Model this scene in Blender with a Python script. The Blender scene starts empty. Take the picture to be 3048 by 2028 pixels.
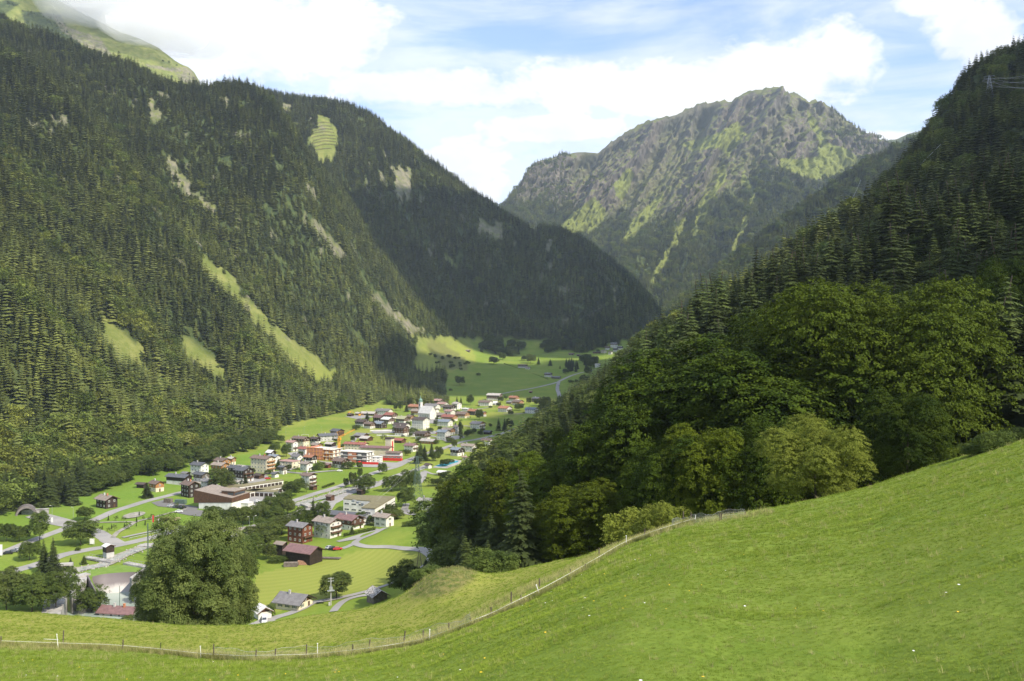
import bpy, math, random
import numpy as np
from mathutils import Vector, Matrix
rng = np.random.default_rng(7)
random.seed(7)
R = math.radians
S = bpy.context.scene
COL = S.collection
F, CX, CY = 2640.0, 1524.0, 1014.0        # focal length and centre in photo pixels; the camera looks level along +Y

# ---------------------------------------------------------------- camera, light, sky
cd = bpy.data.cameras.new('camera'); cam = bpy.data.objects.new('camera', cd); COL.objects.link(cam)
cam.location = (0, 0, 0); cam.rotation_euler = (R(90), 0, 0)
cd.sensor_width = 36; cd.lens = 36 * F / 3048; cd.clip_end = 40000; cd.clip_start = 0.1
S.camera = cam
SUN = Vector((0.57, -0.46, 0.68)).normalized()
sl = bpy.data.lights.new('sun', 'SUN'); sl.energy = 5.0; sl.angle = R(0.55); sl.color = (1.0, 0.92, 0.78)
so = bpy.data.objects.new('sun', sl); COL.objects.link(so)
so.rotation_euler = (-SUN).to_track_quat('-Z', 'Y').to_euler(); so.location = SUN * 3000
S.view_settings.view_transform = 'Standard'; S.view_settings.look = 'None'; S.view_settings.gamma = 1
S.cycles.volume_bounces = 3
S.view_settings.exposure = 0.5

class NT:
    """small node helper"""
    def __init__(s, tree): s.t = tree; s.n = tree.nodes; s.l = tree.links
    def new(s, typ, **kw):
        n = s.n.new(typ)
        for k, v in kw.items():
            if k.startswith('_'): n.inputs[k[1:].replace('_', ' ')].default_value = v
            else: setattr(n, k, v)
        return n
    def link(s, a, b): s.l.new(a, b)
    def setin(s, sock, v):
        if v is None: return
        if isinstance(v, bpy.types.NodeSocket): s.l.new(v, sock)
        else: sock.default_value = v
    def math(s, op, a, b=None, c=None, clamp=False):
        n = s.n.new('ShaderNodeMath'); n.operation = op; n.use_clamp = clamp
        for i, v in enumerate((a, b, c)):
            if v is not None: s.setin(n.inputs[i], v)
        return n.outputs[0]
    def mix(s, fac, a, b, typ='MIX'):
        n = s.n.new('ShaderNodeMix'); n.data_type = 'RGBA'; n.blend_type = typ; n.clamp_factor = True
        s.setin(n.inputs[0], fac)
        s.setin(n.inputs[6], a if isinstance(a, bpy.types.NodeSocket) else (*a, 1)[:4])
        s.setin(n.inputs[7], b if isinstance(b, bpy.types.NodeSocket) else (*b, 1)[:4])
        return n.outputs[2]
    def noise(s, vec, scale, detail=4, rough=0.55, dist=0.0):
        n = s.n.new('ShaderNodeTexNoise'); n.inputs['Scale'].default_value = scale; n.inputs['Detail'].default_value = detail
        n.inputs['Roughness'].default_value = rough; n.inputs['Distortion'].default_value = dist
        if vec is not None: s.l.new(vec, n.inputs['Vector'])
        return n.outputs['Fac']
    def ramp(s, v, lo, hi):
        n = s.n.new('ShaderNodeMapRange'); n.interpolation_type = 'SMOOTHSTEP'
        s.setin(n.inputs[0], v); n.inputs[1].default_value = lo; n.inputs[2].default_value = hi
        return n.outputs[0]
    def pos(s): return s.n.new('ShaderNodeNewGeometry').outputs['Position']
    def mapping(s, vec, scale=(1, 1, 1), rot=(0, 0, 0)):
        n = s.n.new('ShaderNodeMapping'); n.inputs['Scale'].default_value = scale; n.inputs['Rotation'].default_value = rot
        s.l.new(vec, n.inputs[0]); return n.outputs[0]
    def attr(s, name):
        n = s.n.new('ShaderNodeAttribute'); n.attribute_name = name; return n.outputs['Fac']

# world: Nishita daylight with procedural cloud cover by direction
W = bpy.data.worlds.new('World'); S.world = W; W.use_nodes = True
w = NT(W.node_tree); w.n.clear()
out = w.new('ShaderNodeOutputWorld'); bg = w.new('ShaderNodeBackground')
sky = w.new('ShaderNodeTexSky'); sky.sky_type = 'NISHITA'; sky.sun_disc = False
sky.sun_elevation = math.asin(SUN.z); sky.sun_rotation = math.atan2(SUN.x, SUN.y)
sky.altitude = 1100; sky.air_density = 1.0; sky.dust_density = 0.4; sky.ozone_density = 1.5
tc = w.new('ShaderNodeTexCoord'); sp = w.new('ShaderNodeSeparateXYZ'); w.link(tc.outputs['Generated'], sp.inputs[0])
SKYK = 0.15
def blob(px, py, rx, ry):
    """elliptical cloud bank around one direction of the sky"""
    u0, v0 = (px - CX) / F, (CY - py) / F
    yy = w.math('MAXIMUM', sp.outputs[1], 0.05)
    u = w.math('DIVIDE', w.math('SUBTRACT', w.math('DIVIDE', sp.outputs[0], yy), u0), rx / F)
    v = w.math('DIVIDE', w.math('SUBTRACT', w.math('DIVIDE', sp.outputs[2], yy), v0), ry / F)
    d = w.math('SQRT', w.math('ADD', w.math('MULTIPLY', u, u), w.math('MULTIPLY', v, v)))
    return w.math('SUBTRACT', 1.0, d)
CLOUDS = [(480, 60, 620, 300), (950, 130, 250, 200), (1900, 270, 560, 120), (2250, 260, 420, 110), (2500, 170, 180, 130), (2330, 215, 330, 130),
          (2900, 70, 190, 140), (2990, 170, 170, 110), (1200, 265, 500, 90), (1330, 530, 330, 160), (2560, 420, 320, 60), (1050, 480, 260, 110), (2800, 10, 200, 60), (1700, 380, 330, 60)]
acc = None
for c in CLOUDS:
    b = blob(*c); acc = b if acc is None else w.math('SMOOTH_MAX', acc, b, 0.15)
m1 = w.mapping(tc.outputs['Generated'], (1, 1, 1.7))
n1 = w.noise(m1, 7.0, 9, 0.6, 0.25)
n2 = w.noise(m1, 26.0, 7, 0.62, 0.4)
shape = w.math('ADD', w.math('MULTIPLY', acc, 0.85), w.math('ADD', w.math('MULTIPLY', w.math('SUBTRACT', n1, 0.5), 1.5), w.math('MULTIPLY', w.math('SUBTRACT', n2, 0.5), 0.7)))
cum = w.ramp(shape, -0.03, 0.42)
m2 = w.mapping(tc.outputs['Generated'], (1.0, 1.0, 5.5), (0, 0.12, 0))
ci = w.ramp(w.noise(m2, 3.4, 8, 0.6, 0.5), 0.34, 0.62)
low = w.ramp(sp.outputs[2], 0.33, 0.12)
veil = w.math('ADD', 0.12, w.math('MULTIPLY', w.math('ADD', ci, w.math('MULTIPLY', low, 0.5), clamp=True), 0.52))
cov = w.math('MAXIMUM', w.math('MULTIPLY', cum, 0.97), veil)
shade = w.ramp(w.noise(m1, 11.0, 5, 0.55), 0.42, 0.75)
ccol = w.mix(w.math('MULTIPLY', shade, 0.65), (1.0, 1.0, 1.0), (0.74, 0.78, 0.90))
cl = w.new('ShaderNodeVectorMath', operation='SCALE'); w.link(ccol, cl.inputs[0]); cl.inputs['Scale'].default_value = 0.90 / SKYK
sk = w.new('ShaderNodeVectorMath', operation='MULTIPLY'); w.link(sky.outputs[0], sk.inputs[0]); sk.inputs[1].default_value = (1.05, 1.18, 1.38)
mixc = w.mix(cov, sk.outputs[0], cl.outputs[0])
w.link(mixc, bg.inputs[0]); bg.inputs[1].default_value = SKYK
w.link(bg.outputs[0], out.inputs[0])

# ---------------------------------------------------------------- materials
MATS = {}
def material(name, base, base2=None, scale=1.0, rough=0.8, bump=0.0, bscale=4.0, rnd=0.0, stripes=None, detail=5, spec=0.3, transl=0.0, metal=0.0, contrast=(0.35, 0.65), coord='pos', stain=None):
    if name in MATS: return MATS[name]
    m = bpy.data.materials.new(name); m.use_nodes = True; t = NT(m.node_tree); t.n.clear()
    o = t.new('ShaderNodeOutputMaterial'); p = t.new('ShaderNodeBsdfPrincipled')
    p.inputs['Roughness'].default_value = rough; p.inputs['Specular IOR Level'].default_value = spec; p.inputs['Metallic'].default_value = metal
    v = t.pos() if coord == 'pos' else t.new('ShaderNodeTexCoord').outputs['Object']
    col = t.mix(t.ramp(t.noise(v, scale, detail), *contrast), base, base2 if base2 else tuple(c * 0.75 for c in base))
    if stripes:
        axis, freq, amt = stripes
        wv = t.new('ShaderNodeTexWave'); wv.bands_direction = axis; wv.inputs['Scale'].default_value = freq; wv.inputs['Distortion'].default_value = 0.6
        t.link(t.new('ShaderNodeTexCoord').outputs['Object'], wv.inputs['Vector'])
        col = t.mix(t.math('MULTIPLY', wv.outputs['Fac'], amt), col, tuple(c * 0.45 for c in base))
    if stain:
        col = t.mix(t.math('MULTIPLY', t.ramp(t.noise(v, stain[1], 6, 0.65), 0.5, 0.7), stain[2]), col, stain[0])
    if rnd:
        ri = t.new('ShaderNodeObjectInfo').outputs['Random']
        k = t.math('ADD', 1 - rnd, t.math('MULTIPLY', ri, 2 * rnd))
        vm = t.new('ShaderNodeVectorMath', operation='SCALE'); t.link(col, vm.inputs[0]); t.link(k, vm.inputs['Scale']); col = vm.outputs[0]
    t.link(col, p.inputs['Base Color'])
    if bump:
        bn = t.new('ShaderNodeBump'); bn.inputs['Strength'].default_value = bump; bn.inputs['Distance'].default_value = 0.3
        t.link(t.noise(v, bscale, 6, 0.6), bn.inputs['Height']); t.link(bn.outputs[0], p.inputs['Normal'])
    if transl:
        tr = t.new('ShaderNodeBsdfTranslucent'); t.link(col, tr.inputs[0])
        ms = t.new('ShaderNodeMixShader'); ms.inputs[0].default_value = transl; t.link(p.outputs[0], ms.inputs[1]); t.link(tr.outputs[0], ms.inputs[2])
        t.link(ms.outputs[0], o.inputs[0])
    else: t.link(p.outputs[0], o.inputs[0])
    MATS[name] = m; return m

def foliage(name, a, b, c, rnd=0.25, transl=0.25, scale=0.35):
    """leaf colour: clumps of three greens, trees differ from one another"""
    m = bpy.data.materials.new(name); m.use_nodes = True; t = NT(m.node_tree); t.n.clear()
    o = t.new('ShaderNodeOutputMaterial'); p = t.new('ShaderNodeBsdfPrincipled')
    p.inputs['Roughness'].default_value = 0.7; p.inputs['Specular IOR Level'].default_value = 0.08
    ri = t.new('ShaderNodeObjectInfo').outputs['Random']
    v = t.pos()
    col = t.mix(t.ramp(t.noise(v, scale, 4, 0.6), 0.35, 0.65), a, b)
    col = t.mix(t.math('MULTIPLY', t.ramp(ri, 0.55, 1.0), 0.75), col, c)
    r2 = t.math('FRACT', t.math('MULTIPLY', ri, 7.31))
    k = t.math('ADD', 1 - rnd, t.math('MULTIPLY', r2, 2 * rnd))
    vm = t.new('ShaderNodeVectorMath', operation='SCALE'); t.link(col, vm.inputs[0]); t.link(k, vm.inputs['Scale'])
    t.link(vm.outputs[0], p.inputs['Base Color'])
    tr = t.new('ShaderNodeBsdfTranslucent'); t.link(vm.outputs[0], tr.inputs[0])
    ms = t.new('ShaderNodeMixShader'); ms.inputs[0].default_value = transl; t.link(p.outputs[0], ms.inputs[1]); t.link(tr.outputs[0], ms.inputs[2])
    t.link(ms.outputs[0], o.inputs[0]); MATS[name] = m; return m

M = {}
M['spruce'] = foliage('spruce_needles', (0.036, 0.050, 0.017), (0.056, 0.074, 0.021), (0.080, 0.108, 0.028), 0.32, 0.10)
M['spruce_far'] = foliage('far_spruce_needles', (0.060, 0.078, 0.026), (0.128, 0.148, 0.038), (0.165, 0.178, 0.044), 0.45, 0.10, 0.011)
M['beech'] = foliage('beech_leaves', (0.030, 0.055, 0.006), (0.068, 0.100, 0.008), (0.098, 0.122, 0.009), 0.34, 0.25, 0.22)
M['leaf'] = foliage('broadleaf_leaves', (0.058, 0.088, 0.020), (0.108, 0.144, 0.030), (0.110, 0.135, 0.036), 0.25, 0.25, 0.3)
M['leaf_pale'] = foliage('pale_ash_leaves', (0.080, 0.112, 0.030), (0.150, 0.185, 0.052), (0.150, 0.170, 0.056), 0.15, 0.25, 0.25)
M['leaf_gold'] = foliage('yellowing_leaves', (0.115, 0.160, 0.022), (0.205, 0.245, 0.040), (0.215, 0.240, 0.036), 0.15, 0.25, 0.6)
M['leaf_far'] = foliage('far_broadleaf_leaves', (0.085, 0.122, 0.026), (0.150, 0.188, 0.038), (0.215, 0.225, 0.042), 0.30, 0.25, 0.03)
M['scrub'] = foliage('scrub_leaves', (0.11, 0.14, 0.04), (0.16, 0.19, 0.05), (0.20, 0.17, 0.06), 0.25, 0.2, 0.5)
M['bark'] = material('bark', (0.11, 0.085, 0.06), (0.05, 0.04, 0.03), 3, 0.9, 0.5, 8)
M['bark_pale'] = material('pale_bark', (0.25, 0.22, 0.18), (0.12, 0.1, 0.08), 3, 0.9, 0.5, 8)
M['white'] = material('white_plaster', (0.74, 0.72, 0.66), (0.60, 0.58, 0.52), 0.35, 0.9, rnd=0.06, stain=((0.42, 0.40, 0.35), 0.6, 0.35))
M['cream'] = material('cream_plaster', (0.68, 0.61, 0.45), (0.56, 0.50, 0.36), 0.35, 0.9, rnd=0.05, stain=((0.42, 0.38, 0.30), 0.6, 0.3))
M['grey_plaster'] = material('grey_plaster', (0.50, 0.49, 0.46), (0.38, 0.37, 0.35), 0.5, 0.9)
M['timber_dark'] = material('dark_timber', (0.050, 0.032, 0.024), (0.024, 0.017, 0.014), 1.2, 0.8, stripes=('Z', 3.0, 0.5), rnd=0.2, coord='obj')
M['timber_brown'] = material('brown_timber', (0.13, 0.065, 0.035), (0.075, 0.040, 0.025), 1.2, 0.8, stripes=('Z', 3.0, 0.45), rnd=0.2, coord='obj')
M['timber_red'] = material('reddish_timber', (0.20, 0.065, 0.030), (0.12, 0.04, 0.022), 1.2, 0.8, stripes=('Z', 3.0, 0.4), rnd=0.15, coord='obj')
M['timber_orange'] = material('honey_timber', (0.42, 0.20, 0.075), (0.28, 0.13, 0.05), 1.2, 0.75, stripes=('Z', 3.0, 0.35), rnd=0.1, coord='obj')
M['timber_grey'] = material('weathered_timber', (0.20, 0.17, 0.14), (0.11, 0.09, 0.075), 1.0, 0.9, stripes=('X', 3.0, 0.4), rnd=0.1, coord='obj')
def roofmat(k, c, c2=None, rough=0.75, st=0.35):
    M['roof_' + k] = material(k + '_roofing', c, c2 or tuple(x * 0.72 for x in c), 0.8, rough, stripes=('X', 1.6, st), rnd=0.10, stain=(tuple(x * 0.55 + 0.02 for x in c), 0.5, 0.45))
roofmat('brown', (0.20, 0.145, 0.12)); roofmat('darkbrown', (0.105, 0.080, 0.072)); roofmat('red', (0.33, 0.125, 0.10)); roofmat('orange', (0.40, 0.185, 0.11))
roofmat('pink', (0.44, 0.27, 0.24)); roofmat('purple', (0.235, 0.135, 0.13), rough=0.5); roofmat('grey', (0.235, 0.225, 0.225)); roofmat('slate', (0.125, 0.130, 0.145))
roofmat('blue', (0.24, 0.28, 0.33)); roofmat('light', (0.52, 0.48, 0.43)); roofmat('white', (0.80, 0.78, 0.74), rough=0.5, st=0.12); roofmat('olive', (0.42, 0.42, 0.26)); roofmat('beige', (0.33, 0.275, 0.23))
roofmat('moss', (0.26, 0.235, 0.13), (0.19, 0.16, 0.09))
def shinglemat():
    m = bpy.data.materials.new('mottled_shingles'); m.use_nodes = True; t = NT(m.node_tree); t.n.clear()
    o = t.new('ShaderNodeOutputMaterial'); p = t.new('ShaderNodeBsdfPrincipled'); p.inputs['Roughness'].default_value = 0.9
    v = t.new('ShaderNodeTexCoord').outputs['Object']
    vo = t.new('ShaderNodeTexVoronoi'); vo.inputs['Scale'].default_value = 2.4; t.link(t.mapping(v, (1, 2.0, 1)), vo.inputs['Vector'])
    col = t.mix(t.ramp(vo.outputs['Color'], 0.2, 0.8), (0.10, 0.09, 0.08), (0.52, 0.49, 0.45)); t.link(col, p.inputs['Base Color']); t.link(p.outputs[0], o.inputs[0])
    return m
M['shingle'] = shinglemat()
M['glass'] = material('window_glass', (0.035, 0.042, 0.05), (0.06, 0.07, 0.08), 2, 0.08, spec=0.6)
M['frame'] = material('white_window_frame', (0.75, 0.74, 0.70), (0.65, 0.64, 0.60), 2, 0.6)
M['shutter'] = material('shutter_paint', (0.09, 0.14, 0.09), (0.06, 0.1, 0.06), 2, 0.6)
M['asphalt'] = material('asphalt_surface', (0.33, 0.315, 0.295), (0.27, 0.26, 0.245), 0.08, 0.9, bump=0.1, stain=((0.21, 0.205, 0.20), 0.05, 0.5))
M['asphalt_dark'] = material('dark_asphalt', (0.17, 0.165, 0.16), (0.14, 0.135, 0.13), 0.1, 0.9, stain=((0.22, 0.21, 0.20), 0.1, 0.5))
M['gravel'] = material('gravel_surface', (0.34, 0.315, 0.265), (0.22, 0.21, 0.17), 0.5, 0.95, bump=0.3, stain=((0.5, 0.47, 0.42), 0.2, 0.5))
M['sand'] = material('sand_surface', (0.45, 0.33, 0.2), (0.36, 0.27, 0.17), 0.5, 0.95)
M['concrete'] = material('concrete', (0.42, 0.40, 0.37), (0.30, 0.285, 0.265), 0.25, 0.85, bump=0.1, stain=((0.17, 0.155, 0.14), 0.25, 0.6))
M['concrete_dark'] = material('stained_concrete', (0.20, 0.175, 0.17), (0.135, 0.12, 0.115), 0.2, 0.85, bump=0.1, stain=((0.09, 0.08, 0.075), 0.3, 0.6))
M['metal'] = material('galvanised_steel', (0.42, 0.44, 0.44), (0.33, 0.35, 0.35), 1, 0.45, metal=0.4)
M['green_metal'] = material('green_painted_steel', (0.115, 0.17, 0.135), (0.08, 0.12, 0.10), 1, 0.5)
M['wire'] = material('cable_metal', (0.55, 0.55, 0.54), (0.45, 0.45, 0.44), 1, 0.5)
M['wire_dark'] = material('dark_cable', (0.16, 0.16, 0.15), (0.1, 0.1, 0.1), 1, 0.6)
M['post'] = material('weathered_post_wood', (0.17, 0.135, 0.10), (0.08, 0.065, 0.05), 9, 0.9, bump=0.4, bscale=30)
M['post_white'] = material('white_plastic_post', (0.78, 0.77, 0.74), (0.66, 0.65, 0.62), 9, 0.5)
M['post_black'] = material('black_plastic_and_opening_dark', (0.02, 0.02, 0.022), (0.03, 0.03, 0.03), 9, 0.5)  # black plastic, and the dark put into the portal openings
M['tape'] = material('white_fence_tape', (0.80, 0.79, 0.76), (0.7, 0.69, 0.66), 4, 0.6)
M['yellow'] = material('crane_yellow_paint', (0.80, 0.40, 0.05), (0.68, 0.33, 0.04), 1, 0.5)
M['red'] = material('red_paint', (0.60, 0.035, 0.025), (0.5, 0.03, 0.02), 1, 0.5)
M['scaffold'] = material('orange_scaffold_netting', (0.66, 0.30, 0.20), (0.52, 0.22, 0.15), 0.6, 0.8, stripes=('Z', 1.2, 0.5), coord='obj')
M['brick'] = material('orange_brick', (0.50, 0.20, 0.10), (0.42, 0.17, 0.09), 1, 0.85)
M['pool'] = material('pool_water', (0.05, 0.42, 0.56), (0.07, 0.48, 0.62), 0.3, 0.06, bump=0.05, spec=0.5)
M['milky_water'] = material('milky_basin_water', (0.33, 0.39, 0.335), (0.29, 0.35, 0.305), 0.06, 0.16, bump=0.06, bscale=1.5, spec=0.5)
M['stream'] = material('stream_water', (0.30, 0.33, 0.30), (0.42, 0.42, 0.39), 0.5, 0.15, bump=0.3, bscale=1.5)
M['boulder'] = material('boulder_stone', (0.38, 0.355, 0.32), (0.24, 0.225, 0.20), 0.8, 0.9, bump=0.3)
M['tyre'] = material('tyre_rubber', (0.02, 0.02, 0.02), None, 3, 0.8)
M['log'] = material('cut_log_ends', (0.42, 0.25, 0.16), (0.25, 0.14, 0.09), 3, 0.9)
for nm, c in (('white', (0.78, 0.78, 0.78)), ('silver', (0.45, 0.46, 0.48)), ('black', (0.02, 0.02, 0.025)), ('red', (0.55, 0.03, 0.03)), ('blue', (0.05, 0.10, 0.22)), ('grey', (0.15, 0.16, 0.17))):
    M['car_' + nm] = material(nm + '_car_paint', c, tuple(x * 0.9 for x in c), 1, 0.3, spec=0.5)

# ---------------------------------------------------------------- object helpers
def tag(o, label=None, cat=None, group=None, kind=None):
    if label: o['label'] = label
    if cat: o['category'] = cat
    if group: o['group'] = group
    if kind: o['kind'] = kind
    return o
def empty(name, loc, rz=0.0):
    e = bpy.data.objects.new(name, None); COL.objects.link(e); e.location = loc; e.rotation_euler = (0, 0, rz); e.empty_display_size = 0.5
    return e
def link_mesh(name, me, mats, parent=None, loc=None, rz=None, scale=None):
    o = bpy.data.objects.new(name, me); COL.objects.link(o)
    if mats is not None and len(me.materials) == 0:
        for mm in (mats if isinstance(mats, (list, tuple)) else [mats]): me.materials.append(mm)
    if parent is not None: o.parent = parent
    if loc is not None: o.location = loc
    if rz is not None: o.rotation_euler = (0, 0, rz)
    if scale is not None: o.scale = scale
    return o
def np_mesh(name, V, Fc, smooth=False, mi=None):
    """mesh from numpy vertices and equal-sized faces"""
    V = np.asarray(V, dtype=np.float32); Fc = np.asarray(Fc, dtype=np.int32); k = Fc.shape[1]
    me = bpy.data.meshes.new(name); me.vertices.add(len(V)); me.vertices.foreach_set('co', V.ravel())
    me.loops.add(Fc.size); me.loops.foreach_set('vertex_index', Fc.ravel())
    me.polygons.add(len(Fc)); me.polygons.foreach_set('loop_start', np.arange(0, Fc.size, k, dtype=np.int32))
    me.polygons.foreach_set('loop_total', np.full(len(Fc), k, dtype=np.int32))
    if smooth: me.polygons.foreach_set('use_smooth', np.ones(len(Fc), dtype=bool))
    if mi is not None: me.polygons.foreach_set('material_index', np.asarray(mi, dtype=np.int32))
    me.update(calc_edges=True); me.validate(); return me
class MB:
    """collects simple solids, then links them as ONE mesh"""
    def __init__(s): s.v = []; s.f = []; s.m = []; s.cur = 0
    def add(s, vs, fs):
        b = len(s.v); s.v += [tuple(p) for p in vs]
        for f in fs: s.f.append([b + i for i in f]); s.m.append(s.cur)
        return s
    def box(s, x0, x1, y0, y1, z0, z1):
        return s.add([(x0, y0, z0), (x1, y0, z0), (x1, y1, z0), (x0, y1, z0), (x0, y0, z1), (x1, y0, z1), (x1, y1, z1), (x0, y1, z1)],
                     [(0, 3, 2, 1), (4, 5, 6, 7), (0, 1, 5, 4), (1, 2, 6, 5), (2, 3, 7, 6), (3, 0, 4, 7)])
    def bar(s, a, b, r=0.05, n=6, r2=None):
        a, b = Vector(a), Vector(b); d = (b - a)
        if d.length < 1e-6: return s
        q = d.to_track_quat('Z', 'Y'); r2 = r if r2 is None else r2; vs = []
        for P, rr in ((a, r), (b, r2)):
            for i in range(n):
                t = 2 * math.pi * i / n; vs.append(P + q @ Vector((rr * math.cos(t), rr * math.sin(t), 0)))
        fs = [(i, (i + 1) % n, n + (i + 1) % n, n + i) for i in range(n)] + [tuple(reversed(range(n))), tuple(range(n, 2 * n))]
        return s.add(vs, fs)
    def prism(s, poly, z0, z1):
        n = len(poly); vs = [(p[0], p[1], z0) for p in poly] + [(p[0], p[1], z1) for p in poly]
        return s.add(vs, [tuple(reversed(range(n))), tuple(range(n, 2 * n))] + [(i, (i + 1) % n, n + (i + 1) % n, n + i) for i in range(n)])
    def prism_x(s, prof, x0, x1):
        """profile in (y,z) extruded along x; profile counter-clockwise seen from +x"""
        n = len(prof); vs = [(x0, p[0], p[1]) for p in prof] + [(x1, p[0], p[1]) for p in prof]
        return s.add(vs, [tuple(reversed(range(n))), tuple(range(n, 2 * n))] + [(i, (i + 1) % n, n + (i + 1) % n, n + i) for i in range(n)])
    def mesh(s, name):
        me = bpy.data.meshes.new(name); me.from_pydata(s.v, [], s.f); me.polygons.foreach_set('material_index', s.m); me.update(); return me
    def build(s, name, mats, parent=None, **kw): return link_mesh(name, s.mesh(name), mats, parent, **kw)

# lattice noise
_T = rng.random((256, 256)).astype(np.float32)
def vnoise(x, y):
    xi = np.floor(x).astype(np.int64); yi = np.floor(y).astype(np.int64); fx = x - xi; fy = y - yi
    fx = fx * fx * (3 - 2 * fx); fy = fy * fy * (3 - 2 * fy); a = xi & 255; b = yi & 255; a1 = (a + 1) & 255; b1 = (b + 1) & 255
    return (_T[a, b] * (1 - fx) + _T[a1, b] * fx) * (1 - fy) + (_T[a, b1] * (1 - fx) + _T[a1, b1] * fx) * fy
def fbm(x, y, o=4, g=0.5):
    s = 0; a = 1; t = 0
    for i in range(o): s = s + a * vnoise(x * 2 ** i + 17.3 * i, y * 2 ** i + 5.1 * i); t += a; a *= g
    return s / t
def sstep(a, b, x): t = np.clip((x - a) / (b - a), 0, 1); return t * t * (3 - 2 * t)
def inpoly(px, py, poly):
    px = np.asarray(px); py = np.asarray(py); c = np.zeros(px.shape, bool); n = len(poly)
    for i in range(n):
        x0, y0 = poly[i]; x1, y1 = poly[(i + 1) % n]
        if y0 == y1: continue
        k = ((y0 > py) != (y1 > py)) & (px < (x1 - x0) * (py - y0) / (y1 - y0) + x0); c ^= k
    return c
HAZE = 0.000045
SHADES = [('cloud', [(90, 2450, 150, 620, 420), (-60, 1750, -70, 230, 230), (250, 1700, -60, 300, 330)], 'unseen cumulus cloud high out of view, placed to shade the dark hill at the valley end'),  # clouds out of view, each spot placed by the shade it should cast
          ('cloud', [(420, 900, 150, 240, 330), (240, 430, 60, 120, 150), (125, 215, 0, 45, 60)], 'smaller unseen cumulus cloud high out of view, placed to shade the right slope')]
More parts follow.
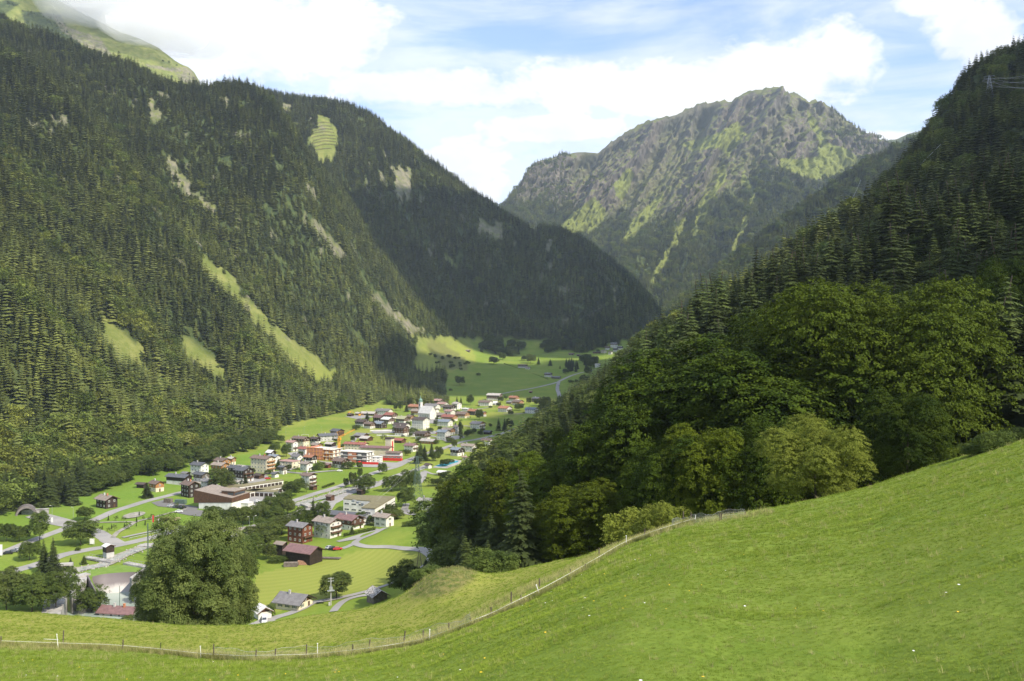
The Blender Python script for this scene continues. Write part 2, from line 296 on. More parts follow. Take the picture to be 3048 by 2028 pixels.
# ---------------------------------------------------------------- terrain
# cross-sections of the valley: at distance Y the ground profile, as (bearing, elevation) read off the photograph
L = {
 5: [(-900, 2783), (945, 2783), (1270, 2800), (1560, 2700), (1865, 2750), (2035, 2880), (2330, 3120), (2600, 3245), (3048, 3090), (3900, 2800)],
 15: [(-900, 2190), (500, 2190), (945, 2190), (1270, 2140), (1560, 2033), (1865, 1950), (2035, 1947), (2330, 1987), (2600, 1978), (3048, 1823), (3900, 1560)],
 30: [(-900, 2040), (500, 2040), (945, 2035), (1270, 1985), (1560, 1867), (1865, 1750), (2035, 1713), (2330, 1703), (2600, 1660), (3048, 1506), (3900, 1240)],
 50: [(-900, 1978), (0, 1978), (500, 1984), (945, 1980), (1270, 1925), (1560, 1805), (1865, 1670), (2035, 1620), (2330, 1590), (2600, 1535), (3048, 1380), (3900, 1110)],
 73: [(-900, 1935), (0, 1935), (300, 1948), (700, 1965), (945, 1955), (1270, 1895), (1560, 1768), (1865, 1632), (2035, 1576), (2330, 1536), (2600, 1475), (3048, 1320), (3900, 1040)],
 92: [(-900, 1860), (0, 1868), (300, 1888), (700, 1908), (945, 1900), (1270, 1842), (1560, 1730), (1780, 1645), (1900, 1600), (2035, 1558), (2330, 1512), (2600, 1443), (3048, 1302), (3900, 1020)],
 115: [(-900, 1790), (0, 1818), (300, 1838), (500, 1858), (700, 1866), (860, 1847), (1060, 1818), (1200, 1788), (1330, 1752), (1470, 1718), (1600, 1682), (1780, 1652), (1900, 1668), (2035, 1672), (2330, 1610), (2600, 1530), (3048, 1370), (3900, 1080)],
 150: [(-900, 1880), (0, 1910), (500, 1950), (860, 1910), (1200, 1860), (1400, 1790), (1600, 1740), (1780, 1710), (2035, 1690), (2330, 1590), (2600, 1490), (3048, 1290), (3900, 1000)],
 200: [(-900, 2060), (0, 2060), (500, 2080), (860, 2050), (1100, 1990), (1250, 1900), (1400, 1790), (1600, 1670), (1800, 1580), (2035, 1490), (2330, 1380), (2600, 1270), (3048, 1080), (3900, 700)],
 250: [(-900, 2070), (800, 2070), (1000, 2040), (1130, 1960), (1230, 1860), (1330, 1760), (1450, 1670), (1600, 1570), (1800, 1440), (2035, 1320), (2330, 1180), (2600, 1060), (3048, 880), (3900, 520)],
 320: [(-900, 1839), (850, 1839), (980, 1830), (1080, 1812), (1200, 1775), (1300, 1700), (1400, 1620), (1600, 1450), (1800, 1290), (2000, 1150), (2200, 1040), (2600, 880), (3048, 720), (3900, 400)],
 400: [(-900, 1674), (1150, 1674), (1220, 1655), (1340, 1590), (1450, 1505), (1600, 1380), (1800, 1215), (2000, 1080), (2200, 970), (2600, 800), (3048, 640), (3900, 330)],
 500: [(-900, 1240), (-400, 1330), (-100, 1480), (30, 1542), (1290, 1542), (1400, 1485), (1500, 1425), (1600, 1358), (1700, 1275), (1800, 1195), (2000, 1060), (2200, 950), (2600, 760), (3048, 560), (3900, 200)],
 600: [(-900, 850), (-400, 1080), (-100, 1280), (100, 1400), (230, 1454), (1370, 1454), (1480, 1400), (1600, 1322), (1700, 1250), (1800, 1180), (2000, 1040), (2200, 910), (2600, 690), (3048, 440), (3900, 100)],
 750: [(-900, 290), (-400, 640), (0, 930), (200, 1120), (400, 1280), (560, 1366), (1480, 1366), (1600, 1300), (1700, 1232), (1800, 1165), (2000, 1020), (2250, 885), (2400, 790), (2522, 700), (2619, 630), (2681, 560), (2757, 470), (2823, 380), (2910, 300), (3048, 260), (3900, 40)],
 950: [(-900, 0), (-400, 290), (0, 630), (100, 720), (300, 905), (500, 1095), (650, 1212), (780, 1292), (1560, 1292), (1650, 1240), (1750, 1180), (1900, 1085), (2100, 960), (2250, 885), (2400, 785), (2522, 690), (2619, 622), (2681, 552), (2757, 460), (2823, 362), (2850, 300), (2910, 262), (3048, 225), (3900, 0)],
 1200: [(-900, -300), (-400, 10), (0, 330), (100, 410), (300, 600), (500, 825), (700, 1020), (850, 1160), (960, 1234), (1640, 1234), (1750, 1190), (1900, 1120), (2100, 1010), (2400, 850), (2700, 650), (3048, 450), (3900, 200)],
 1500: [(-900, -420), (-400, -70), (0, 205), (150, 300), (300, 420), (500, 600), (700, 785), (850, 930), (1000, 1080), (1120, 1180), (1190, 1182), (1700, 1182), (1800, 1120), (2100, 960), (2400, 830), (3048, 500), (3900, 250)],
 1900: [(-900, -350), (-400, -70), (0, 95), (180, 183), (250, 210), (400, 240), (500, 272), (590, 284), (650, 268), (721, 264), (800, 300), (850, 350), (920, 470), (1000, 640), (1080, 800), (1180, 950), (1290, 1085), (1340, 1096), (1780, 1096), (1900, 1050), (2100, 960), (2400, 860), (3048, 550), (3900, 300)],
 2200: [(-900, 0), (0, 260), (300, 320), (500, 345), (700, 360), (850, 430), (950, 510), (1050, 610), (1150, 730), (1250, 860), (1340, 960), (1430, 1040), (1480, 1048), (1850, 1048), (1950, 1030), (2100, 970), (2400, 880), (3048, 600), (3900, 350)],
 2600: [(-900, 150), (0, 300), (300, 320), (500, 330), (650, 300), (750, 275), (850, 312), (920, 305), (1000, 328), (1070, 342), (1130, 372), (1200, 432), (1300, 510), (1400, 580), (1490, 640), (1520, 668), (1560, 682), (1620, 686), (1681, 702), (1740, 728), (1785, 758), (1836, 815), (1914, 872), (1966, 930), (2005, 1005), (2100, 1000), (2400, 930), (3048, 700), (3900, 500)],
 3100: [(-900, 400), (0, 450), (500, 450), (850, 430), (1130, 500), (1300, 640), (1500, 780), (1700, 900), (1900, 980), (2000, 1000), (3900, 900)],
}
PXG = np.arange(-900, 3901, 8.0); Y0 = 5.0; YG = np.exp(np.linspace(math.log(Y0), math.log(3100), 640))
lk = sorted(L); LY = np.log(np.array(lk, float))
prof = np.array([[0] * 0] * 0)
rows = []
for k in lk:
    a = np.array(L[k], float); pyv = np.interp(PXG, a[:, 0], a[:, 1]); z = -(pyv - CY) / F * k
    kk = 5 if k < 100 else 7
    zp = np.pad(z, kk, mode='edge'); z = np.convolve(zp, np.ones(2 * kk + 1) / (2 * kk + 1), 'valid'); rows.append(z)
rows = np.array(rows)
def pchip(X, Yv, x):
    h = np.diff(X)[:, None]; d = np.diff(Yv, axis=0) / h; m = np.zeros_like(Yv)
    w1 = 2 * h[1:] + h[:-1]; w2 = h[1:] + 2 * h[:-1]; ok = d[:-1] * d[1:] > 0
    m[1:-1] = np.where(ok, (w1 + w2) / (w1 / np.where(ok, d[:-1], 1) + w2 / np.where(ok, d[1:], 1)), 0); m[0] = d[0]; m[-1] = d[-1]
    i = np.clip(np.searchsorted(X, x) - 1, 0, len(X) - 2); hh = (X[i + 1] - X[i])[:, None]; t = ((x - X[i])[:, None]) / hh
    return (2 * t**3 - 3 * t**2 + 1) * Yv[i] + (t**3 - 2 * t**2 + t) * hh * m[i] + (-2 * t**3 + 3 * t**2) * Yv[i + 1] + (t**3 - t**2) * hh * m[i + 1]
Z = pchip(LY, rows, np.log(YG))
YY, PP = np.meshgrid(YG, PXG, indexing='ij'); XX = (PP - CX) / F * YY
def floor_z(Y): return np.interp(Y, [0, 400, 950, 1200, 1500, 1900, 2200, 2600, 3100], [-100, -100, -100, -100, -95.5, -59, -28, 0, 16])
hgt = Z - floor_z(YY)
mm = sstep(6, 70, hgt) * sstep(440, 640, YY)
leftside = 1 - sstep(1500, 1800, PP)
wy = YY + 90 * (fbm(XX / 260, YY / 260, 3) - 0.5) + 0.25 * XX
rid = 1 - np.abs(2 * fbm(wy / 190, XX / 1500 + 3, 3) - 1) * 2.2
rb = 1 - np.abs(2 * vnoise((YY + 0.42 * XX + 70 * fbm(XX / 300, YY / 300, 3)) / 330 + 2.3, XX / 2600 + 8) - 1)
Z = Z + mm * (85 * (rb - 0.62) * (1 - 0.8 * sstep(1650, 1900, YY)) * (PP < 1500) + 36 * (rid - 0.55) * (1 - 0.45 * sstep(1500, 2000, YY)) + 16 * (fbm(XX / 75, YY / 75, 4) - 0.5))
rs = sstep(1300, 1700, PP) * sstep(140, 220, YY) * (1 - sstep(420, 640, YY)) * sstep(8, 40, hgt)
Z = Z + rs * 8 * (fbm(XX / 40, YY / 40, 4) - 0.5)
nearm = 1 - sstep(120, 170, YY)
Z = Z + nearm * (0.55 * (fbm(XX / 9, YY / 9, 3) - 0.5) + 0.22 * (fbm(XX / 1.6, YY / 2.2 + 50, 3) - 0.5))
Z = Z + nearm * 2.9 * np.exp(-((PP - 1320) / 120)**2 - ((YY - 108) / 12)**2)                     # overgrown knoll
hb = sstep(200, 280, YY) * (1 - sstep(420, 480, YY)) * (1 - sstep(1500, 1650, PP))
Z = Z + hb * 0.0
# green bank behind the hamlet
Z = Z + 5.0 * np.exp(-((XX + 57) / 24)**2 - ((YY - 440) / 26)**2)
Z = Z + sstep(0.9, 6, 6 - np.abs(Z - floor_z(YY))) * (YY > 440) * (YY < 2500) * 0.8 * (fbm(XX / 60, YY / 60, 3) - 0.5) * sstep(1000, 1500, YY)
def proj_floor(px, py, z=-100.0): Y = (z) / (-(py - CY) / F); return ((px - CX) / F * Y, Y)
def wpoly(pts, z=-100.0): return [proj_floor(a, b, z) for a, b in pts]
BASIN = wpoly([(225, 1722), (262, 1709), (345, 1697), (425, 1694), (480, 1703), (560, 1870), (120, 1890), (175, 1790)])
Z = np.where(inpoly(XX, YY, BASIN), -109.0, Z)
PY = CY - F * Z / YY

def hit(px, py, ymin=190.0, ymax=3000.0):
    """the point of the ground seen at a pixel"""
    j = (px - PXG[0]) / 8.0; j0 = int(np.clip(math.floor(j), 0, len(PXG) - 2)); fj = j - j0
    z = Z[:, j0] * (1 - fj) + Z[:, j0 + 1] * fj; p = CY - F * z / YG
    ok = np.where((YG > ymin) & (YG < ymax) & (p <= py))[0]
    if len(ok) == 0:
        rg = np.where((YG > ymin) & (YG < ymax))[0]; i = rg[np.argmin(p[rg])]; return Vector(((px - CX) / F * YG[i], YG[i], z[i]))
    else: i = max(ok[0], 1)
    d = p[i - 1] - p[i]; t = np.clip((p[i - 1] - py) / d, 0, 1) if abs(d) > 1e-6 else 0.5
    if YG[i - 1] < ymin: t = 1.0
    Y = YG[i - 1] + (YG[i] - YG[i - 1]) * t; zz = z[i - 1] + (z[i] - z[i - 1]) * t
    return Vector(((px - CX) / F * Y, Y, zz))
def gz(x, Y):
    """ground height"""
    x = np.asarray(x, float); Y = np.maximum(np.asarray(Y, float), Y0 + .001); px = CX + F * x / Y
    j = np.clip((px - PXG[0]) / 8.0, 0, len(PXG) - 1.001); i = np.clip((np.log(Y) - math.log(Y0)) / (math.log(3100 / Y0)) * (len(YG) - 1), 0, len(YG) - 1.001)
    j0 = j.astype(int); i0 = i.astype(int); fj = j - j0; fi = (Y - YG[i0]) / (YG[i0 + 1] - YG[i0])
    return (Z[i0, j0] * (1 - fj) + Z[i0, j0 + 1] * fj) * (1 - fi) + (Z[i0 + 1, j0] * (1 - fj) + Z[i0 + 1, j0 + 1] * fj) * fi

# land cover (what grows or lies where)
GRASS_SLOPES = [
 [(594, 755), (660, 800), (700, 824), (716, 880), (790, 944), (867, 1003), (944, 1059), (1000, 1110), (985, 1150), (918, 1125), (842, 1050), (776, 993), (714, 926), (638, 865), (592, 804)],
 [(301, 937), (378, 1003), (439, 1044), (425, 1110), (362, 1110), (332, 1039), (285, 1020), (301, 978)],
 [(546, 1008), (602, 1039), (663, 1090), (700, 1130), (650, 1130), (577, 1100), (546, 1049)],
 [(459, 1110), (531, 1166), (510, 1202), (480, 1161)],
 [(943, 340), (985, 352), (1010, 403), (1010, 440), (983, 470), (962, 498), (930, 437), (912, 405), (945, 385)],
 [(1315, 730), (1360, 793), (1350, 800), (1318, 760)],
 [(1225, 1060), (1300, 1000), (1400, 1010), (1420, 1080), (1320, 1115), (1240, 1105)]]
BARE = [
 [(900, 645), (940, 658), (975, 700), (1012, 745), (1040, 775), (1030, 790), (990, 755), (945, 705)],
 [(1165, 490), (1225, 490), (1225, 600), (1180, 600)], [(1095, 870), (1130, 885), (1180, 930), (1260, 990), (1240, 1000), (1160, 945), (1105, 905)],
 [(433, 270), (460, 300), (480, 355), (470, 370), (445, 330)], [(500, 430), (530, 500), (600, 580), (650, 640), (630, 650), (570, 590), (500, 520)],
 [(905, 545), (935, 550), (945, 600), (915, 590)], [(1405, 655), (1500, 660), (1490, 710), (1420, 690)], [(1565, 660), (1605, 665), (1600, 700), (1570, 695)],
 [(838, 300), (862, 315), (865, 345), (845, 335)], [(1815, 860), (1835, 870), (1825, 895)],
 [(950, 370), (975, 362), (975, 388), (955, 390)], [(655, 285), (690, 320), (680, 330), (650, 300)]]
SCRUBS = [[(1040, 780), (1080, 800), (1140, 880), (1190, 935), (1240, 985), (1225, 1000), (1160, 950), (1110, 920), (1060, 850)], [(1270, 1000), (1380, 1060), (1390, 1100), (1340, 1105), (1280, 1050)],
          [(1030, 340), (1080, 350), (1110, 400), (1060, 380)], [(640, 640), (700, 700), (660, 690)]]
cover_w = mm.copy(); cover_w = np.maximum(cover_w, sstep(5, 25, hgt) * sstep(440, 560, YY) * (PP < 1500))
cover_w = np.maximum(cover_w, sstep(1300, 1420, PP) * sstep(125, 160, YY) * np.where(YY > 430, sstep(3, 14, hgt), 1))
WEDGE = np.array([(-900, 1560), (0, 1535), (240, 1450), (275, 1443), (403, 1413), (505, 1382), (632, 1349), (734, 1321), (800, 1312), (815, 1290), (827, 1280), (863, 1257), (907, 1250), (964, 1238), (1017, 1224), (1092, 1206), (1172, 1186), (1250, 1178), (1295, 1169), (1330, 1148), (1325, 1116), (1340, 1000)], float)
we = np.interp(PP, WEDGE[:20, 0], WEDGE[:20, 1]) + 9 * (fbm(PP / 30, PP * 0 + 3, 2) - .5)
cover_w = np.maximum(cover_w, ((PY < we) & (YY > 440) & (PP < 1330)).astype(float))
cover_w = np.where((PY > we + 2) & (YY > 440) & (PP < 1330), 0, cover_w)
FARM = [(1225, 990), (1250, 1004), (1303, 1009), (1340, 1027), (1390, 1040), (1408, 1008), (1445, 1010), (1480, 1020), (1562, 1012), (1600, 1010), (1650, 1032), (1700, 1046), (1750, 1050), (1800, 1028), (1860, 1014), (1900, 1000), (1960, 988), (2010, 990), (2010, 1260), (1345, 1260), (1330, 1150), (1325, 1116), (1295, 1098), (1265, 1057), (1240, 1030)]
farm = inpoly(PP + 16 * (fbm(XX / 40, YY / 40, 3) - .5), PY + 10 * (fbm(XX / 40 + 5, YY / 40, 3) - .5), FARM) & (YY > 1150) & (YY < 2950)
cover_w = np.where((PP > 1150) & (PP < 2000) & (YY > 1350) & (hgt > -5), 1, cover_w)
cover_w = np.where(farm & ~((PP > 1480) & (YY < 1300) & (hgt > 6)), 0, cover_w)
NOTREE = np.zeros_like(cover_w, bool)
Pw, Qw = PP + 30 * (fbm(XX / 22, YY / 22, 4, .62) - .5), PY + 30 * (fbm(XX / 28 + 9, YY / 28 + 4, 4) - .5)
for p in GRASS_SLOPES: NOTREE |= inpoly(Pw, Qw, p) & (YY > 450)
for p in BARE: NOTREE |= inpoly(Pw, Qw, p) & (YY > 450)
bare = np.zeros_like(cover_w)
for p in BARE: bare = np.maximum(bare, (inpoly(Pw, Qw, p) & (YY > 450)).astype(float))
scr = np.zeros_like(cover_w)
for p in SCRUBS: scr = np.maximum(scr, (inpoly(Pw, Qw, p) & (YY > 450)).astype(float))
cover_w = np.where(NOTREE, 0, cover_w)
bare = np.maximum(bare, 0.9 * (fbm(XX / 34, YY / 12, 4) > 0.735) * mm * (YY > 900))
mown = (inpoly(PP, PY, [(740, 1845), (760, 1710), (850, 1690), (960, 1670), (1100, 1632), (1240, 1640), (1272, 1665), (1240, 1700), (1160, 1740), (980, 1780), (900, 1800)]) & (YY > 200) & (YY < 500)).astype(float)
fence_line = np.array([(-900, 1935), (0, 1928), (300, 1932), (700, 1955), (945, 1950), (1270, 1900), (1560, 1762), (1865, 1612), (2035, 1562), (2330, 1522), (2600, 1440), (3048, 1200), (3900, 900)])
beyond = (YY < 175) & (PY < np.interp(PP, fence_line[:, 0], fence_line[:, 1])) & (PP < 2050)
dry = beyond * 0.75
for p in GRASS_SLOPES: dry = np.maximum(dry, 0.6 * (inpoly(PP, PY, [(a + (a - 600) * 0, b) for a, b in p]) & (YY > 450)))
dry = np.maximum(dry, 0.5 * mm)
dry = np.maximum(dry, 0.55 * sstep(.42, .62, fbm(XX / 25, YY / 45, 3)) * (YY > 700) * (YY < 1500) * (mm < .1))
knoll = np.exp(-((PP - 1320) / 115)**2 - ((YY - 106) / 11)**2)
scr = np.maximum(scr, sstep(0.35, 0.6, knoll + 0.25 * (fbm(XX / 3, YY / 3, 3) - 0.5)))
scr = np.maximum(scr, inpoly(PP, PY, [(1200, 1700), (1300, 1600), (1345, 1560), (1345, 1760), (1250, 1740)]) * (YY > 150) * (YY < 460) * 0.8)
sat = sstep(440, 520, YY) * (1 - sstep(700, 900, YY)) * (PP < 800)

def terrain_mat():
    m = bpy.data.materials.new('alpine_ground'); m.use_nodes = True; t = NT(m.node_tree); t.n.clear()
    o = t.new('ShaderNodeOutputMaterial'); p = t.new('ShaderNodeBsdfPrincipled'); p.inputs['Roughness'].default_value = 0.9; p.inputs['Specular IOR Level'].default_value = 0.1
    v = t.pos()
    g = t.mix(t.ramp(t.noise(v, 0.35, 6, 0.62), 0.36, 0.64), (0.146, 0.216, 0.028), (0.196, 0.264, 0.039))
    g = t.mix(t.ramp(t.noise(v, 0.035, 4, 0.6), 0.40, 0.66), g, (0.215, 0.258, 0.044))
    g = t.mix(t.math('MULTIPLY', t.ramp(t.noise(v, 1.9, 6, 0.7), 0.48, 0.70), 0.5), g, (0.100, 0.172, 0.018))
    g = t.mix(t.math('MULTIPLY', t.ramp(t.noise(v, 0.8, 5, 0.7, 1.5), 0.58, 0.74), 0.6), g, (0.31, 0.29, 0.10))
    g = t.mix(t.math('MULTIPLY', t.ramp(t.noise(v, 0.012, 3, 0.5), 0.45, 0.65), 0.5), g, (0.125, 0.200, 0.024))
    dr = t.mix(t.ramp(t.noise(v, 0.5, 6, 0.65, 0.6), 0.35, 0.68), (0.240, 0.265, 0.042), (0.320, 0.300, 0.075))
    g = t.mix(t.attr('dry'), g, dr)
    mw = t.new('ShaderNodeTexWave'); mw.wave_type = 'RINGS'; mw.rings_direction = 'SPHERICAL'; mw.inputs['Scale'].default_value = 0.10; mw.inputs['Distortion'].default_value = 9.0; mw.inputs['Detail'].default_value = 1.5; mw.inputs['Detail Scale'].default_value = 0.12
    mp = t.n.new('ShaderNodeMapping'); mp.inputs['Location'].default_value = (110, -455 * .6, 100); mp.inputs['Scale'].default_value = (1, .6, 1); t.link(v, mp.inputs[0]); t.link(mp.outputs[0], mw.inputs['Vector'])
    mo = t.mix(t.math('MULTIPLY', mw.outputs['Fac'], t.noise(v, .12, 4)), (0.225, 0.258, 0.048), (0.280, 0.298, 0.070))
    g = t.mix(t.attr('mown'), g, mo)
    g = t.mix(t.math('MULTIPLY', t.attr('sat'), 0.4), g, (0.105, 0.225, 0.026))
    al = t.mix(t.ramp(t.noise(v, 0.05, 7, 0.7), 0.38, 0.64), (0.120, 0.145, 0.035), (0.200, 0.205, 0.065))
    g = t.mix(t.math('MULTIPLY', t.attr('alp'), 0.92), g, al)
    sc = t.mix(t.ramp(t.noise(v, 0.9, 7, 0.7), 0.4, 0.62), (0.095, 0.130, 0.028), (0.230, 0.205, 0.070))
    g = t.mix(t.attr('scrub'), g, sc)
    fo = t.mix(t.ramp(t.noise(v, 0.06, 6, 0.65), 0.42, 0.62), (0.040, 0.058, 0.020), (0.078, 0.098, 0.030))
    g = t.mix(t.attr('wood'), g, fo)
    rk = t.mix(t.ramp(t.noise(t.mapping(v, (1, 1, 0.5)), 0.09, 8, 0.7), 0.38, 0.62), (0.215, 0.19, 0.14), (0.11, 0.115, 0.065))
    g = t.mix(t.math('MULTIPLY', t.attr('bare'), t.ramp(t.noise(v, 0.07, 5, 0.65), 0.36, 0.5)), g, rk)
    t.link(g, p.inputs['Base Color'])
    bn = t.new('ShaderNodeBump'); bn.inputs['Strength'].default_value = 0.65; bn.inputs['Distance'].default_value = 0.25
    t.link(t.noise(v, 3.2, 8, 0.72), bn.inputs['Height']); t.link(bn.outputs[0], p.inputs['Normal'])
    t.link(p.outputs[0], o.inputs[0]); return m
M['ground'] = terrain_mat()
def grid_faces(nr, nc):
    i = np.arange(nr - 1)[:, None] * nc + np.arange(nc - 1)[None, :]
    return np.stack([i, i + 1, i + nc + 1, i + nc], -1).reshape(-1, 4)
def set_attr(me, name, arr):
    a = me.attributes.new(name, 'FLOAT', 'POINT'); a.data.foreach_set('value', np.asarray(arr, dtype=np.float32).ravel())
ex = []                                                    # rows under and behind the camera
for yv, k in ((-60, 60), (-20, 25), (-4, 10), (2, 6)):
    x = (PXG - CX) / F * k; z15 = Z[0] + 0.283 * (5 - yv) * (1 if yv > -30 else 0.7) + 0.28 * (x - XX[0])
    ex.append(np.stack([x, np.full_like(x, yv), z15], -1))
V = np.concatenate([np.array(ex), np.stack([XX, YY, Z], -1)], 0)
nr, nc = V.shape[:2]
me = np_mesh('valley_terrain', V.reshape(-1, 3), grid_faces(nr, nc), True)
pad = np.zeros((4, nc))
for nm, a in (('wood', cover_w), ('bare', bare), ('mown', mown), ('dry', dry), ('scrub', scr), ('sat', sat), ('alp', mm)): set_attr(me, nm, np.concatenate([pad, a], 0))
terrain = tag(link_mesh('terrain', me, M['ground']), kind='structure')

# ---------------------------------------------------------------- far mountains as lofts
def resample(poly, n):
    a = np.array(poly, float); s = np.concatenate([[0], np.cumsum(np.hypot(np.diff(a[:, 0]), np.diff(a[:, 1])))]); t = np.linspace(0, s[-1], n)
    return np.interp(t, s, a[:, 0]), np.interp(t, s, a[:, 1])
PEAK = [(1380, 745), (1440, 680), (1494, 625), (1538, 597), (1571, 553), (1621, 509), (1659, 476), (1690, 461), (1714, 454), (1740, 450), (1780, 452), (1819, 421), (1863, 393), (1918, 365), (1979, 349), (2023, 335), (2060, 318), (2089, 308),
        (2133, 299), (2178, 302), (2195, 290), (2211, 280), (2249, 265), (2270, 266), (2282, 262), (2300, 264), (2318, 268), (2332, 280), (2360, 280), (2387, 294), (2407, 308), (2415, 305), (2431, 303), (2455, 310), (2476, 321), (2509, 349), (2540, 380), (2564, 404), (2590, 415), (2613, 440), (2680, 500), (2800, 600)]
NU, NV = 620, 420
rpx, rpy = resample(PEAK, NU)
vv = np.linspace(0, 1, NV)[:, None]; u = np.linspace(0, 1, NU)[None, :]
Yr, Yb = 5200.0, 3250.0
bpx = rpx - 300 - 110 * np.sin(np.linspace(0, 1, NU) * 3.1)
g = 1 - (1 - vv)**1.22
zr = -(rpy - CY) / F * Yr; zb = np.full(NU, -60.0)
Yv = Yr + (Yb - Yr) * vv + 0 * u; pxv = rpx[None] + (bpx - rpx)[None] * (0.15 * vv + 0.85 * vv**1.25)
Zv = zr[None] + (zb - zr)[None] * g; Xv = (pxv - CX) / F * Yv
um = (rpx[None] * 1.95 + 0 * vv); env = sstep(0, 0.05, vv) * (1 - 0.62 * sstep(0.40, 0.80, vv))
def ridged(a, b, o=4):
    s = 0; am = 1; tt = 0
    for i in range(o): s = s + am * (1 - np.abs(2 * vnoise(a * 2**i + 9.1 * i, b * 2**i + 3.7 * i) - 1)); tt += am; am *= 0.52
    return s / tt
wu = um + 60 * (fbm(um / 300, vv * 5, 3) - 0.5)
ribs = ridged(wu / 230, vv * 2.2 + 4, 5); big = ridged(wu / 620 + 0.35, vv * 0.8 + 7, 3)
lowb = 0.10 + 0.9 * env
disp = lowb * (430 * (big**1.5 - 0.5) + 300 * (ribs - 0.58)) + env * 42 * (fbm(um / 34, vv * 60, 4) - 0.5) + env * 75 * (ridged(um / 60 + vv * 12, vv * 30 - um / 90, 3) - 0.5)
Yv = Yv - disp; Zv = Zv + 0.30 * disp + env * 20 * (fbm(um / 28 + 9, vv * 45, 3) - 0.5)
Zv[0] += 17 * (fbm(um[0] / 22, 0 * um[0], 3) - 0.5) * 2 * sstep(1750, 1850, rpx)
back = np.stack([Xv[0] * 1.12, np.full(NU, 6000.0), Zv[0] * 0.55], -1)[None]
Vp = np.concatenate([back, np.stack([Xv, Yv, Zv], -1)], 0)
PPf = CX + F * Xv / Yv; PYf = CY - F * Zv / Yv
FG = [[(2150, 465), (2161, 498), (2156, 542), (2111, 597), (2100, 658), (2075, 715), (2055, 715), (2065, 660), (2084, 597), (2130, 545), (2140, 500)],
      [(2045, 641), (2034, 696), (1979, 796), (1940, 850), (1930, 845), (1951, 796), (2001, 713), (2023, 658)],
      [(1980, 575), (1940, 640), (1913, 680), (1885, 725), (1850, 715), (1896, 641), (1960, 585)],
      [(1640, 690), (1700, 640), (1770, 585), (1800, 620), (1790, 660), (1760, 700), (1650, 705)],
      [(2405, 325), (2440, 382), (2465, 425), (2520, 443), (2564, 476), (2498, 520), (2426, 536), (2371, 520), (2320, 500), (2320, 470), (2382, 475), (2431, 465), (2438, 420), (2410, 370)],
      [(2215, 500), (2227, 536), (2250, 586), (2235, 641), (2200, 724), (2190, 830), (2172, 830), (2182, 724), (2217, 641), (2230, 586), (2210, 540)],
      [(1820, 560), (1870, 500), (1890, 520), (1850, 600)], [(2020, 430), (2130, 400), (2200, 360), (2220, 400), (2170, 470), (2140, 440), (2060, 450)]]
fgm = np.zeros(PPf.shape)
wig = 10 * (fbm(um / 40, vv * 40, 3) - 0.5) * 2
for p in FG: fgm = np.maximum(fgm, inpoly(PPf + wig, PYf, p).astype(float))
treeline = np.interp(PPf, [1380, 1500, 1600, 1800, 1900, 2020, 2100, 2200, 2260, 2330, 2430, 2520, 2800], [640, 600, 590, 650, 660, 640, 600, 560, 500, 505, 545, 500, 440])
rockm = (1 - sstep(-30, 40, PYf - treeline - 60 * (fbm(um / 90, vv * 14, 4) - 0.5)))
npk = np.concatenate
me = np_mesh('far_peak', Vp.reshape(-1, 3), grid_faces(NV + 1, NU)[:, ::-1], True)
pz = np.zeros((1, NU)); set_attr(me, 'grassy', npk([pz, fgm])); set_attr(me, 'rocky', npk([pz + 1, rockm])); gully = np.clip(0.62 - ribs, 0, 1) * 4; set_attr(me, 'gully', npk([pz, gully]))
def peak_mat():
    m = bpy.data.materials.new('craggy_rock_and_grass'); m.use_nodes = True; t = NT(m.node_tree); t.n.clear()
    o = t.new('ShaderNodeOutputMaterial'); p = t.new('ShaderNodeBsdfPrincipled'); p.inputs['Roughness'].default_value = 0.95; p.inputs['Specular IOR Level'].default_value = 0.1
    v = t.pos()
    gr = t.mix(t.ramp(t.noise(v, 0.012, 6, 0.65), 0.38, 0.64), (0.092, 0.112, 0.030), (0.150, 0.158, 0.046))
    rk = t.mix(t.ramp(t.noise(t.mapping(v, (1, 1, 0.35)), 0.022, 9, 0.72), 0.36, 0.66), (0.058, 0.053, 0.046), (0.180, 0.155, 0.125))
    nz = t.new('ShaderNodeSeparateXYZ'); t.link(t.new('ShaderNodeNewGeometry').outputs['Normal'], nz.inputs[0])
    flat = t.ramp(t.math('ADD', nz.outputs[2], t.math('MULTIPLY', t.math('SUBTRACT', t.noise(v, 0.012, 7, 0.7), 0.5), 0.75)), 0.52, 0.72)
    flat = t.math('MULTIPLY', flat, 0.85)
    up = t.mix(flat, rk, gr)
    up = t.mix(t.math('MULTIPLY', t.attr('gully'), 0.35), up, gr)
    lo = t.mix(t.ramp(t.noise(v, 0.010, 7, 0.7), 0.44, 0.60), (0.036, 0.050, 0.020), (0.090, 0.112, 0.032))
    c = t.mix(t.attr('rocky'), lo, up)
    bright = t.mix(t.ramp(t.noise(v, 0.02, 6, 0.7), 0.50, 0.70), (0.170, 0.190, 0.046), (0.105, 0.128, 0.034))
    c = t.mix(t.attr('grassy'), c, bright)
    t.link(c, p.inputs['Base Color'])
    bn = t.new('ShaderNodeBump'); bn.inputs['Strength'].default_value = 1.0; bn.inputs['Distance'].default_value = 14
    t.link(t.noise(t.mapping(v, (1, 1, 0.6)), 0.02, 8, 0.7), bn.inputs['Height']); t.link(bn.outputs[0], p.inputs['Normal'])
    t.link(p.outputs[0], o.inputs[0]); return m
M['peak'] = peak_mat()
tag(link_mesh('mountain', me, M['peak']), kind='structure')

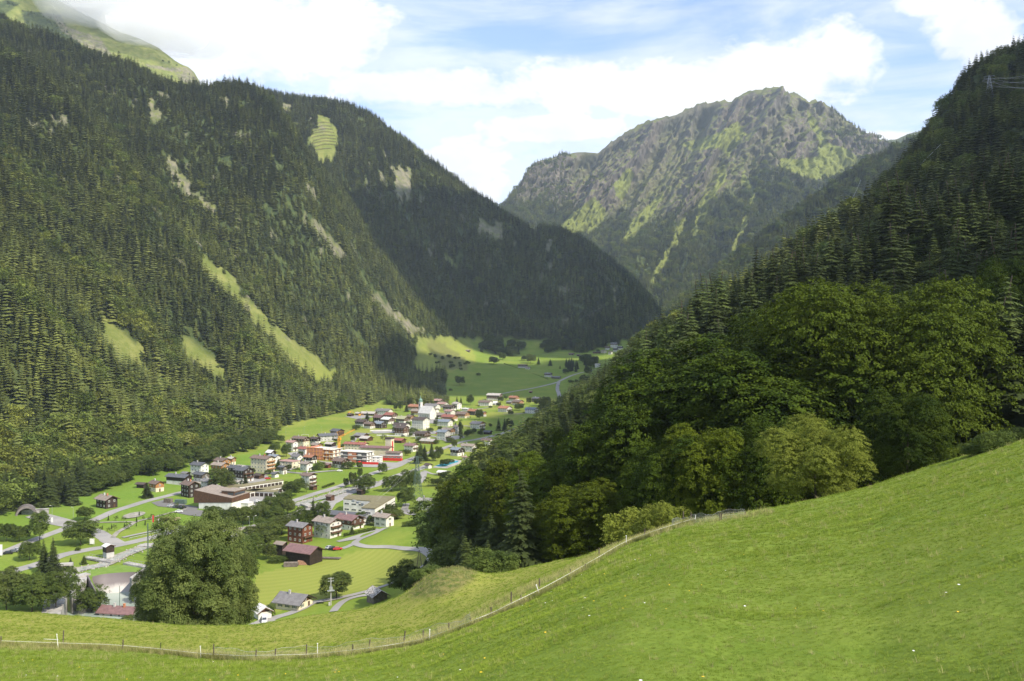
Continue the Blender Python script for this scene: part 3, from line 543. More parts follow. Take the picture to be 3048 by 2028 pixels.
def loft(name, top, bot, Yt, Yb2, nu, nv, mat, amp=20, back_y=500, power=1.1, attrs=None, seed=0, fr=120.0):
    tx, ty = resample(top, nu); bx, by = resample(bot, nu); v_ = np.linspace(0, 1, nv)[:, None]
    Yq = Yt + (Yb2 - Yt) * v_ + 0 * tx[None]; px = tx[None] + (bx - tx)[None] * v_
    zt = -(ty - CY) / F * Yt; zb_ = -(by - CY) / F * Yb2; Zq = zt[None] + (zb_ - zt)[None] * (1 - (1 - v_)**power); Xq = (px - CX) / F * Yq
    d = sstep(0, 0.1, v_) * amp * (ridged(Xq / fr + seed, v_ * 3 + seed, 4) - 0.55) * 2 + amp * 0.35 * (fbm(Xq / 25, Yq / 25, 3) - 0.5)
    Yq = Yq - d; Zq = Zq + 0.5 * d
    b = np.stack([Xq[0], Yq[0] + back_y, Zq[0] - back_y * 0.8], -1)[None]
    me = np_mesh(name, np.concatenate([b, np.stack([Xq, Yq, Zq], -1)], 0).reshape(-1, 3), grid_faces(nv + 1, nu)[:, ::-1], True)
    P, Q = CX + F * Xq / Yq, CY - F * Zq / Yq
    if attrs:
        for k, fn in attrs.items(): set_attr(me, k, np.concatenate([np.zeros((1, nu)), fn(P, Q)]))
    tag(link_mesh(name, me, mat), kind='structure'); return Xq, Yq, Zq, P, Q
RIDGE_TOP = [(1880, 1010), (1960, 955), (2050, 880), (2150, 790), (2280, 690), (2400, 605), (2480, 545), (2580, 480), (2700, 420), (2770, 398), (2900, 350), (3300, 180)]
FR = loft('forested_hill', RIDGE_TOP, [(1750, 1030), (1900, 1040), (2400, 1000), (2900, 900), (3300, 800)], 3050, 2450, 240, 90, M['ground'], 18, 400, 1.0, {'wood': lambda a, b: np.ones_like(a)}, 5)
DR = loft('distant_hill', [(2560, 470), (2600, 445), (2625, 428), (2646, 417), (2669, 415), (2700, 400), (2760, 384), (2850, 360), (3000, 300), (3300, 200)], [(2500, 600), (3300, 600)], 6500, 5800, 120, 40, M['peak'], 25, 500, 1.0, {'rocky': lambda a, b: np.ones_like(a) * 0.3}, 2)
def rocks(P, Q):
    r = np.zeros_like(P)
    for p in ([(161, 52), (212, 85), (297, 112), (350, 187), (297, 160), (238, 130), (180, 90)], [(510, 200), (564, 200), (600, 256), (539, 244)], [(430, 190), (520, 205), (515, 215), (440, 200)]): r = np.maximum(r, inpoly(P, Q, p))
    return r
def scrubby(P, Q):
    r = np.zeros_like(P)
    for p in ([(60, 30), (182, 45), (205, 98), (285, 172), (238, 170), (140, 105), (80, 80)], [(-200, 60), (20, 0), (60, 10), (-50, 90)]): r = np.maximum(r, inpoly(P, Q, p))
    return r
HP = loft('high_pasture', [(-700, -560), (-300, -330), (-100, -170), (0, -90), (130, -22), (250, 42), (350, 92), (420, 118), (470, 142), (520, 180), (548, 196), (560, 200), (578, 216), (590, 236), (600, 262), (612, 330)],
          [(-700, 120), (0, 320), (300, 400), (560, 420), (640, 440)], 3000, 2420, 300, 160, M['ground'], 16, 400, 1.0,
          {'bare': rocks, 'wood': scrubby, 'alp': lambda P, Q: np.ones_like(P)}, 9)
# ---------------------------------------------------------------- trees
def quads(C, A, B, sA, sB):
    """leaf-sized diamonds: centre, two axes, half sizes"""
    sA = np.asarray(sA)[:, None] if np.ndim(sA) else sA; sB = np.asarray(sB)[:, None] if np.ndim(sB) else sB
    V = np.stack([C - A * sA, C - B * sB, C + A * sA, C + B * sB], 1); return V.reshape(-1, 3), np.arange(len(C) * 4).reshape(-1, 4)
def unit(v): return v / np.maximum(np.linalg.norm(v, axis=-1, keepdims=True), 1e-6)
def spruce_crown(h, Rr, whorls, nb, segs, r, leaf=1.0, droop=0.35):
    """tiers of drooping boughs, each bough a fan of hanging needle sprays"""
    C = []; A = []; B = []; SA = []; SB = []
    for w_ in range(whorls):
        f_ = w_ / (whorls - 1); z = h * (0.06 + 0.93 * f_**0.92); rad = Rr * (1 - f_)**0.85 * (0.85 + 0.3 * r.random()) + 0.15
        n = max(4, int(nb * (1 - 0.45 * f_))); ph = r.random() * 6.28
        for b in range(n):
            a = ph + 6.283 * b / n + r.normal() * 0.15; rr = rad * (0.55 + 0.65 * r.random()); d = np.array([math.cos(a), math.sin(a), 0]); sd = np.array([-d[1], d[0], 0])
            for s in range(segs):
                t = (s + 0.6) / segs; c = d * rr * t + np.array([0, 0, z - droop * rr * t * (0.6 + 0.5 * t) + 0.10 * rr * t**3])
                wd = rr * 0.42 * (1.1 - t * 0.75) * leaf + 0.08
                for side in (-1, 1):
                    ax = unit(d * 0.55 + sd * side * 0.85 + np.array([0, 0, -0.28 - 0.3 * r.random()])); bx = unit(d * 0.8 - sd * side * 0.35 + np.array([0, 0, -0.25]))
                    C.append(c + ax * wd * 0.75); A.append(ax); B.append(bx); SA.append(wd * (0.75 + 0.4 * r.random())); SB.append(rr / segs * 0.62 * leaf)
    return quads(np.array(C), np.array(A), np.array(B), np.array(SA), np.array(SB))
def trunk_mesh(name, h, r0, limbs=0, spread=4.0, r=None, z0=0.25, mat='bark'):
    mb = MB(); n = 5; pts = [Vector((0.015 * h * math.sin(2.1 * i), 0.015 * h * math.cos(1.7 * i) - 0.015 * h, h * i / n - (0.04 * h if i == 0 else 0))) for i in range(n + 1)]
    for i in range(n): mb.bar(pts[i], pts[i + 1], r0 * (1 - 0.8 * i / n), 7, r0 * (1 - 0.8 * (i + 1) / n))
    for k in range(limbs):
        f_ = z0 + (0.8 - z0) * k / max(1, limbs); a = 2.4 * k; p = Vector((0, 0, h * f_)); q = p + Vector((math.cos(a), math.sin(a), 0.75)) * spread * (0.9 - 0.4 * f_)
        mb.bar(p, q, r0 * 0.4 * (1 - 0.5 * f_), 5, r0 * 0.1)
        q2 = q + Vector((math.cos(a + 0.7), math.sin(a + 0.7), 0.4)) * spread * 0.35; mb.bar(q, q2, r0 * 0.12, 4, r0 * 0.04)
    me = mb.mesh(name); me.materials.append(M[mat]); return me
def lobe_crown(lobes, nclump, nleaf, leaf, cr, r, flat=0.45, layer=True):
    """leaf clumps on the shells of several lobes (x,y,z,rx,ry,rz); buried clumps are dropped"""
    lb = np.array(lobes, float); area = (lb[:, 3] * lb[:, 5]); pr = area / area.sum(); idx = r.choice(len(lb), nclump, p=pr)
    d = unit(r.normal(size=(nclump, 3))); d[:, 2] = np.where(d[:, 2] < -0.55, -d[:, 2], d[:, 2])
    rad = 1.0 - 0.30 * r.random(nclump)**1.6; rad *= 1 + 0.16 * (r.random(nclump) - 0.5)
    c = lb[idx, :3] + d * lb[idx, 3:6] * rad[:, None]
    keep = np.ones(nclump, bool)
    for k in range(len(lb)):
        q = (c - lb[k, :3]) / lb[k, 3:6]; keep &= ~((np.sum(q * q, 1) < 0.55) & (idx != k))
    c = c[keep]; d = d[keep]; n = len(c)
    cs = cr * (0.6 + 0.8 * r.random(n))
    off = unit(r.normal(size=(n, nleaf, 3))) * (r.random((n, nleaf, 1))**0.45) * cs[:, None, None]; off[..., 2] *= flat
    # sprays sag outward
    tang = np.sum(off * np.stack([d[:, 0], d[:, 1], 0 * d[:, 0]], -1)[:, None], -1); off[..., 2] -= 0.30 * tang
    P = (c[:, None] + off).reshape(-1, 3); D = np.repeat(d, nleaf, 0)
    nrm = unit(D * 0.7 + np.array([0, 0, 0.9]) + r.normal(size=P.shape) * 0.45); a = unit(np.cross(nrm, r.normal(size=P.shape))); b = np.cross(nrm, a)
    s = leaf * (0.65 + 0.7 * r.random(len(P)))
    return quads(P, a, b, s, s * 0.62)
def inner_core(lobes, r, k=0.80):
    """twigs and shaded leaves deep in the crown: sparse large leaf faces"""
    lb = np.array(lobes, float); C = []
    for l in lb:
        n = 420; d = unit(r.normal(size=(n, 3))); C.append(l[:3] + d * l[3:6] * (k * r.random((n, 1))**0.3))
    P = np.concatenate(C); a = unit(r.normal(size=P.shape)); b = unit(np.cross(a, r.normal(size=P.shape))); s = np.mean(lb[:, 3]) * 0.045
    return quads(P, a, b, s, s * 0.8)
def join(*vf):
    V = []; Fq = []; b = 0
    for v, f in vf: V.append(v); Fq.append(f + b); b += len(v)
    return np.concatenate(V), np.concatenate(Fq)
def crown_mesh(name, vf, mat): me = np_mesh(name, *vf); me.materials.append(M[mat]); return me
r = np.random.default_rng(11)
def dome_lobes(n, r, w=0.5, top=1.0, base=0.12, sz=0.27):
    """lobes of a round crown of height 1, half width w"""
    ls = [(0, 0, 0.58 * top, w * 0.62, w * 0.62, 0.36 * top)]
    for i in range(n):
        a = 2.399 * i; zz = base + sz * 0.7 + (top - base - sz * 1.5) * (i + 0.5) / n; prof = math.sin(math.pi * min(0.97, max(0.12, (zz - base * 0.4) / (top * 1.12 - base * 0.4))))**0.65
        rr = (w - sz * 0.62 * w * 1.6) * prof * (0.85 + 0.3 * r.random()); s = sz * (0.8 + 0.5 * r.random())
        ls.append((rr * math.cos(a), rr * math.sin(a), zz, s * w * 1.75, s * w * 1.75, s * 0.75))
    return ls
def scaled(ls, H): return [tuple(x * H for x in l) for l in ls]
TREE = {}
def deftree(kind, crown, trunk, H, name): TREE[kind] = (crown, trunk, H, name)
for i in range(3):
    H = 25.0; vf = spruce_crown(H, 4.9 + 0.6 * i, 34, 10, 6, r, 0.95, 0.38 + 0.06 * i)
    deftree('spruce%d' % i, crown_mesh('spruce_crown', vf, 'spruce'), trunk_mesh('spruce_trunk', H * 0.97, 0.34), H, 'spruce_tree')
LB = dome_lobes(22, r, 0.62, 1.0, 0.02, 0.24)
deftree('beech0', crown_mesh('beech_crown', join(lobe_crown(scaled(LB, 28), 8200, 30, 0.19, 0.95, r, 0.34), inner_core(scaled(LB, 28), r)), 'beech'), trunk_mesh('beech_trunk', 19, 0.65, 9, 7, z0=0.15), 28, 'beech_tree')
LB = dome_lobes(16, r, 0.46, 1.0, 0.04, 0.25)
deftree('beech1', crown_mesh('beech_crown', join(lobe_crown(scaled(LB, 24), 5200, 28, 0.18, 0.85, r, 0.34), inner_core(scaled(LB, 24), r)), 'beech'), trunk_mesh('beech_trunk', 17, 0.5, 8, 5, z0=0.15), 24, 'beech_tree')
LB = dome_lobes(12, r, 0.66, 1.0, 0.02, 0.26)
deftree('beechlow', crown_mesh('beech_crown', join(lobe_crown(scaled(LB, 9), 3800, 32, 0.07, 0.40, r, 0.34), inner_core(scaled(LB, 9), r)), 'leaf_gold'), trunk_mesh('beech_trunk', 6.5, 0.2, 8, 3, z0=0.1), 9, 'young_beech')
for i, (w_, sz) in enumerate(((0.42, 0.27), (0.52, 0.25), (0.33, 0.28))):
    LB = dome_lobes(11, r, w_, 1.0, 0.13, sz)
    deftree('leafy%d' % i, crown_mesh('broadleaf_crown', join(lobe_crown(scaled(LB, 14), 1500, 22, 0.20, 0.72, r, 0.5), inner_core(scaled(LB, 14), r)), 'leaf'), trunk_mesh('broadleaf_trunk', 10, 0.28, 7, 3.6), 14, 'broadleaf_tree')
LB = dome_lobes(26, r, 0.36, 1.0, 0.02, 0.17)
deftree('ash', crown_mesh('ash_crown', join(lobe_crown(scaled(LB, 17), 5600, 30, 0.095, 0.55, r, 0.6), inner_core(scaled(LB, 17), r)), 'leaf_pale'), trunk_mesh('ash_trunk', 12.5, 0.34, 10, 4.5, z0=0.12), 17, 'ash_tree')
LB = dome_lobes(9, r, 0.17, 1.0, 0.04, 0.16)
deftree('column', crown_mesh('column_crown', join(lobe_crown(scaled(LB, 10), 650, 22, 0.14, 0.5, r, 0.7), inner_core(scaled(LB, 10), r)), 'leaf'), trunk_mesh('column_trunk', 7, 0.12, 4, 1), 10, 'columnar_tree')
LB = dome_lobes(7, r, 0.40, 1.0, 0.22, 0.28)
deftree('thin', crown_mesh('thin_crown', lobe_crown(scaled(LB, 9), 230, 16, 0.17, 0.6, r, 0.6), 'leaf'), trunk_mesh('thin_trunk', 7.5, 0.13, 7, 2.6), 9, 'fruit_tree')
LB = dome_lobes(8, r, 0.62, 0.95, 0.0, 0.30)
deftree('bush', crown_mesh('bush_leaves', join(lobe_crown(scaled(LB, 4), 380, 20, 0.10, 0.42, r, 0.6), inner_core(scaled(LB, 4), r)), 'leaf'), trunk_mesh('bush_stem', 2.4, 0.08, 5, 1.4, z0=0.05), 4, 'bush')
deftree('goldbush', crown_mesh('bush_leaves', join(lobe_crown(scaled(LB, 4), 620, 20, 0.075, 0.34, r, 0.5), inner_core(scaled(LB, 4), r)), 'leaf_gold'), trunk_mesh('bush_stem', 2.6, 0.06, 9, 1.8, z0=0.05), 4, 'bush')
# far-off kinds for the wooded slopes
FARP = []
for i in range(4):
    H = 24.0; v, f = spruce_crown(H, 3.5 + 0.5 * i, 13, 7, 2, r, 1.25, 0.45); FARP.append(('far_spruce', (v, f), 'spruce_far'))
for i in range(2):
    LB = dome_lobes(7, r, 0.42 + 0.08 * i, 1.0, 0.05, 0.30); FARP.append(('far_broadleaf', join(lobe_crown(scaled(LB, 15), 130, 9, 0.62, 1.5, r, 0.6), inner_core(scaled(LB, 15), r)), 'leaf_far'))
far_protos = []
for nm, vf, mt in FARP:
    far_protos.append(bpy.data.objects.new(nm + '_form', crown_mesh(nm, vf, mt)))
near_protos = []
for k in ('spruce0', 'spruce1', 'spruce2'):
    near_protos.append(bpy.data.objects.new('near_spruce_form', TREE[k][0]))
near_protos.append(bpy.data.objects.new('near_beech_form', TREE['leafy1'][0]))

def instancer(name, P, scl, rot, idx, protos, label, cat):
    """ONE object that spreads uncounted copies over points"""
    me = bpy.data.meshes.new(name); me.vertices.add(len(P)); me.vertices.foreach_set('co', np.asarray(P, np.float32).ravel())
    a = me.attributes.new('scl', 'FLOAT_VECTOR', 'POINT'); a.data.foreach_set('vector', np.asarray(scl, np.float32).ravel())
    a = me.attributes.new('rot', 'FLOAT_VECTOR', 'POINT'); a.data.foreach_set('vector', np.asarray(rot, np.float32).ravel())
    a = me.attributes.new('idx', 'INT', 'POINT'); a.data.foreach_set('value', np.asarray(idx, np.int32))
    me.update(); o = bpy.data.objects.new(name, me); COL.objects.link(o)
    g = bpy.data.node_groups.new(name, 'GeometryNodeTree'); g.interface.new_socket('Geometry', in_out='INPUT', socket_type='NodeSocketGeometry'); g.interface.new_socket('Geometry', in_out='OUTPUT', socket_type='NodeSocketGeometry')
    n = g.nodes; gi = n.new('NodeGroupInput'); go = n.new('NodeGroupOutput'); m2p = n.new('GeometryNodeMeshToPoints'); g.links.new(gi.outputs[0], m2p.inputs[0])
    def na(nm, dt): q = n.new('GeometryNodeInputNamedAttribute'); q.data_type = dt; q.inputs[0].default_value = nm; return q.outputs[0]
    iid = na('idx', 'INT'); sc = na('scl', 'FLOAT_VECTOR'); ro = na('rot', 'FLOAT_VECTOR'); jn = n.new('GeometryNodeJoinGeometry')
    for k, p in enumerate(protos):
        oi = n.new('GeometryNodeObjectInfo'); oi.inputs['Object'].default_value = p; oi.inputs['As Instance'].default_value = True
        ip = n.new('GeometryNodeInstanceOnPoints'); cmp_ = n.new('FunctionNodeCompare'); cmp_.data_type = 'INT'; cmp_.operation = 'EQUAL'
        ins = [s for s in cmp_.inputs if s.type == 'INT']; g.links.new(iid, ins[0]); ins[1].default_value = k
        g.links.new(m2p.outputs[0], ip.inputs['Points']); g.links.new(cmp_.outputs[0], ip.inputs['Selection']); g.links.new(oi.outputs['Geometry'], ip.inputs['Instance'])
        g.links.new(sc, ip.inputs['Scale']); g.links.new(ro, ip.inputs['Rotation']); g.links.new(ip.outputs[0], jn.inputs[0])
    g.links.new(jn.outputs[0], go.inputs[0]); md = o.modifiers.new('spread', 'NODES'); md.node_group = g
    tag(o, label, cat, kind='stuff'); return o

def place_tree(kind, loc, H, W_=None, label='', group=None, cat='tree', name=None, rz=None, sink=0.0):
    crown, trunk, H0, nm = TREE[kind]; s = H / H0; e = empty(name or nm, (loc[0], loc[1], loc[2] - sink), random.random() * 6.28 if rz is None else rz)
    sx = s * (W_ if W_ else 1.0); e.scale = (sx, sx, s)
    tag(e, label, cat, group); link_mesh('trunk', trunk, None, e); link_mesh('crown' if 'bush' not in kind else 'leaves', crown, None, e); return e
# ---------------------------------------------------------------- woods
def look(arr, x, Y):
    j = np.clip(np.round((CX + F * x / Y - PXG[0]) / 8).astype(int), 0, len(PXG) - 1); i = np.clip(np.round((np.log(Y) - math.log(Y0)) / math.log(3100 / Y0) * (len(YG) - 1)).astype(int), 0, len(YG) - 1)
    return arr[i, j]
BIG = [  # big broadleaves of the near wood: bearing, distance, top, kind, width factor, label
 (2590, 150, 800, 'beech0', 0.74, 'huge dark green beech, the domed crown standing highest above the meadow edge'),
 (2400, 168, 880, 'beech0', 0.60, 'large beech growing against the left flank of the highest domed beech'),
 (2310, 150, 965, 'beech1', 1.05, 'broad beech with yellow green tips left of the domed giant beech'),
 (2140, 160, 1020, 'beech1', 1.05, 'wide tiered beech above the wire fence at the wood edge'),
 (1985, 172, 1085, 'beech1', 0.85, 'round topped beech below the row of tall dark spruces'),
 (1890, 155, 1170, 'beech1', 0.80, 'beech with sunlit left edge standing over the golden bushes'),
 (2120, 128, 1250, 'beech1', 0.65, 'lower beech in front behind the fence, left of the pale young beech'),
 (2270, 124, 1225, 'beech1', 0.62, 'dark lower beech directly behind the pale young beech'),
 (2700, 122, 1150, 'beech1', 0.68, 'low hanging beech whose leaves reach down to the meadow edge'),
 (2010, 132, 1270, 'beech1', 0.62, 'dark beech rising behind the two golden bushes'),
 (1722, 178, 1262, 'beech1', 0.50, 'yellowish narrow beech topping the left part of the wood'),
 (1668, 166, 1335, 'beech1', 0.75, 'yellow tinged beech below the narrow yellowish one'),
 (1750, 140, 1420, 'beech1', 0.90, 'deep green beech low in the left part of the wood'),
 (1565, 215, 1345, 'beech1', 0.80, 'round beech beside the pool end of the wood'),
 (1480, 232, 1375, 'beech1', 0.80, 'light green beech at the left edge of the wood above the village pool'),
 (1415, 246, 1412, 'beech1', 0.75, 'leftmost beech of the wood above the red barn with pale roof'),
 (1372, 255, 1490, 'leafy1', 1.0, 'small round tree at the left tip of the wood'),
 (1500, 128, 1660, 'leafy1', 1.1, 'low bushy tree at the foot of the spruces beside the mown slope'),
 (3030, 175, 740, 'beech1', 0.55, 'beech with sunlit yellow green top at the right photo edge'),
 (2030, 330, 960, 'leafy2', 0.9, 'pale round tree between dark spruces on the right slope'),
 (1940, 345, 1000, 'leafy2', 0.9, 'pale slender tree between dark spruces above the round beech'),
]
avoid = []
for px, Y, top, kd, wf, lb in BIG:
    x = (px - CX) / F * Y; z = float(gz(x, Y)); H = z + (top - CY) / F * -Y * -1 if False else (-(top - CY) / F * Y) - z
    place_tree(kd, (x, Y, z), H, wf, lb, 'big broadleaf trees of the near wood', 'tree'); avoid.append((x, Y, H * 0.42 * wf * (1.2 if kd == 'beech0' else 0.8)))
x, Y = (2425 - CX) / F * 96, 96.0
z = float(gz(x, Y)); place_tree('beechlow', (x, Y, z - 0.6), (-(1245 - CY) / F * Y) - z + 0.6, 0.74, 'pale yellow green young beech standing alone in front of the dark wood', None, 'tree'); avoid.append((x, Y, 6))

def grid_pts(x0, x1, y0, y1, sp, jit=0.42):
    xs = np.arange(x0, x1, sp); ys = np.arange(y0, y1, sp); a, b = np.meshgrid(xs, ys); a = a.ravel() + rng.uniform(-jit, jit, a.size) * sp; b = b.ravel() + rng.uniform(-jit, jit, b.size) * sp
    return a, b
PTS = []
def scatter(x0, x1, y0, y1, sp, pxlim, hmin, hmax, leaf_fn, dens_fn=None):
    x, Y = grid_pts(x0, x1, y0, y1, sp); px = CX + F * x / Y; k = (px > pxlim[0]) & (px < pxlim[1]); x, Y, px = x[k], Y[k], px[k]
    c = look(cover_w, x, Y); k = (c > (0.35 + 0.5 * rng.random(len(x)))) | (look(NOTREE, x, Y) & (rng.random(len(x)) < 0.03)); k &= ~look(NOTREE, x, Y) | (rng.random(len(x)) < 0.025)
    k &= look(bare, x, Y) < 0.5 + 0.5 * (rng.random(len(x)) < 0.35)
    s_ = look(scr, x, Y); k &= (s_ < 0.5) | (rng.random(len(x)) < 0.3)
    if dens_fn is not None: k &= rng.random(len(x)) < dens_fn(x, Y)
    x, Y, px = x[k], Y[k], px[k]
    for ax, ay, ar in avoid: k = (x - ax)**2 + (Y - ay)**2 > ar * ar; x, Y, px = x[k], Y[k], px[k]
    z = gz(x, Y); n = fbm(x / 60, Y / 60, 3); h = hmin + (hmax - hmin) * np.clip(0.15 + 0.75 * sstep(0.25, 0.75, n) + 0.30 * rng.normal(size=len(x)), 0.0, 1.15); h = h * np.where((px > 2650) & (Y < 330), 1.28, 1) * np.where((px < 1680) & (Y < 215) & (px > 1300), .72, 1) * np.where((px > 1190) & (px < 1360) & (Y > 1150) & (Y < 1700), np.clip((1350 - px) / 110, .28, .75), 1) * np.where((px > 1850) & (px <= 2700) & (Y > 215) & (Y < 350), 1.25, 1)
    lf = leaf_fn(x, Y, z) > rng.random(len(x)); h = np.where(lf, h * 0.68, h)
    PTS.append(np.stack([x, Y, z, h, lf.astype(float), px], -1))
def leafL(x, Y, z):
    hg = z - floor_z(Y); b = 0.85 * (1 - sstep(10, 58, hg)) * (1 - sstep(680, 1050, Y)); b2 = 0.5 * sstep(0.55, 0.66, fbm(x / 110 + 5, Y / 80, 3)); return np.clip(b + b2 * (1 - sstep(900, 1700, Y)), 0.02, 0.95)
def densL(x, Y):
    n = fbm(x / 45 + 31, Y / 22 + 7, 3); return np.where(n > 0.75, 0.15, 0.98) * (1 - 0.65 * sstep(700, 760, gz(x, Y)))
scatter(-2100, 700, 460, 1250, 6.6, (-260, 1560), 13, 32, leafL, densL)
scatter(-2300, 700, 1250, 2900, 6.9, (-260, 2080), 13, 31, leafL, densL)
def leafR(x, Y, z): return 0.08 + 0.40 * sstep(0.50, 0.66, fbm(x / 40 + 5, Y / 40, 3)) * sstep(230, 420, Y)
scatter(-30, 420, 128, 470, 6.0, (1340, 3350), 14, 25, leafR)
scatter(-60, 900, 470, 1120, 7.2, (1380, 3300), 13, 24, leafR)
P = np.concatenate(PTS)
# visible individuals: the trees that show largest
pymin = np.minimum.accumulate(np.where(YY > 25, PY, 9999), axis=0)
front = look(pymin, P[:, 0], np.maximum(P[:, 1] - 8, 16)); top = CY - F * (P[:, 2] + P[:, 3]) / P[:, 1]; base = CY - F * P[:, 2] / P[:, 1]
shown = np.clip(np.minimum(base, front) - top, 0, None); vis = (P[:, 5] > -10) & (P[:, 5] < 3058) & (top > -200) & (top < 1990) & (shown > 0.35 * (base - top)); size = np.where(vis, shown, 0)
ci_ = np.where(P[:, 4] < 0.5)[0]; li_ = np.where(P[:, 4] > 0.5)[0]
ci_ = ci_[np.argsort(-size[ci_])][:150]; li_ = li_[np.argsort(-size[li_])][:40]
pick = np.zeros(len(P), bool); pick[ci_] = True; pick[li_] = True
for q in np.where(pick)[0]:
    x, Y, z, h, lf, px = P[q]
    if lf > 0.5:
        place_tree('leafy%d' % rng.integers(0, 3), (x, Y, z), h * 1.05, 1.0, 'green broadleaf tree within the wood on the right slope' if px > 1300 else 'light green broadleaf tree in the wood at the foot of the left slope', 'broadleaf trees on the right slope' if px > 1300 else 'broadleaf trees at the foot of the left slope', sink=0.5)
    else:
        place_tree('spruce%d' % rng.integers(0, 3), (x, Y, z), h * 1.08, 0.95 + 0.25 * rng.random(), 'dark green spruce in the steep wood beyond the foreground meadow' if px > 1300 else 'dark spruce in the wood at the foot of the left mountain slope', 'spruces of the near wood' if px > 1300 else 'spruces at the foot of the left slope', sink=0.5)
Q = P[~pick]; nearq = Q[:, 1] < 430
def emit(name, T, protos, nspr, nleaf, Hs, Hl, label, cat):
    n = len(T); lf = T[:, 4] > 0.5; idx = np.where(lf, nspr + rng.integers(0, nleaf, n), rng.integers(0, nspr, n)); s = T[:, 3] / np.where(lf, Hl, Hs)
    wv = s * rng.uniform(0.85, 1.25, n); instancer(name, T[:, :3] - np.array([0, 0, 0.5]), np.stack([wv, wv, s], -1), np.stack([rng.uniform(-.04, .04, n), rng.uniform(-.04, .04, n), rng.uniform(0, 6.28, n)], -1), idx, protos, label, cat)
emit('near_wood', Q[nearq], near_protos, 3, 1, 25, 14, 'dense spruces filling the wood behind the individual front trees', 'woodland')
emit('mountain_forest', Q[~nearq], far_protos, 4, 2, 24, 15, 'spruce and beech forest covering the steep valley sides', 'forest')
# far mountains
def loft_scatter(Xq, Yq, Zq, maskv, n, hmin, hmax, leaf=0.08):
    nv, nu = Xq.shape; i = rng.integers(0, nv - 1, n * 4); j = rng.integers(0, nu - 1, n * 4); a = rng.random(n * 4); b = rng.random(n * 4)
    wgt = np.hypot(Xq[i, j + 1] - Xq[i, j], 0) * np.abs(Yq[i + 1, j] - Yq[i, j]); k = rng.random(n * 4) < np.clip(wgt / np.percentile(wgt, 80), 0, 1); i, j, a, b = i[k], j[k], a[k], b[k]
    f_ = lambda A: (A[i, j] * (1 - a) + A[i + 1, j] * a) * (1 - b) + (A[i, j + 1] * (1 - a) + A[i + 1, j + 1] * a) * b
    x, Y, z, m_ = f_(Xq), f_(Yq), f_(Zq), maskv[i, j]; k = rng.random(len(x)) < m_; x, Y, z = x[k][:n], Y[k][:n], z[k][:n]; px = CX + F * x / Y
    h = rng.uniform(hmin, hmax, len(x)); return np.stack([x, Y, z, h, (rng.random(len(x)) < leaf).astype(float), px], -1)
tl = sstep(-25, 60, PYf - treeline - 45 * (fbm(um / 70, vv * 20, 4) - 0.5)); sparse = 0.10 * (fbm(um / 50 + 3, vv * 30, 3) > 0.55) * sstep(-170, 0, PYf - treeline) + 0.12 * (PPf < 1700) + 0.10 * (PPf > 2470)
clear = (fbm(um / 55 + 8, vv * 16, 3) > 0.62) * (PPf < 2180) * 0.8
msk = np.clip(tl * 0.97 + sparse, 0, 1) * (1 - fgm * 0.97) * (1 - clear)
A = loft_scatter(Xv, Yv, Zv, msk, 62000, 19, 34, 0.05)
B = loft_scatter(*FR[:3], np.ones_like(FR[0]) * 0.95, 24000, 18, 32, 0.05)
pm = scrubby(HP[3], HP[4]) * 0.9 + 0.05 * (HP[4] > 150) + 0.004; C_ = loft_scatter(*HP[:3], pm, 1500, 4, 9, 0.3)
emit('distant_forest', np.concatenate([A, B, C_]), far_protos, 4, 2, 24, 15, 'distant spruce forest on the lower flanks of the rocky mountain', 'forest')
# ---------------------------------------------------------------- roads, paths, water
def smooth(pts, n=8):
    P_ = [Vector(p) for p in pts]; out_ = []
    for i in range(len(P_) - 1):
        a, b, c, d = P_[max(i - 1, 0)], P_[i], P_[i + 1], P_[min(i + 2, len(P_) - 1)]
        for k in range(n):
            t = k / n; out_.append(0.5 * ((2 * b) + (c - a) * t + (2 * a - 5 * b + 4 * c - d) * t * t + (3 * b - a - 3 * c + d) * t**3))
    out_.append(P_[-1]); return out_
ZOFF = [0.05]
def strip(name, pix, width, mat, ymin=190, lift=0.06, label=None, world=False):
    pts = [hit(a, b, ymin) if not world else Vector(a) for a, b in pix] if not world else [Vector(p) for p in pix]
    pts = smooth(pts, 10); n = len(pts); vs = []; ZOFF[0] += 0.006; cross = 5
    for i, p in enumerate(pts):
        d = (pts[min(i + 1, n - 1)] - pts[max(i - 1, 0)]); d.z = 0; d.normalize(); s = Vector((-d.y, d.x, 0))
        w_ = width[min(len(width) - 1, int(i / n * len(width)))] if isinstance(width, (list, tuple)) else width
        for k in range(cross):
            q = p + s * w_ * (k / (cross - 1) - 0.5); vs.append((q.x, q.y, float(gz(q.x, q.y)) + lift + ZOFF[0]))
    me = np_mesh(name, np.array(vs), grid_faces(n, cross)); me.materials.append(M[mat]); o = bpy.data.objects.new(name, me); COL.objects.link(o); tag(o, label, kind='structure'); return o
def patch(name, pix, mat, z=None, lift=0.05, ymin=190, kind='structure'):
    pts = [hit(a, b, ymin) for a, b in pix]; ZOFF[0] += 0.006
    me = bpy.data.meshes.new(name); me.from_pydata([(p.x, p.y, (z if z is not None else p.z) + (lift + ZOFF[0] if z is None else 0)) for p in pts], [], [list(range(len(pts)))]); me.update()
    me.materials.append(M[mat]); o = bpy.data.objects.new(name, me); COL.objects.link(o)
    if kind: o['kind'] = kind
    return o
strip('road', [(-150, 1770), (0, 1713), (115, 1679), (191, 1652), (280, 1634), (344, 1625), (459, 1599), (543, 1576), (640, 1580), (734, 1572), (846, 1543), (895, 1523), (940, 1506), (990, 1487), (1050, 1465), (1116, 1446), (1150, 1430), (1200, 1410), (1245, 1398), (1275, 1385)], 7.2, 'asphalt')
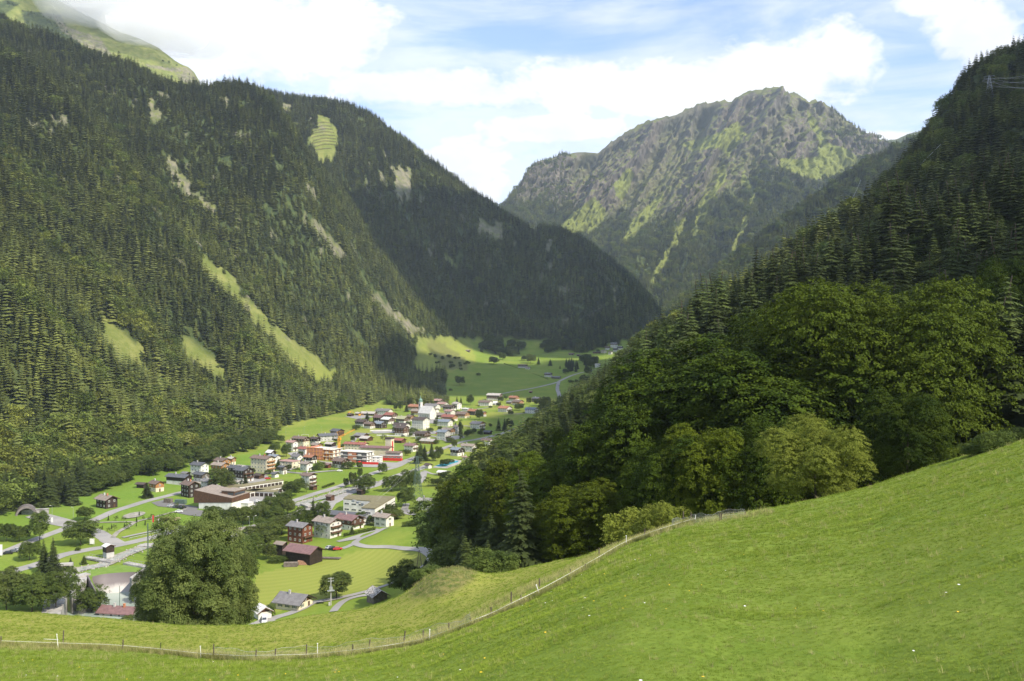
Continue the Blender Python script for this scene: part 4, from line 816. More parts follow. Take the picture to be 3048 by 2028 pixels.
strip('road', [(-150, 1690), (0, 1648), (96, 1610), (150, 1590), (199, 1572), (235, 1562)], 6.0, 'asphalt')
strip('road', [(222, 1560), (275, 1578), (300, 1592), (329, 1610), (352, 1622)], [7, 8, 9], 'asphalt')
strip('road', [(235, 1566), (264, 1556), (290, 1545), (314, 1534), (344, 1521), (395, 1505), (440, 1491), (490, 1479), (532, 1468), (560, 1462)], 6.5, 'asphalt')
strip('road', [(852, 1500), (867, 1494), (905, 1481), (941, 1469), (985, 1456), (1025, 1443), (1064, 1427), (1095, 1415), (1130, 1403), (1176, 1391), (1215, 1372), (1262, 1352), (1312, 1338), (1371, 1317), (1422, 1308), (1475, 1296), (1523, 1281), (1570, 1262), (1600, 1245), (1648, 1217), (1666, 1197), (1664, 1175), (1659, 1158), (1663, 1136)], 6.5, 'asphalt')
strip('road', [(1663, 1136), (1695, 1121), (1730, 1110), (1772, 1100)], 7, 'asphalt', 900)
strip('road', [(1663, 1137), (1630, 1146), (1586, 1156), (1532, 1165), (1490, 1173)], 6, 'asphalt', 900)
strip('path', [(905, 1800), (960, 1790), (1001, 1783), (1071, 1767), (1110, 1756), (1159, 1740), (1215, 1712), (1255, 1688), (1281, 1664), (1278, 1648), (1246, 1636), (1176, 1631), (1099, 1629), (1070, 1624), (1057, 1617), (1071, 1606), (1120, 1586), (1150, 1572)], 3.6, 'asphalt', 270, 0.15)
strip('path', [(1018, 1634), (1040, 1626), (1057, 1617)], 3.4, 'asphalt', 270, 0.1)
strip('path', [(930, 1795), (900, 1812), (860, 1828), (825, 1838), (790, 1852)], 3.6, 'asphalt', 290, 0.1)
strip('path', [(1100, 1772), (1074, 1775), (1045, 1782), (1022, 1792), (1005, 1806), (992, 1822)], 3.2, 'asphalt', 270, 0.12)
strip('path', [(61, 1491), (100, 1490), (150, 1493)], 4, 'asphalt')
patch('paved_yard', [(75, 1540), (110, 1530), (150, 1532), (200, 1545), (240, 1556), (240, 1566), (205, 1573), (170, 1566), (120, 1556)], 'asphalt')
patch('paved_yard', [(450, 1497), (486, 1489), (560, 1505), (592, 1510), (585, 1520), (560, 1518), (470, 1508)], 'asphalt_dark')
patch('paved_yard', [(520, 1526), (560, 1516), (600, 1520), (700, 1532), (740, 1530), (740, 1545), (640, 1542), (560, 1535)], 'asphalt_dark')
patch('paved_yard', [(680, 1500), (720, 1465), (800, 1450), (850, 1455), (850, 1480), (790, 1510), (770, 1530), (735, 1530), (730, 1505)], 'asphalt')
patch('paved_yard', [(905, 1535), (960, 1508), (1015, 1483), (1045, 1478), (1000, 1500), (980, 1530), (940, 1535)], 'asphalt')
patch('paved_yard', [(1050, 1390), (1100, 1375), (1180, 1378), (1225, 1362), (1228, 1372), (1180, 1390), (1120, 1392)], 'asphalt')
patch('paved_yard', [(1000, 1612), (1060, 1595), (1120, 1575), (1135, 1577), (1120, 1587), (1062, 1606), (1010, 1615)], 'asphalt', ymin=270)
patch('paved_yard', [(735, 1862), (770, 1848), (800, 1846), (822, 1848), (800, 1860), (760, 1866)], 'asphalt', ymin=290)
strip('path', [(1210, 1500), (1205, 1525), (1230, 1532), (1200, 1515)], 4, 'asphalt')
strip('path', [(1262, 1405), (1258, 1422), (1245, 1440)], 5, 'asphalt'); strip('path', [(1262, 1402), (1290, 1412), (1330, 1410)], 3, 'asphalt')
strip('path', [(1498, 1233), (1535, 1233), (1570, 1230)], 6, 'gravel'); strip('path', [(1378, 1268), (1405, 1270), (1425, 1268)], 6, 'gravel')
for q in ([(1105, 1284), (1150, 1279), (1230, 1283), (1300, 1283), (1312, 1291), (1235, 1297), (1160, 1290), (1115, 1292)], [(1252, 1252), (1285, 1247), (1330, 1254), (1345, 1262), (1300, 1262), (1262, 1260)], [(1150, 1240), (1200, 1240), (1260, 1244), (1250, 1250), (1180, 1250)],
          [(855, 1350), (900, 1342), (935, 1346), (955, 1356), (915, 1366), (875, 1362)], [(840, 1392), (890, 1384), (900, 1390), (860, 1402)], [(690, 1418), (760, 1412), (800, 1418), (790, 1432), (740, 1444), (700, 1434)], [(1025, 1240), (1080, 1236), (1120, 1242), (1060, 1248)], [(945, 1372), (1010, 1380), (1045, 1378), (1050, 1386), (985, 1388)], [(1330, 1300), (1375, 1296), (1385, 1303), (1345, 1312)], [(565, 1430), (640, 1440), (668, 1452), (640, 1466), (590, 1458)]):
    patch('paved_yard', q, 'gravel' if len(q) % 2 else 'asphalt', ymin=430)
strip('village_street', [(1045, 1300), (1090, 1292), (1150, 1287), (1220, 1292), (1260, 1296), (1300, 1302), (1340, 1318)], 5, 'asphalt', 430); strip('village_street', [(1200, 1291), (1230, 1270), (1262, 1256), (1300, 1246), (1350, 1230), (1400, 1222), (1455, 1214)], 4.5, 'asphalt', 430); strip('village_street', [(820, 1400), (850, 1376), (880, 1360), (930, 1352), (960, 1342), (1000, 1330), (1045, 1318), (1060, 1300)], 4.5, 'asphalt', 430); strip('village_street', [(600, 1470), (660, 1450), (720, 1425), (780, 1415), (830, 1405), (900, 1410), (960, 1405), (1000, 1402)], 4.5, 'asphalt', 430)
# park paths, playground circles
strip('footpath', [(337, 1601), (352, 1585), (385, 1567), (402, 1556), (430, 1548), (452, 1545)], 2.6, 'gravel')
strip('footpath', [(272, 1558), (330, 1556), (396, 1555), (402, 1556)], 2.0, 'gravel'); strip('footpath', [(452, 1543), (500, 1530), (555, 1517)], 2.2, 'gravel')
strip('footpath', [(365, 1602), (420, 1590), (480, 1578), (540, 1567)], 2.6, 'asphalt')
def disc(name, px, py, rx, ry_m, mat, lift=0.12):
    c = hit(px, py); rm = rx / F * c.y; ZOFF[0] += 0.006; me = bpy.data.meshes.new(name); n = 40
    me.from_pydata([(c.x + rm * math.cos(6.283 * k / n), c.y + ry_m * math.sin(6.283 * k / n), c.z + lift + ZOFF[0]) for k in range(n)], [], [list(range(n))]); me.materials.append(M[mat]); o = bpy.data.objects.new(name, me); COL.objects.link(o); o['kind'] = 'structure'
disc('gravel_ring', 399, 1535, 27, 9.5, 'gravel'); disc('gravel_ring', 520, 1548, 14, 5.5, 'sand'); disc('gravel_ring', 488, 1547, 22, 5, 'sand', 0.09)
# streams
strip('stream_bed', [(20, 1760), (77, 1742), (130, 1728), (180, 1712), (230, 1698), (270, 1690), (306, 1683), (335, 1670), (363, 1655), (395, 1643), (421, 1633), (470, 1620)], 7.5, 'gravel', lift=0.02)
strip('stream', [(60, 1748), (130, 1729), (180, 1714), (230, 1700), (270, 1691), (306, 1684), (335, 1671), (363, 1656), (395, 1644), (430, 1633)], 4.5, 'stream', lift=0.1)
strip('stream_bed', [(880, 1505), (927, 1490), (965, 1481), (1001, 1469), (1060, 1452), (1120, 1434)], 7.5, 'gravel', lift=0.0); strip('stream', [(880, 1507), (927, 1493), (965, 1483), (1001, 1471), (1060, 1453), (1120, 1436)], 5, 'stream', lift=0.08)
# settling basin with its curved spillway
def W_(px, py, z=-100.0): x, y = proj_floor(px, py, z); return Vector((x, y, z))
rim = [(262, 1721), (285, 1715), (310, 1710), (340, 1707), (370, 1705), (398, 1704), (430, 1704)]
rw = smooth([W_(a, b) for a, b in rim], 6); toe = []
low = smooth([W_(a, b, -107.6) for a, b in [(286, 1764), (305, 1767), (330, 1767), (358, 1765), (385, 1762), (410, 1758), (436, 1752)]], 6)
vs = []; ns = 14
for i in range(len(rw)):
    for k in range(ns):
        t = k / (ns - 1); p = rw[i].lerp(low[i], t); p.z = -99.85 - 7.9 * (t**0.75 if t < 1 else 1); vs.append(p)
me = np_mesh('spillway', np.array(vs), grid_faces(len(rw), ns)[:, ::-1], True)
def spill_mat():
    m = bpy.data.materials.new('curved_concrete'); m.use_nodes = True; t = NT(m.node_tree); t.n.clear(); o = t.new('ShaderNodeOutputMaterial'); p = t.new('ShaderNodeBsdfPrincipled'); p.inputs['Roughness'].default_value = 0.6
    sx = t.new('ShaderNodeSeparateXYZ'); v = t.pos(); t.link(v, sx.inputs[0])
    hh = t.math('ADD', sx.outputs[2], t.math('MULTIPLY', t.noise(t.mapping(v, (1, 1, 0.2)), 0.35, 5, 0.7), 3.0))
    c = t.mix(t.ramp(hh, -104.6, -101.8), (0.46, 0.43, 0.40), (0.155, 0.13, 0.13)); t.link(c, p.inputs['Base Color']); t.link(p.outputs[0], o.inputs[0]); return m  # noise-broken height ramp, darker at the rim and paler towards the water
me.materials.append(spill_mat()); o = bpy.data.objects.new('spillway', me); COL.objects.link(o); tag(o, 'curved concrete spillway, dark at its rim and pale below, above milky water', 'spillway')
me = bpy.data.meshes.new('water'); pz_ = [proj_floor(a, b, -107.5) for a, b in [(150, 1720), (600, 1715), (700, 1900), (80, 1900)]]
me.from_pydata([(a, b, -107.5) for a, b in pz_], [], [(0, 1, 2, 3)]); me.materials.append(M['milky_water']); o = bpy.data.objects.new('water', me); COL.objects.link(o); o['kind'] = 'structure'
def ring_deck(name, outer, inner, z, th, mat):
    mb = MB()
    for i in range(len(outer) - 1):
        a, b, c, d = outer[i], outer[i + 1], inner[i + 1], inner[i]; mb.prism([(a.x, a.y), (b.x, b.y), (c.x, c.y), (d.x, d.y)][::-1], z - th, z)
    o = mb.build(name, M[mat]); o['kind'] = 'structure'; return o
M['turf'] = material('deck_turf', (0.13, 0.215, 0.03), (0.17, 0.25, 0.045), 0.3, 0.9, bump=0.4)
ring_deck('grass_bank', smooth([W_(a, b - 22) for a, b in rim], 6), rw, -99.8, 9, 'turf')
ring_deck('basin_edge', [W_(150, 1722), W_(215, 1716), W_(262, 1710)], [W_(215, 1772), W_(236, 1745), W_(258, 1727)], -99.75, 9, 'concrete')
ring_deck('basin_edge', [W_(130, 1900), W_(120, 1840), W_(140, 1760)], [W_(188, 1900), W_(176, 1840), W_(200, 1772)], -99.7, 9, 'concrete')
mb = MB(); mb.prism([(W_(a, b).x, W_(a, b).y) for a, b in [(262, 1724), (258, 1718), (262, 1716), (286, 1762), (282, 1764)]][::-1], -108, -99.4); tag(mb.build('wing_wall', M['concrete_dark']), 'dark leaning concrete wall on the left flank of the curved spillway', 'wall')
mb = MB(); mb.prism([(W_(a, b).x, W_(a, b).y) for a, b in [(386, 1724), (428, 1696), (470, 1700), (470, 1706), (432, 1701), (392, 1727)]], -108, -99.3); tag(mb.build('wing_wall', M['concrete']), 'pale sloping concrete wall at the right end of the curved spillway', 'wall')
# sluice house by the basin and small bridges
def slab(name, a, b, wdt, th, z, mat, label, cat, rails=True):
    a, b = Vector(a), Vector(b); L_ = (b - a).length; e = empty(name, (a + b) / 2, math.atan2((b - a).y, (b - a).x)); tag(e, label, cat)
    mb = MB(); mb.box(-L_ / 2, L_ / 2, -wdt / 2, wdt / 2, z - th, z); mb.build('deck', M[mat], e)
    if rails:
        for s in (-1, 1):
            mb = MB(); mb.bar((-L_ / 2, s * (wdt / 2 - 0.1), z + 1), (L_ / 2, s * (wdt / 2 - 0.1), z + 1), 0.05, 5)
            for k in range(int(L_ / 2) + 1): x_ = -L_ / 2 + 0.1 + k * (L_ - 0.2) / max(1, int(L_ / 2)); mb.bar((x_, s * (wdt / 2 - 0.1), z - 0.01), (x_, s * (wdt / 2 - 0.1), z + 1), 0.04, 5)
            mb.build('railing', M['metal'], e)
    return e
slab('footbridge', W_(258, 1664), W_(338, 1679), 3.0, 0.7, 1.1, 'concrete', 'narrow concrete footbridge over the stream above the basin', 'bridge')
slab('footbridge', W_(375, 1680), W_(470, 1698), 3.2, 0.7, 0.9, 'concrete', 'concrete walkway running right from the grass above the spillway', 'bridge')
slab('road_bridge', W_(420, 1625), W_(510, 1632), 6, 0.9, 0.8, 'concrete', 'low road bridge over the stream left of the big pale ash tree', 'bridge')
slab('footbridge', W_(225, 1722), W_(262, 1712), 3.5, 1.0, 0.9, 'concrete', 'short concrete bridge with red marks beside the dark spillway wall', 'bridge')
slab('footbridge', W_(905, 1504), W_(928, 1512), 5, 0.8, 1.2, 'concrete', 'grey bridge over the stream below the school road', 'bridge')
p = W_(478, 1708); mb = MB(); mb.box(-6, 9, -3, 3, -4, 1.5); o = mb.build('sluice_house', M['concrete'], loc=p); tag(o, 'low concrete sluice building with dark gate beside the spillway right wall', 'building')
mb = MB(); mb.box(-4.4, -2.2, -3.06, -3.0, -3.5, 0.6); mb.box(0, 2.6, -3.06, -3.0, -3.5, 0.8); mb.build('gate', M['glass'], o)
p = W_(190, 1700); mb = MB(); mb.box(-3.5, 3.5, -2, 2, -1, 3.2); o = mb.build('culvert_portal', M['concrete'], loc=p, rz=0.3); tag(o, 'concrete culvert portal with black opening beside two dark spruces', 'portal'); mb = MB(); mb.box(-2.6, 2.6, -2.05, -2.0, -0.9, 2.6); mb.build('opening', M['post_black'], o)  # solid black panel, the dark inside the culvert put in as colour
# boulders along the streams: uncounted
mb = MB(); rr_ = np.random.default_rng(3)
def boulders(line, w_, n):
    pts = smooth([hit(a, b) for a, b in line], 10)
    for _ in range(n):
        p = pts[rr_.integers(0, len(pts))] + Vector((rr_.normal() * w_, rr_.normal() * w_, 0)); s = 0.18 + 0.5 * rr_.random()**2
        d = [Vector(v).normalized() * s * (0.7 + 0.5 * rr_.random()) for v in ((1, 0, 0), (-1, 0, 0), (0, 1, 0), (0, -1, 0), (0, 0, 0.8), (0, 0, -0.5))]
        z = float(gz(p.x, p.y)); mb.add([(p.x + q.x, p.y + q.y, z + 0.2 + q.z) for q in d], [(0, 2, 4), (2, 1, 4), (1, 3, 4), (3, 0, 4), (2, 0, 5), (1, 2, 5), (3, 1, 5), (0, 3, 5)])
boulders([(77, 1742), (180, 1712), (230, 1698), (306, 1683), (363, 1655), (421, 1633)], 2.6, 520); boulders([(880, 1505), (927, 1490), (1001, 1469), (1060, 1452)], 3.0, 380); boulders([(985, 1475), (1010, 1462), (1025, 1458)], 4, 200)
tag(mb.build('stones', M['boulder']), 'pale stones and rubble lining the stream banks', 'stones', kind='stuff')
# swimming pool
e = W_(1345, 1385); ev = [(1294, 1389), (1318, 1381), (1336, 1377), (1352, 1373), (1366, 1374), (1362, 1378), (1342, 1383), (1325, 1391), (1305, 1391)]
mb = MB(); mb.prism([(W_(a, b).x, W_(a, b).y) for a, b in [(1287, 1393), (1316, 1379), (1354, 1369), (1374, 1373), (1366, 1382), (1330, 1395)]], -100.3, -99.6); o = mb.build('swimming_pool', M['concrete']); tag(o, 'turquoise outdoor swimming pool beside the village wood', 'pool')
me = bpy.data.meshes.new('pool_water'); me.from_pydata([(W_(a, b).x, W_(a, b).y, -99.55) for a, b in ev], [], [list(range(len(ev)))]); link_mesh('pool_water', me, M['pool'], o)
# ---------------------------------------------------------------- buildings
def win_mesh(w_, h_, shut=False):
    mb = MB(); mb.cur = 0; f_ = 0.10
    for a in ((-w_ / 2, w_ / 2, 0, f_), (-w_ / 2, w_ / 2, h_ - f_, h_), (-w_ / 2, -w_ / 2 + f_, f_, h_ - f_), (w_ / 2 - f_, w_ / 2, f_, h_ - f_)): mb.box(0, 0.07, a[0], a[1], a[2], a[3])
    mb.cur = 1; mb.box(0, 0.03, -w_ / 2 + f_, w_ / 2 - f_, f_, h_ - f_)
    mb.cur = 0; mb.box(0.031, 0.06, -0.03, 0.03, f_, h_ - f_)
    if shut: mb.cur = 2; mb.box(0, 0.05, -w_ / 2 - 0.5, -w_ / 2 - 0.01, 0, h_); mb.box(0, 0.05, w_ / 2 + 0.01, w_ / 2 + 0.5, 0, h_)
    me = mb.mesh('window'); [me.materials.append(M[k]) for k in ('frame', 'glass', 'shutter')]; return me
WIN = {'std': win_mesh(1.1, 1.25), 'shut': win_mesh(1.0, 1.2, True), 'big': win_mesh(1.8, 1.6), 'tall': win_mesh(1.2, 2.3), 'strip': win_mesh(3.2, 1.0)}
mbd = MB(); mbd.box(0, 0.06, -0.55, 0.55, 0, 2.1); DOOR = mbd.mesh('door'); DOOR.materials.append(M['timber_brown'])
mbd = MB(); mbd.box(0, 0.06, -1.3, 1.3, 0, 2.2); GDOOR = mbd.mesh('garage_door'); GDOOR.materials.append(M['timber_dark'])
HN = [0]
def camfacing(e_loc, th, nx, ny):
    c, s = math.cos(th), math.sin(th); n = Vector((nx * c - ny * s, nx * s + ny * c)); d = Vector((-e_loc[0], -e_loc[1])).normalized(); return n.dot(d) > 0.08
def put_windows(e, th, faces, kind, base, storeys, hs=2.7, sp=2.9, door=True, skip=None, sill=0.95, jitter=True):
    """faces: (nx, ny, offset, half width)"""
    dn = False
    for (nx, ny, off, hw) in faces:
        if not camfacing(e.location, th, nx, ny): continue
        n = max(1, int((2 * hw - 0.8) / sp)); rz = math.atan2(ny, nx)
        for s in range(storeys):
            for k in range(n):
                u_ = (k + 0.5 - n / 2) * (2 * hw - 0.6) / n; 
                if nx: loc = (nx * off, u_, base + s * hs + sill)
                else: loc = (u_, ny * off, base + s * hs + sill)
                if door and not dn and s == 0 and k == n // 2:
                    dn = True; link_mesh('door', DOOR, None, e, (loc[0], loc[1], base + 0.02), rz); continue
                link_mesh('window', WIN[kind], None, e, loc, rz)
def house(px, py, wpx, label, roof='brown', wall='white', upper=None, st=2, th=-38, asp=0.85, pitch=0.42, ups=1, bal=0, chim=1, ymin=190, name='chalet', win='std', ov=1.0, cat='house', tup=None, group=None):
    p = hit(px, py, ymin); Y = p.y; t_ = R(th + random.uniform(-3, 3)); Lt = wpx * Y / F / (abs(math.cos(t_)) + asp * abs(math.sin(t_)))
    L_ = max(4.0, Lt - 2 * ov); Wd = max(3.5, Lt * asp - 2 * ov * 0.8); hs = 2.7; h = st * hs; e = empty(name, p, t_); tag(e, label, cat, group)
    h1 = h - ups * hs if upper else h; h1 = max(h1, 0.0); pk = h + Wd / 2 * pitch
    if upper and h1 < 0.5:
        mb = MB(); mb.prism_x([(-Wd / 2, -3), (Wd / 2, -3), (Wd / 2, h - .03), (0, pk - .03), (-Wd / 2, h - .03)], -L_ / 2, L_ / 2); mb.build('wall', M[upper], e); pr = 0.0
    elif upper:
        mb = MB(); mb.box(-L_ / 2, L_ / 2, -Wd / 2, Wd / 2, -3, h1 - 0.005); mb.build('wall', M[wall], e); q = 0.07; pr = q
        mb = MB(); mb.prism_x([(-Wd / 2 - q, h1), (Wd / 2 + q, h1), (Wd / 2 + q, h - .07), (0, pk - .04), (-Wd / 2 - q, h - .07)], -L_ / 2 - q, L_ / 2 + q); mb.build('upper_wall', M[upper], e)
    else:
        mb = MB(); mb.prism_x([(-Wd / 2, -3), (Wd / 2, -3), (Wd / 2, h - .03), (0, pk - .03), (-Wd / 2, h - .03)], -L_ / 2, L_ / 2); mb.build('wall', M[wall], e); pr = 0.0
        if tup:   # timber gable cladding only
            mb = MB()
            for sx in (-1, 1): mb.prism_x([(-Wd / 2 + .3, h - .1), (Wd / 2 - .3, h - .1), (0, pk - .25)], sx * (L_ / 2 + (0.002 if sx > 0 else 0.06)), sx * (L_ / 2 + (0.06 if sx > 0 else 0.002))) if sx > 0 else mb.prism_x([(-Wd / 2 + .3, h - .1), (Wd / 2 - .3, h - .1), (0, pk - .25)], -(L_ / 2 + 0.06), -(L_ / 2 + 0.002))
            mb.build('gable_cladding', M[tup], e)
    o2 = ov * 0.8; t2 = 0.28; lo = h - o2 * pitch
    mb = MB(); mb.prism_x([(-Wd / 2 - o2, lo), (0, pk), (Wd / 2 + o2, lo), (Wd / 2 + o2, lo + t2), (0, pk + t2), (-Wd / 2 - o2, lo + t2)], -L_ / 2 - ov, L_ / 2 + ov)
    rf = mb.build('roof', M['roof_' + roof] if roof != 'shingle' else M['shingle'], e)
    mb = MB()
    for sx in (-1, 1):
        x0 = sx * (L_ / 2 + ov + 0.015); x0, x1 = min(x0, x0 + sx * 0.06), max(x0, x0 + sx * 0.06)
        mb.prism_x([(-Wd / 2 - o2, lo + 0.02), (0, pk + 0.02), (Wd / 2 + o2, lo + 0.02), (Wd / 2 + o2, lo + t2 + 0.04), (0, pk + t2 + 0.04), (-Wd / 2 - o2, lo + t2 + 0.04)], x0, x1)
    mb.build('bargeboard', M['timber_brown' if roof not in ('slate', 'grey') else 'timber_dark'], rf)
    if chim:
        for k in range(chim):
            cx_ = (-0.15 + 0.3 * k) * L_; cy_ = -0.08 * Wd; zt = pk - abs(cy_) * pitch; mb = MB(); mb.box(cx_ - .35, cx_ + .35, cy_ - .35, cy_ + .35, zt, zt + 1.5); mb.box(cx_ - .42, cx_ + .42, cy_ - .42, cy_ + .42, zt + 1.5, zt + 1.62); mb.build('chimney', M['grey_plaster'] if k == 0 else M['brick'], rf)
    if win: 
        n1 = int(round(h1 / hs)) if upper else st; fc = [(1, 0, L_ / 2, Wd / 2), (-1, 0, L_ / 2, Wd / 2), (0, -1, Wd / 2, L_ / 2), (0, 1, Wd / 2, L_ / 2)]
        if not upper or h1 >= 0.5: put_windows(e, t_, fc, win, 0, n1)
        if upper: put_windows(e, t_, [(a, b, c + pr, d) for a, b, c, d in fc], win, h1 if h1 >= 0.5 else 0, st - n1 if h1 >= .5 else st, door=h1 < 0.5)
        if Wd > 7.5:   # attic window in the gable facing us
            for sx in (-1, 1):
                if camfacing(p, t_, sx, 0): link_mesh('window', WIN['std'], None, e, (sx * (L_ / 2 + (0.13 if upper and h1 >= .5 else (0.07 if tup else 0))), 0, h + 0.1), 0 if sx > 0 else math.pi, scale=(1, .8, .8))
    for k in range(bal):
        zb_ = hs * (k + 1) - 0.05
        for sx in (-1, 1):
            if not camfacing(p, t_, sx, 0): continue
            a, b = sx * (L_ / 2 + 0.08), sx * (L_ / 2 + 1.25); mb = MB(); mb.box(min(a, b), max(a, b), -Wd * .46, Wd * .46, zb_, zb_ + 0.14); r0, r1 = b - sx * 0.09, b; mb.box(min(r0, r1), max(r0, r1), -Wd * .46, Wd * .46, zb_ + 0.2, zb_ + 0.95)
            for yy in (-Wd * .46, Wd * .46 - .08): mb.box(min(a, b - sx * .1), max(a, b - sx * .1), yy, yy + .08, zb_ + 0.2, zb_ + 0.95)
            for yy in (-Wd * .45, 0, Wd * .45 - .1): mb.box(min(r0, r1) + .01, max(r0, r1) - .01, yy, yy + .08, zb_ + .14, zb_ + .2)
            mb.build('balcony', M['timber_brown' if wall != 'cream' else 'timber_orange'], e)
    return e
def block(px, py, L_, Wd, h, label, wall='white', roof='roof_beige', th=-38, st=1, win='std', sp=3.2, name='flat_roofed_building', ymin=190, par=0.35, wfaces=None, sill=0.9, cat='building', ov=0.3):
    p = hit(px, py, ymin); t_ = R(th); e = empty(name, p, t_); tag(e, label, cat)
    mb = MB(); mb.box(-L_ / 2, L_ / 2, -Wd / 2, Wd / 2, -3, h); mb.build('wall', M[wall], e)
    mb = MB(); mb.box(-L_ / 2 - ov, L_ / 2 + ov, -Wd / 2 - ov, Wd / 2 + ov, h + .005, h + par); rf = mb.build('roof', M[roof], e)
    if win: put_windows(e, t_, wfaces(L_, Wd) if wfaces else [(1, 0, L_ / 2, Wd / 2), (0, -1, Wd / 2, L_ / 2)], win, 0, st, hs=h / st, sp=sp, door=False, sill=sill)
    return e, rf
# --- the hamlet in front
house(905, 1672, 128, 'large dark timber barn with a shiny purplish brown roof beside the mown field', 'purple', upper='timber_dark', st=2, ups=2, th=-28, asp=0.62, pitch=0.5, win=None, chim=0, ymin=270, name='barn', cat='barn', ov=1.2)
house(838, 1652, 48, 'small weathered timber shed behind the left end of the purple roofed barn', 'beige', upper='timber_dark', st=2, ups=2, th=-30, asp=0.8, win=None, chim=0, ymin=270, name='shed', cat='shed')
house(893, 1612, 88, 'reddish timber farmhouse with grey violet roof behind the purple roofed barn', 'grey', upper='timber_red', st=3, ups=3, th=-32, asp=0.7, ymin=270, name='farmhouse', bal=1, win='std', chim=1)
house(975, 1597, 96, 'white chalet with red balconies and wide grey roof behind the bare looking tree', 'beige', 'white', None, st=3, th=-32, asp=0.7, bal=2, ymin=270, tup='timber_brown', chim=1)
house(1040, 1572, 98, 'brown timber chalet with large reddish brown roof behind the clipped hedge', 'purple', 'white', 'timber_brown', st=2, th=-32, asp=0.75, ups=1, bal=1, ymin=270, pitch=0.4)
house(1143, 1566, 72, 'white chalet with pale grey roof above the road bend, flower boxes on its gable', 'beige', 'white', None, st=2, th=-30, asp=0.75, ymin=270, win='shut', chim=1)
house(1268, 1516, 58, 'white two storey house with beige roof alone beside the wood edge', 'light', 'white', None, st=2, th=-25, asp=0.75, ymin=270, tup=None, chim=1)
house(1284, 1541, 22, 'little timber shed with low roof below the lone white house by the wood', 'beige', upper='timber_grey', st=1, ups=1, th=-30, win=None, chim=0, ymin=270, name='shed', cat='shed', ov=.5)
house(876, 1806, 126, 'white farmhouse with broad weathered grey roof beside the narrow lane', 'grey', 'cream', None, st=1, th=-20, asp=0.85, ymin=270, name='farmhouse', pitch=0.52, tup='timber_brown', win='shut', chim=1, ov=1.3)
house(782, 1838, 76, 'garage with bright white metal roof next to the parked white van', 'white', 'white', None, st=1, th=-58, asp=0.9, ymin=270, name='garage', cat='garage', tup='timber_brown', win=None, chim=0, pitch=0.6)
house(1122, 1788, 84, 'old hay barn with mottled grey shingle roof half hidden by the meadow rise', 'shingle', upper='timber_grey', st=1, ups=1, th=-62, asp=0.8, ymin=255, name='hay_barn', cat='barn', win=None, chim=0, pitch=0.62)
house(358, 1838, 132, 'low building with dull red roof just beyond the meadow edge below the basin', 'purple', 'white', None, st=1, th=-12, asp=0.5, ymin=255, name='house', pitch=0.5, chim=2, ov=1.0)
house(323, 1660, 37, 'small hut with pale metal roof over its grey plinth beside the stream', 'white', 'grey_plaster', 'timber_dark', st=2, ups=1, th=-42, asp=0.55, ymin=270, name='hut', cat='hut', win=None, chim=0, ov=.6)
house(983, 1490, 21, 'little brown timber hut beside the stream gravel', 'brown', upper='timber_brown', st=1, ups=1, th=-30, win=None, chim=0, name='hut', cat='hut', ov=.5)
house(1074, 1472, 24, 'small dark shed under the round tree at the back of the white factory', 'darkbrown', upper='timber_dark', st=1, ups=1, th=-30, win=None, chim=0, name='shed', cat='shed', ov=.5)
house(184, 1416, 34, 'cream house with brown roof standing half hidden inside the left wood', 'brown', 'cream', None, st=2, th=-20, asp=0.7, name='house')
house(160, 1432, 24, 'small building with white roof between the big dark spruces of the left wood', 'white', 'white', None, st=1, th=-20, name='shed', win=None, chim=0, cat='shed')
# --- left part of the village
house(318, 1510, 80, 'dark timber house with pale roof alone at the left end of the green field', 'beige', upper='timber_dark', st=2, ups=2, th=-36, asp=0.72, pitch=0.5, chim=2, name='farmhouse', bal=0, ov=1.3)
house(466, 1462, 56, 'cream farmhouse with brown roof behind the single dark spruce', 'brown', 'cream', 'timber_orange', st=2, th=-38, asp=0.75, name='farmhouse', pitch=0.5)
house(422, 1452, 36, 'low dark shed attached left of the cream farmhouse', 'darkbrown', upper='timber_dark', st=1, ups=1, th=-20, asp=0.4, win=None, chim=0, name='shed', cat='shed')
house(533, 1441, 88, 'long barn with slate grey roof and white base at the field edge', 'slate', 'white', 'timber_dark', st=2, th=-24, asp=0.42, pitch=0.45, win=None, chim=1, name='barn', cat='barn')
house(553, 1419, 32, 'small dark timber barn with grey roof behind the long slate roofed barn', 'grey', upper='timber_dark', st=1, ups=1, th=-28, win=None, chim=0, name='shed', cat='shed')
house(594, 1415, 62, 'white gabled house with slate roof behind the village lime tree', 'slate', 'white', None, st=3, th=-30, asp=0.7)
house(600, 1433, 58, 'house with slate roof in front of the white gabled slate house', 'slate', 'white', 'timber_grey', st=2, th=-30, asp=0.7)
house(620, 1455, 54, 'white chalet with grey roof and orange balconies left of the village lime tree', 'grey', 'white', None, st=2, th=-36, asp=0.9, tup='timber_orange', bal=1, win='std')
house(566, 1478, 68, 'tall dark timber farmhouse with brown roof right behind the sports hall', 'brown', upper='timber_dark', st=3, ups=3, th=-40, asp=0.75, pitch=0.5, chim=2, name='farmhouse')
house(662, 1390, 56, 'chalet with brown roof and honey coloured gable at the upper field edge', 'brown', 'cream', 'timber_orange', st=2, th=-30)
house(655, 1404, 60, 'chalet with pale grey roof behind the crown of the village lime tree', 'beige', 'cream', 'timber_orange', st=2, th=-28, asp=0.7)
house(690, 1384, 32, 'small wooden house with light roof right behind the honey coloured gable', 'light', 'cream', 'timber_orange', st=2, th=-30)
block(716, 1401, 14, 9, 3.2, 'low house with pale flat roof left of the cream hotel', 'cream', 'roof_light', -28)
house(782, 1405, 80, 'large cream hotel with red brown roof and long balconies', 'brown', 'cream', None, st=4, th=-26, asp=0.6, bal=3, name='hotel', cat='hotel', chim=2, pitch=0.36)
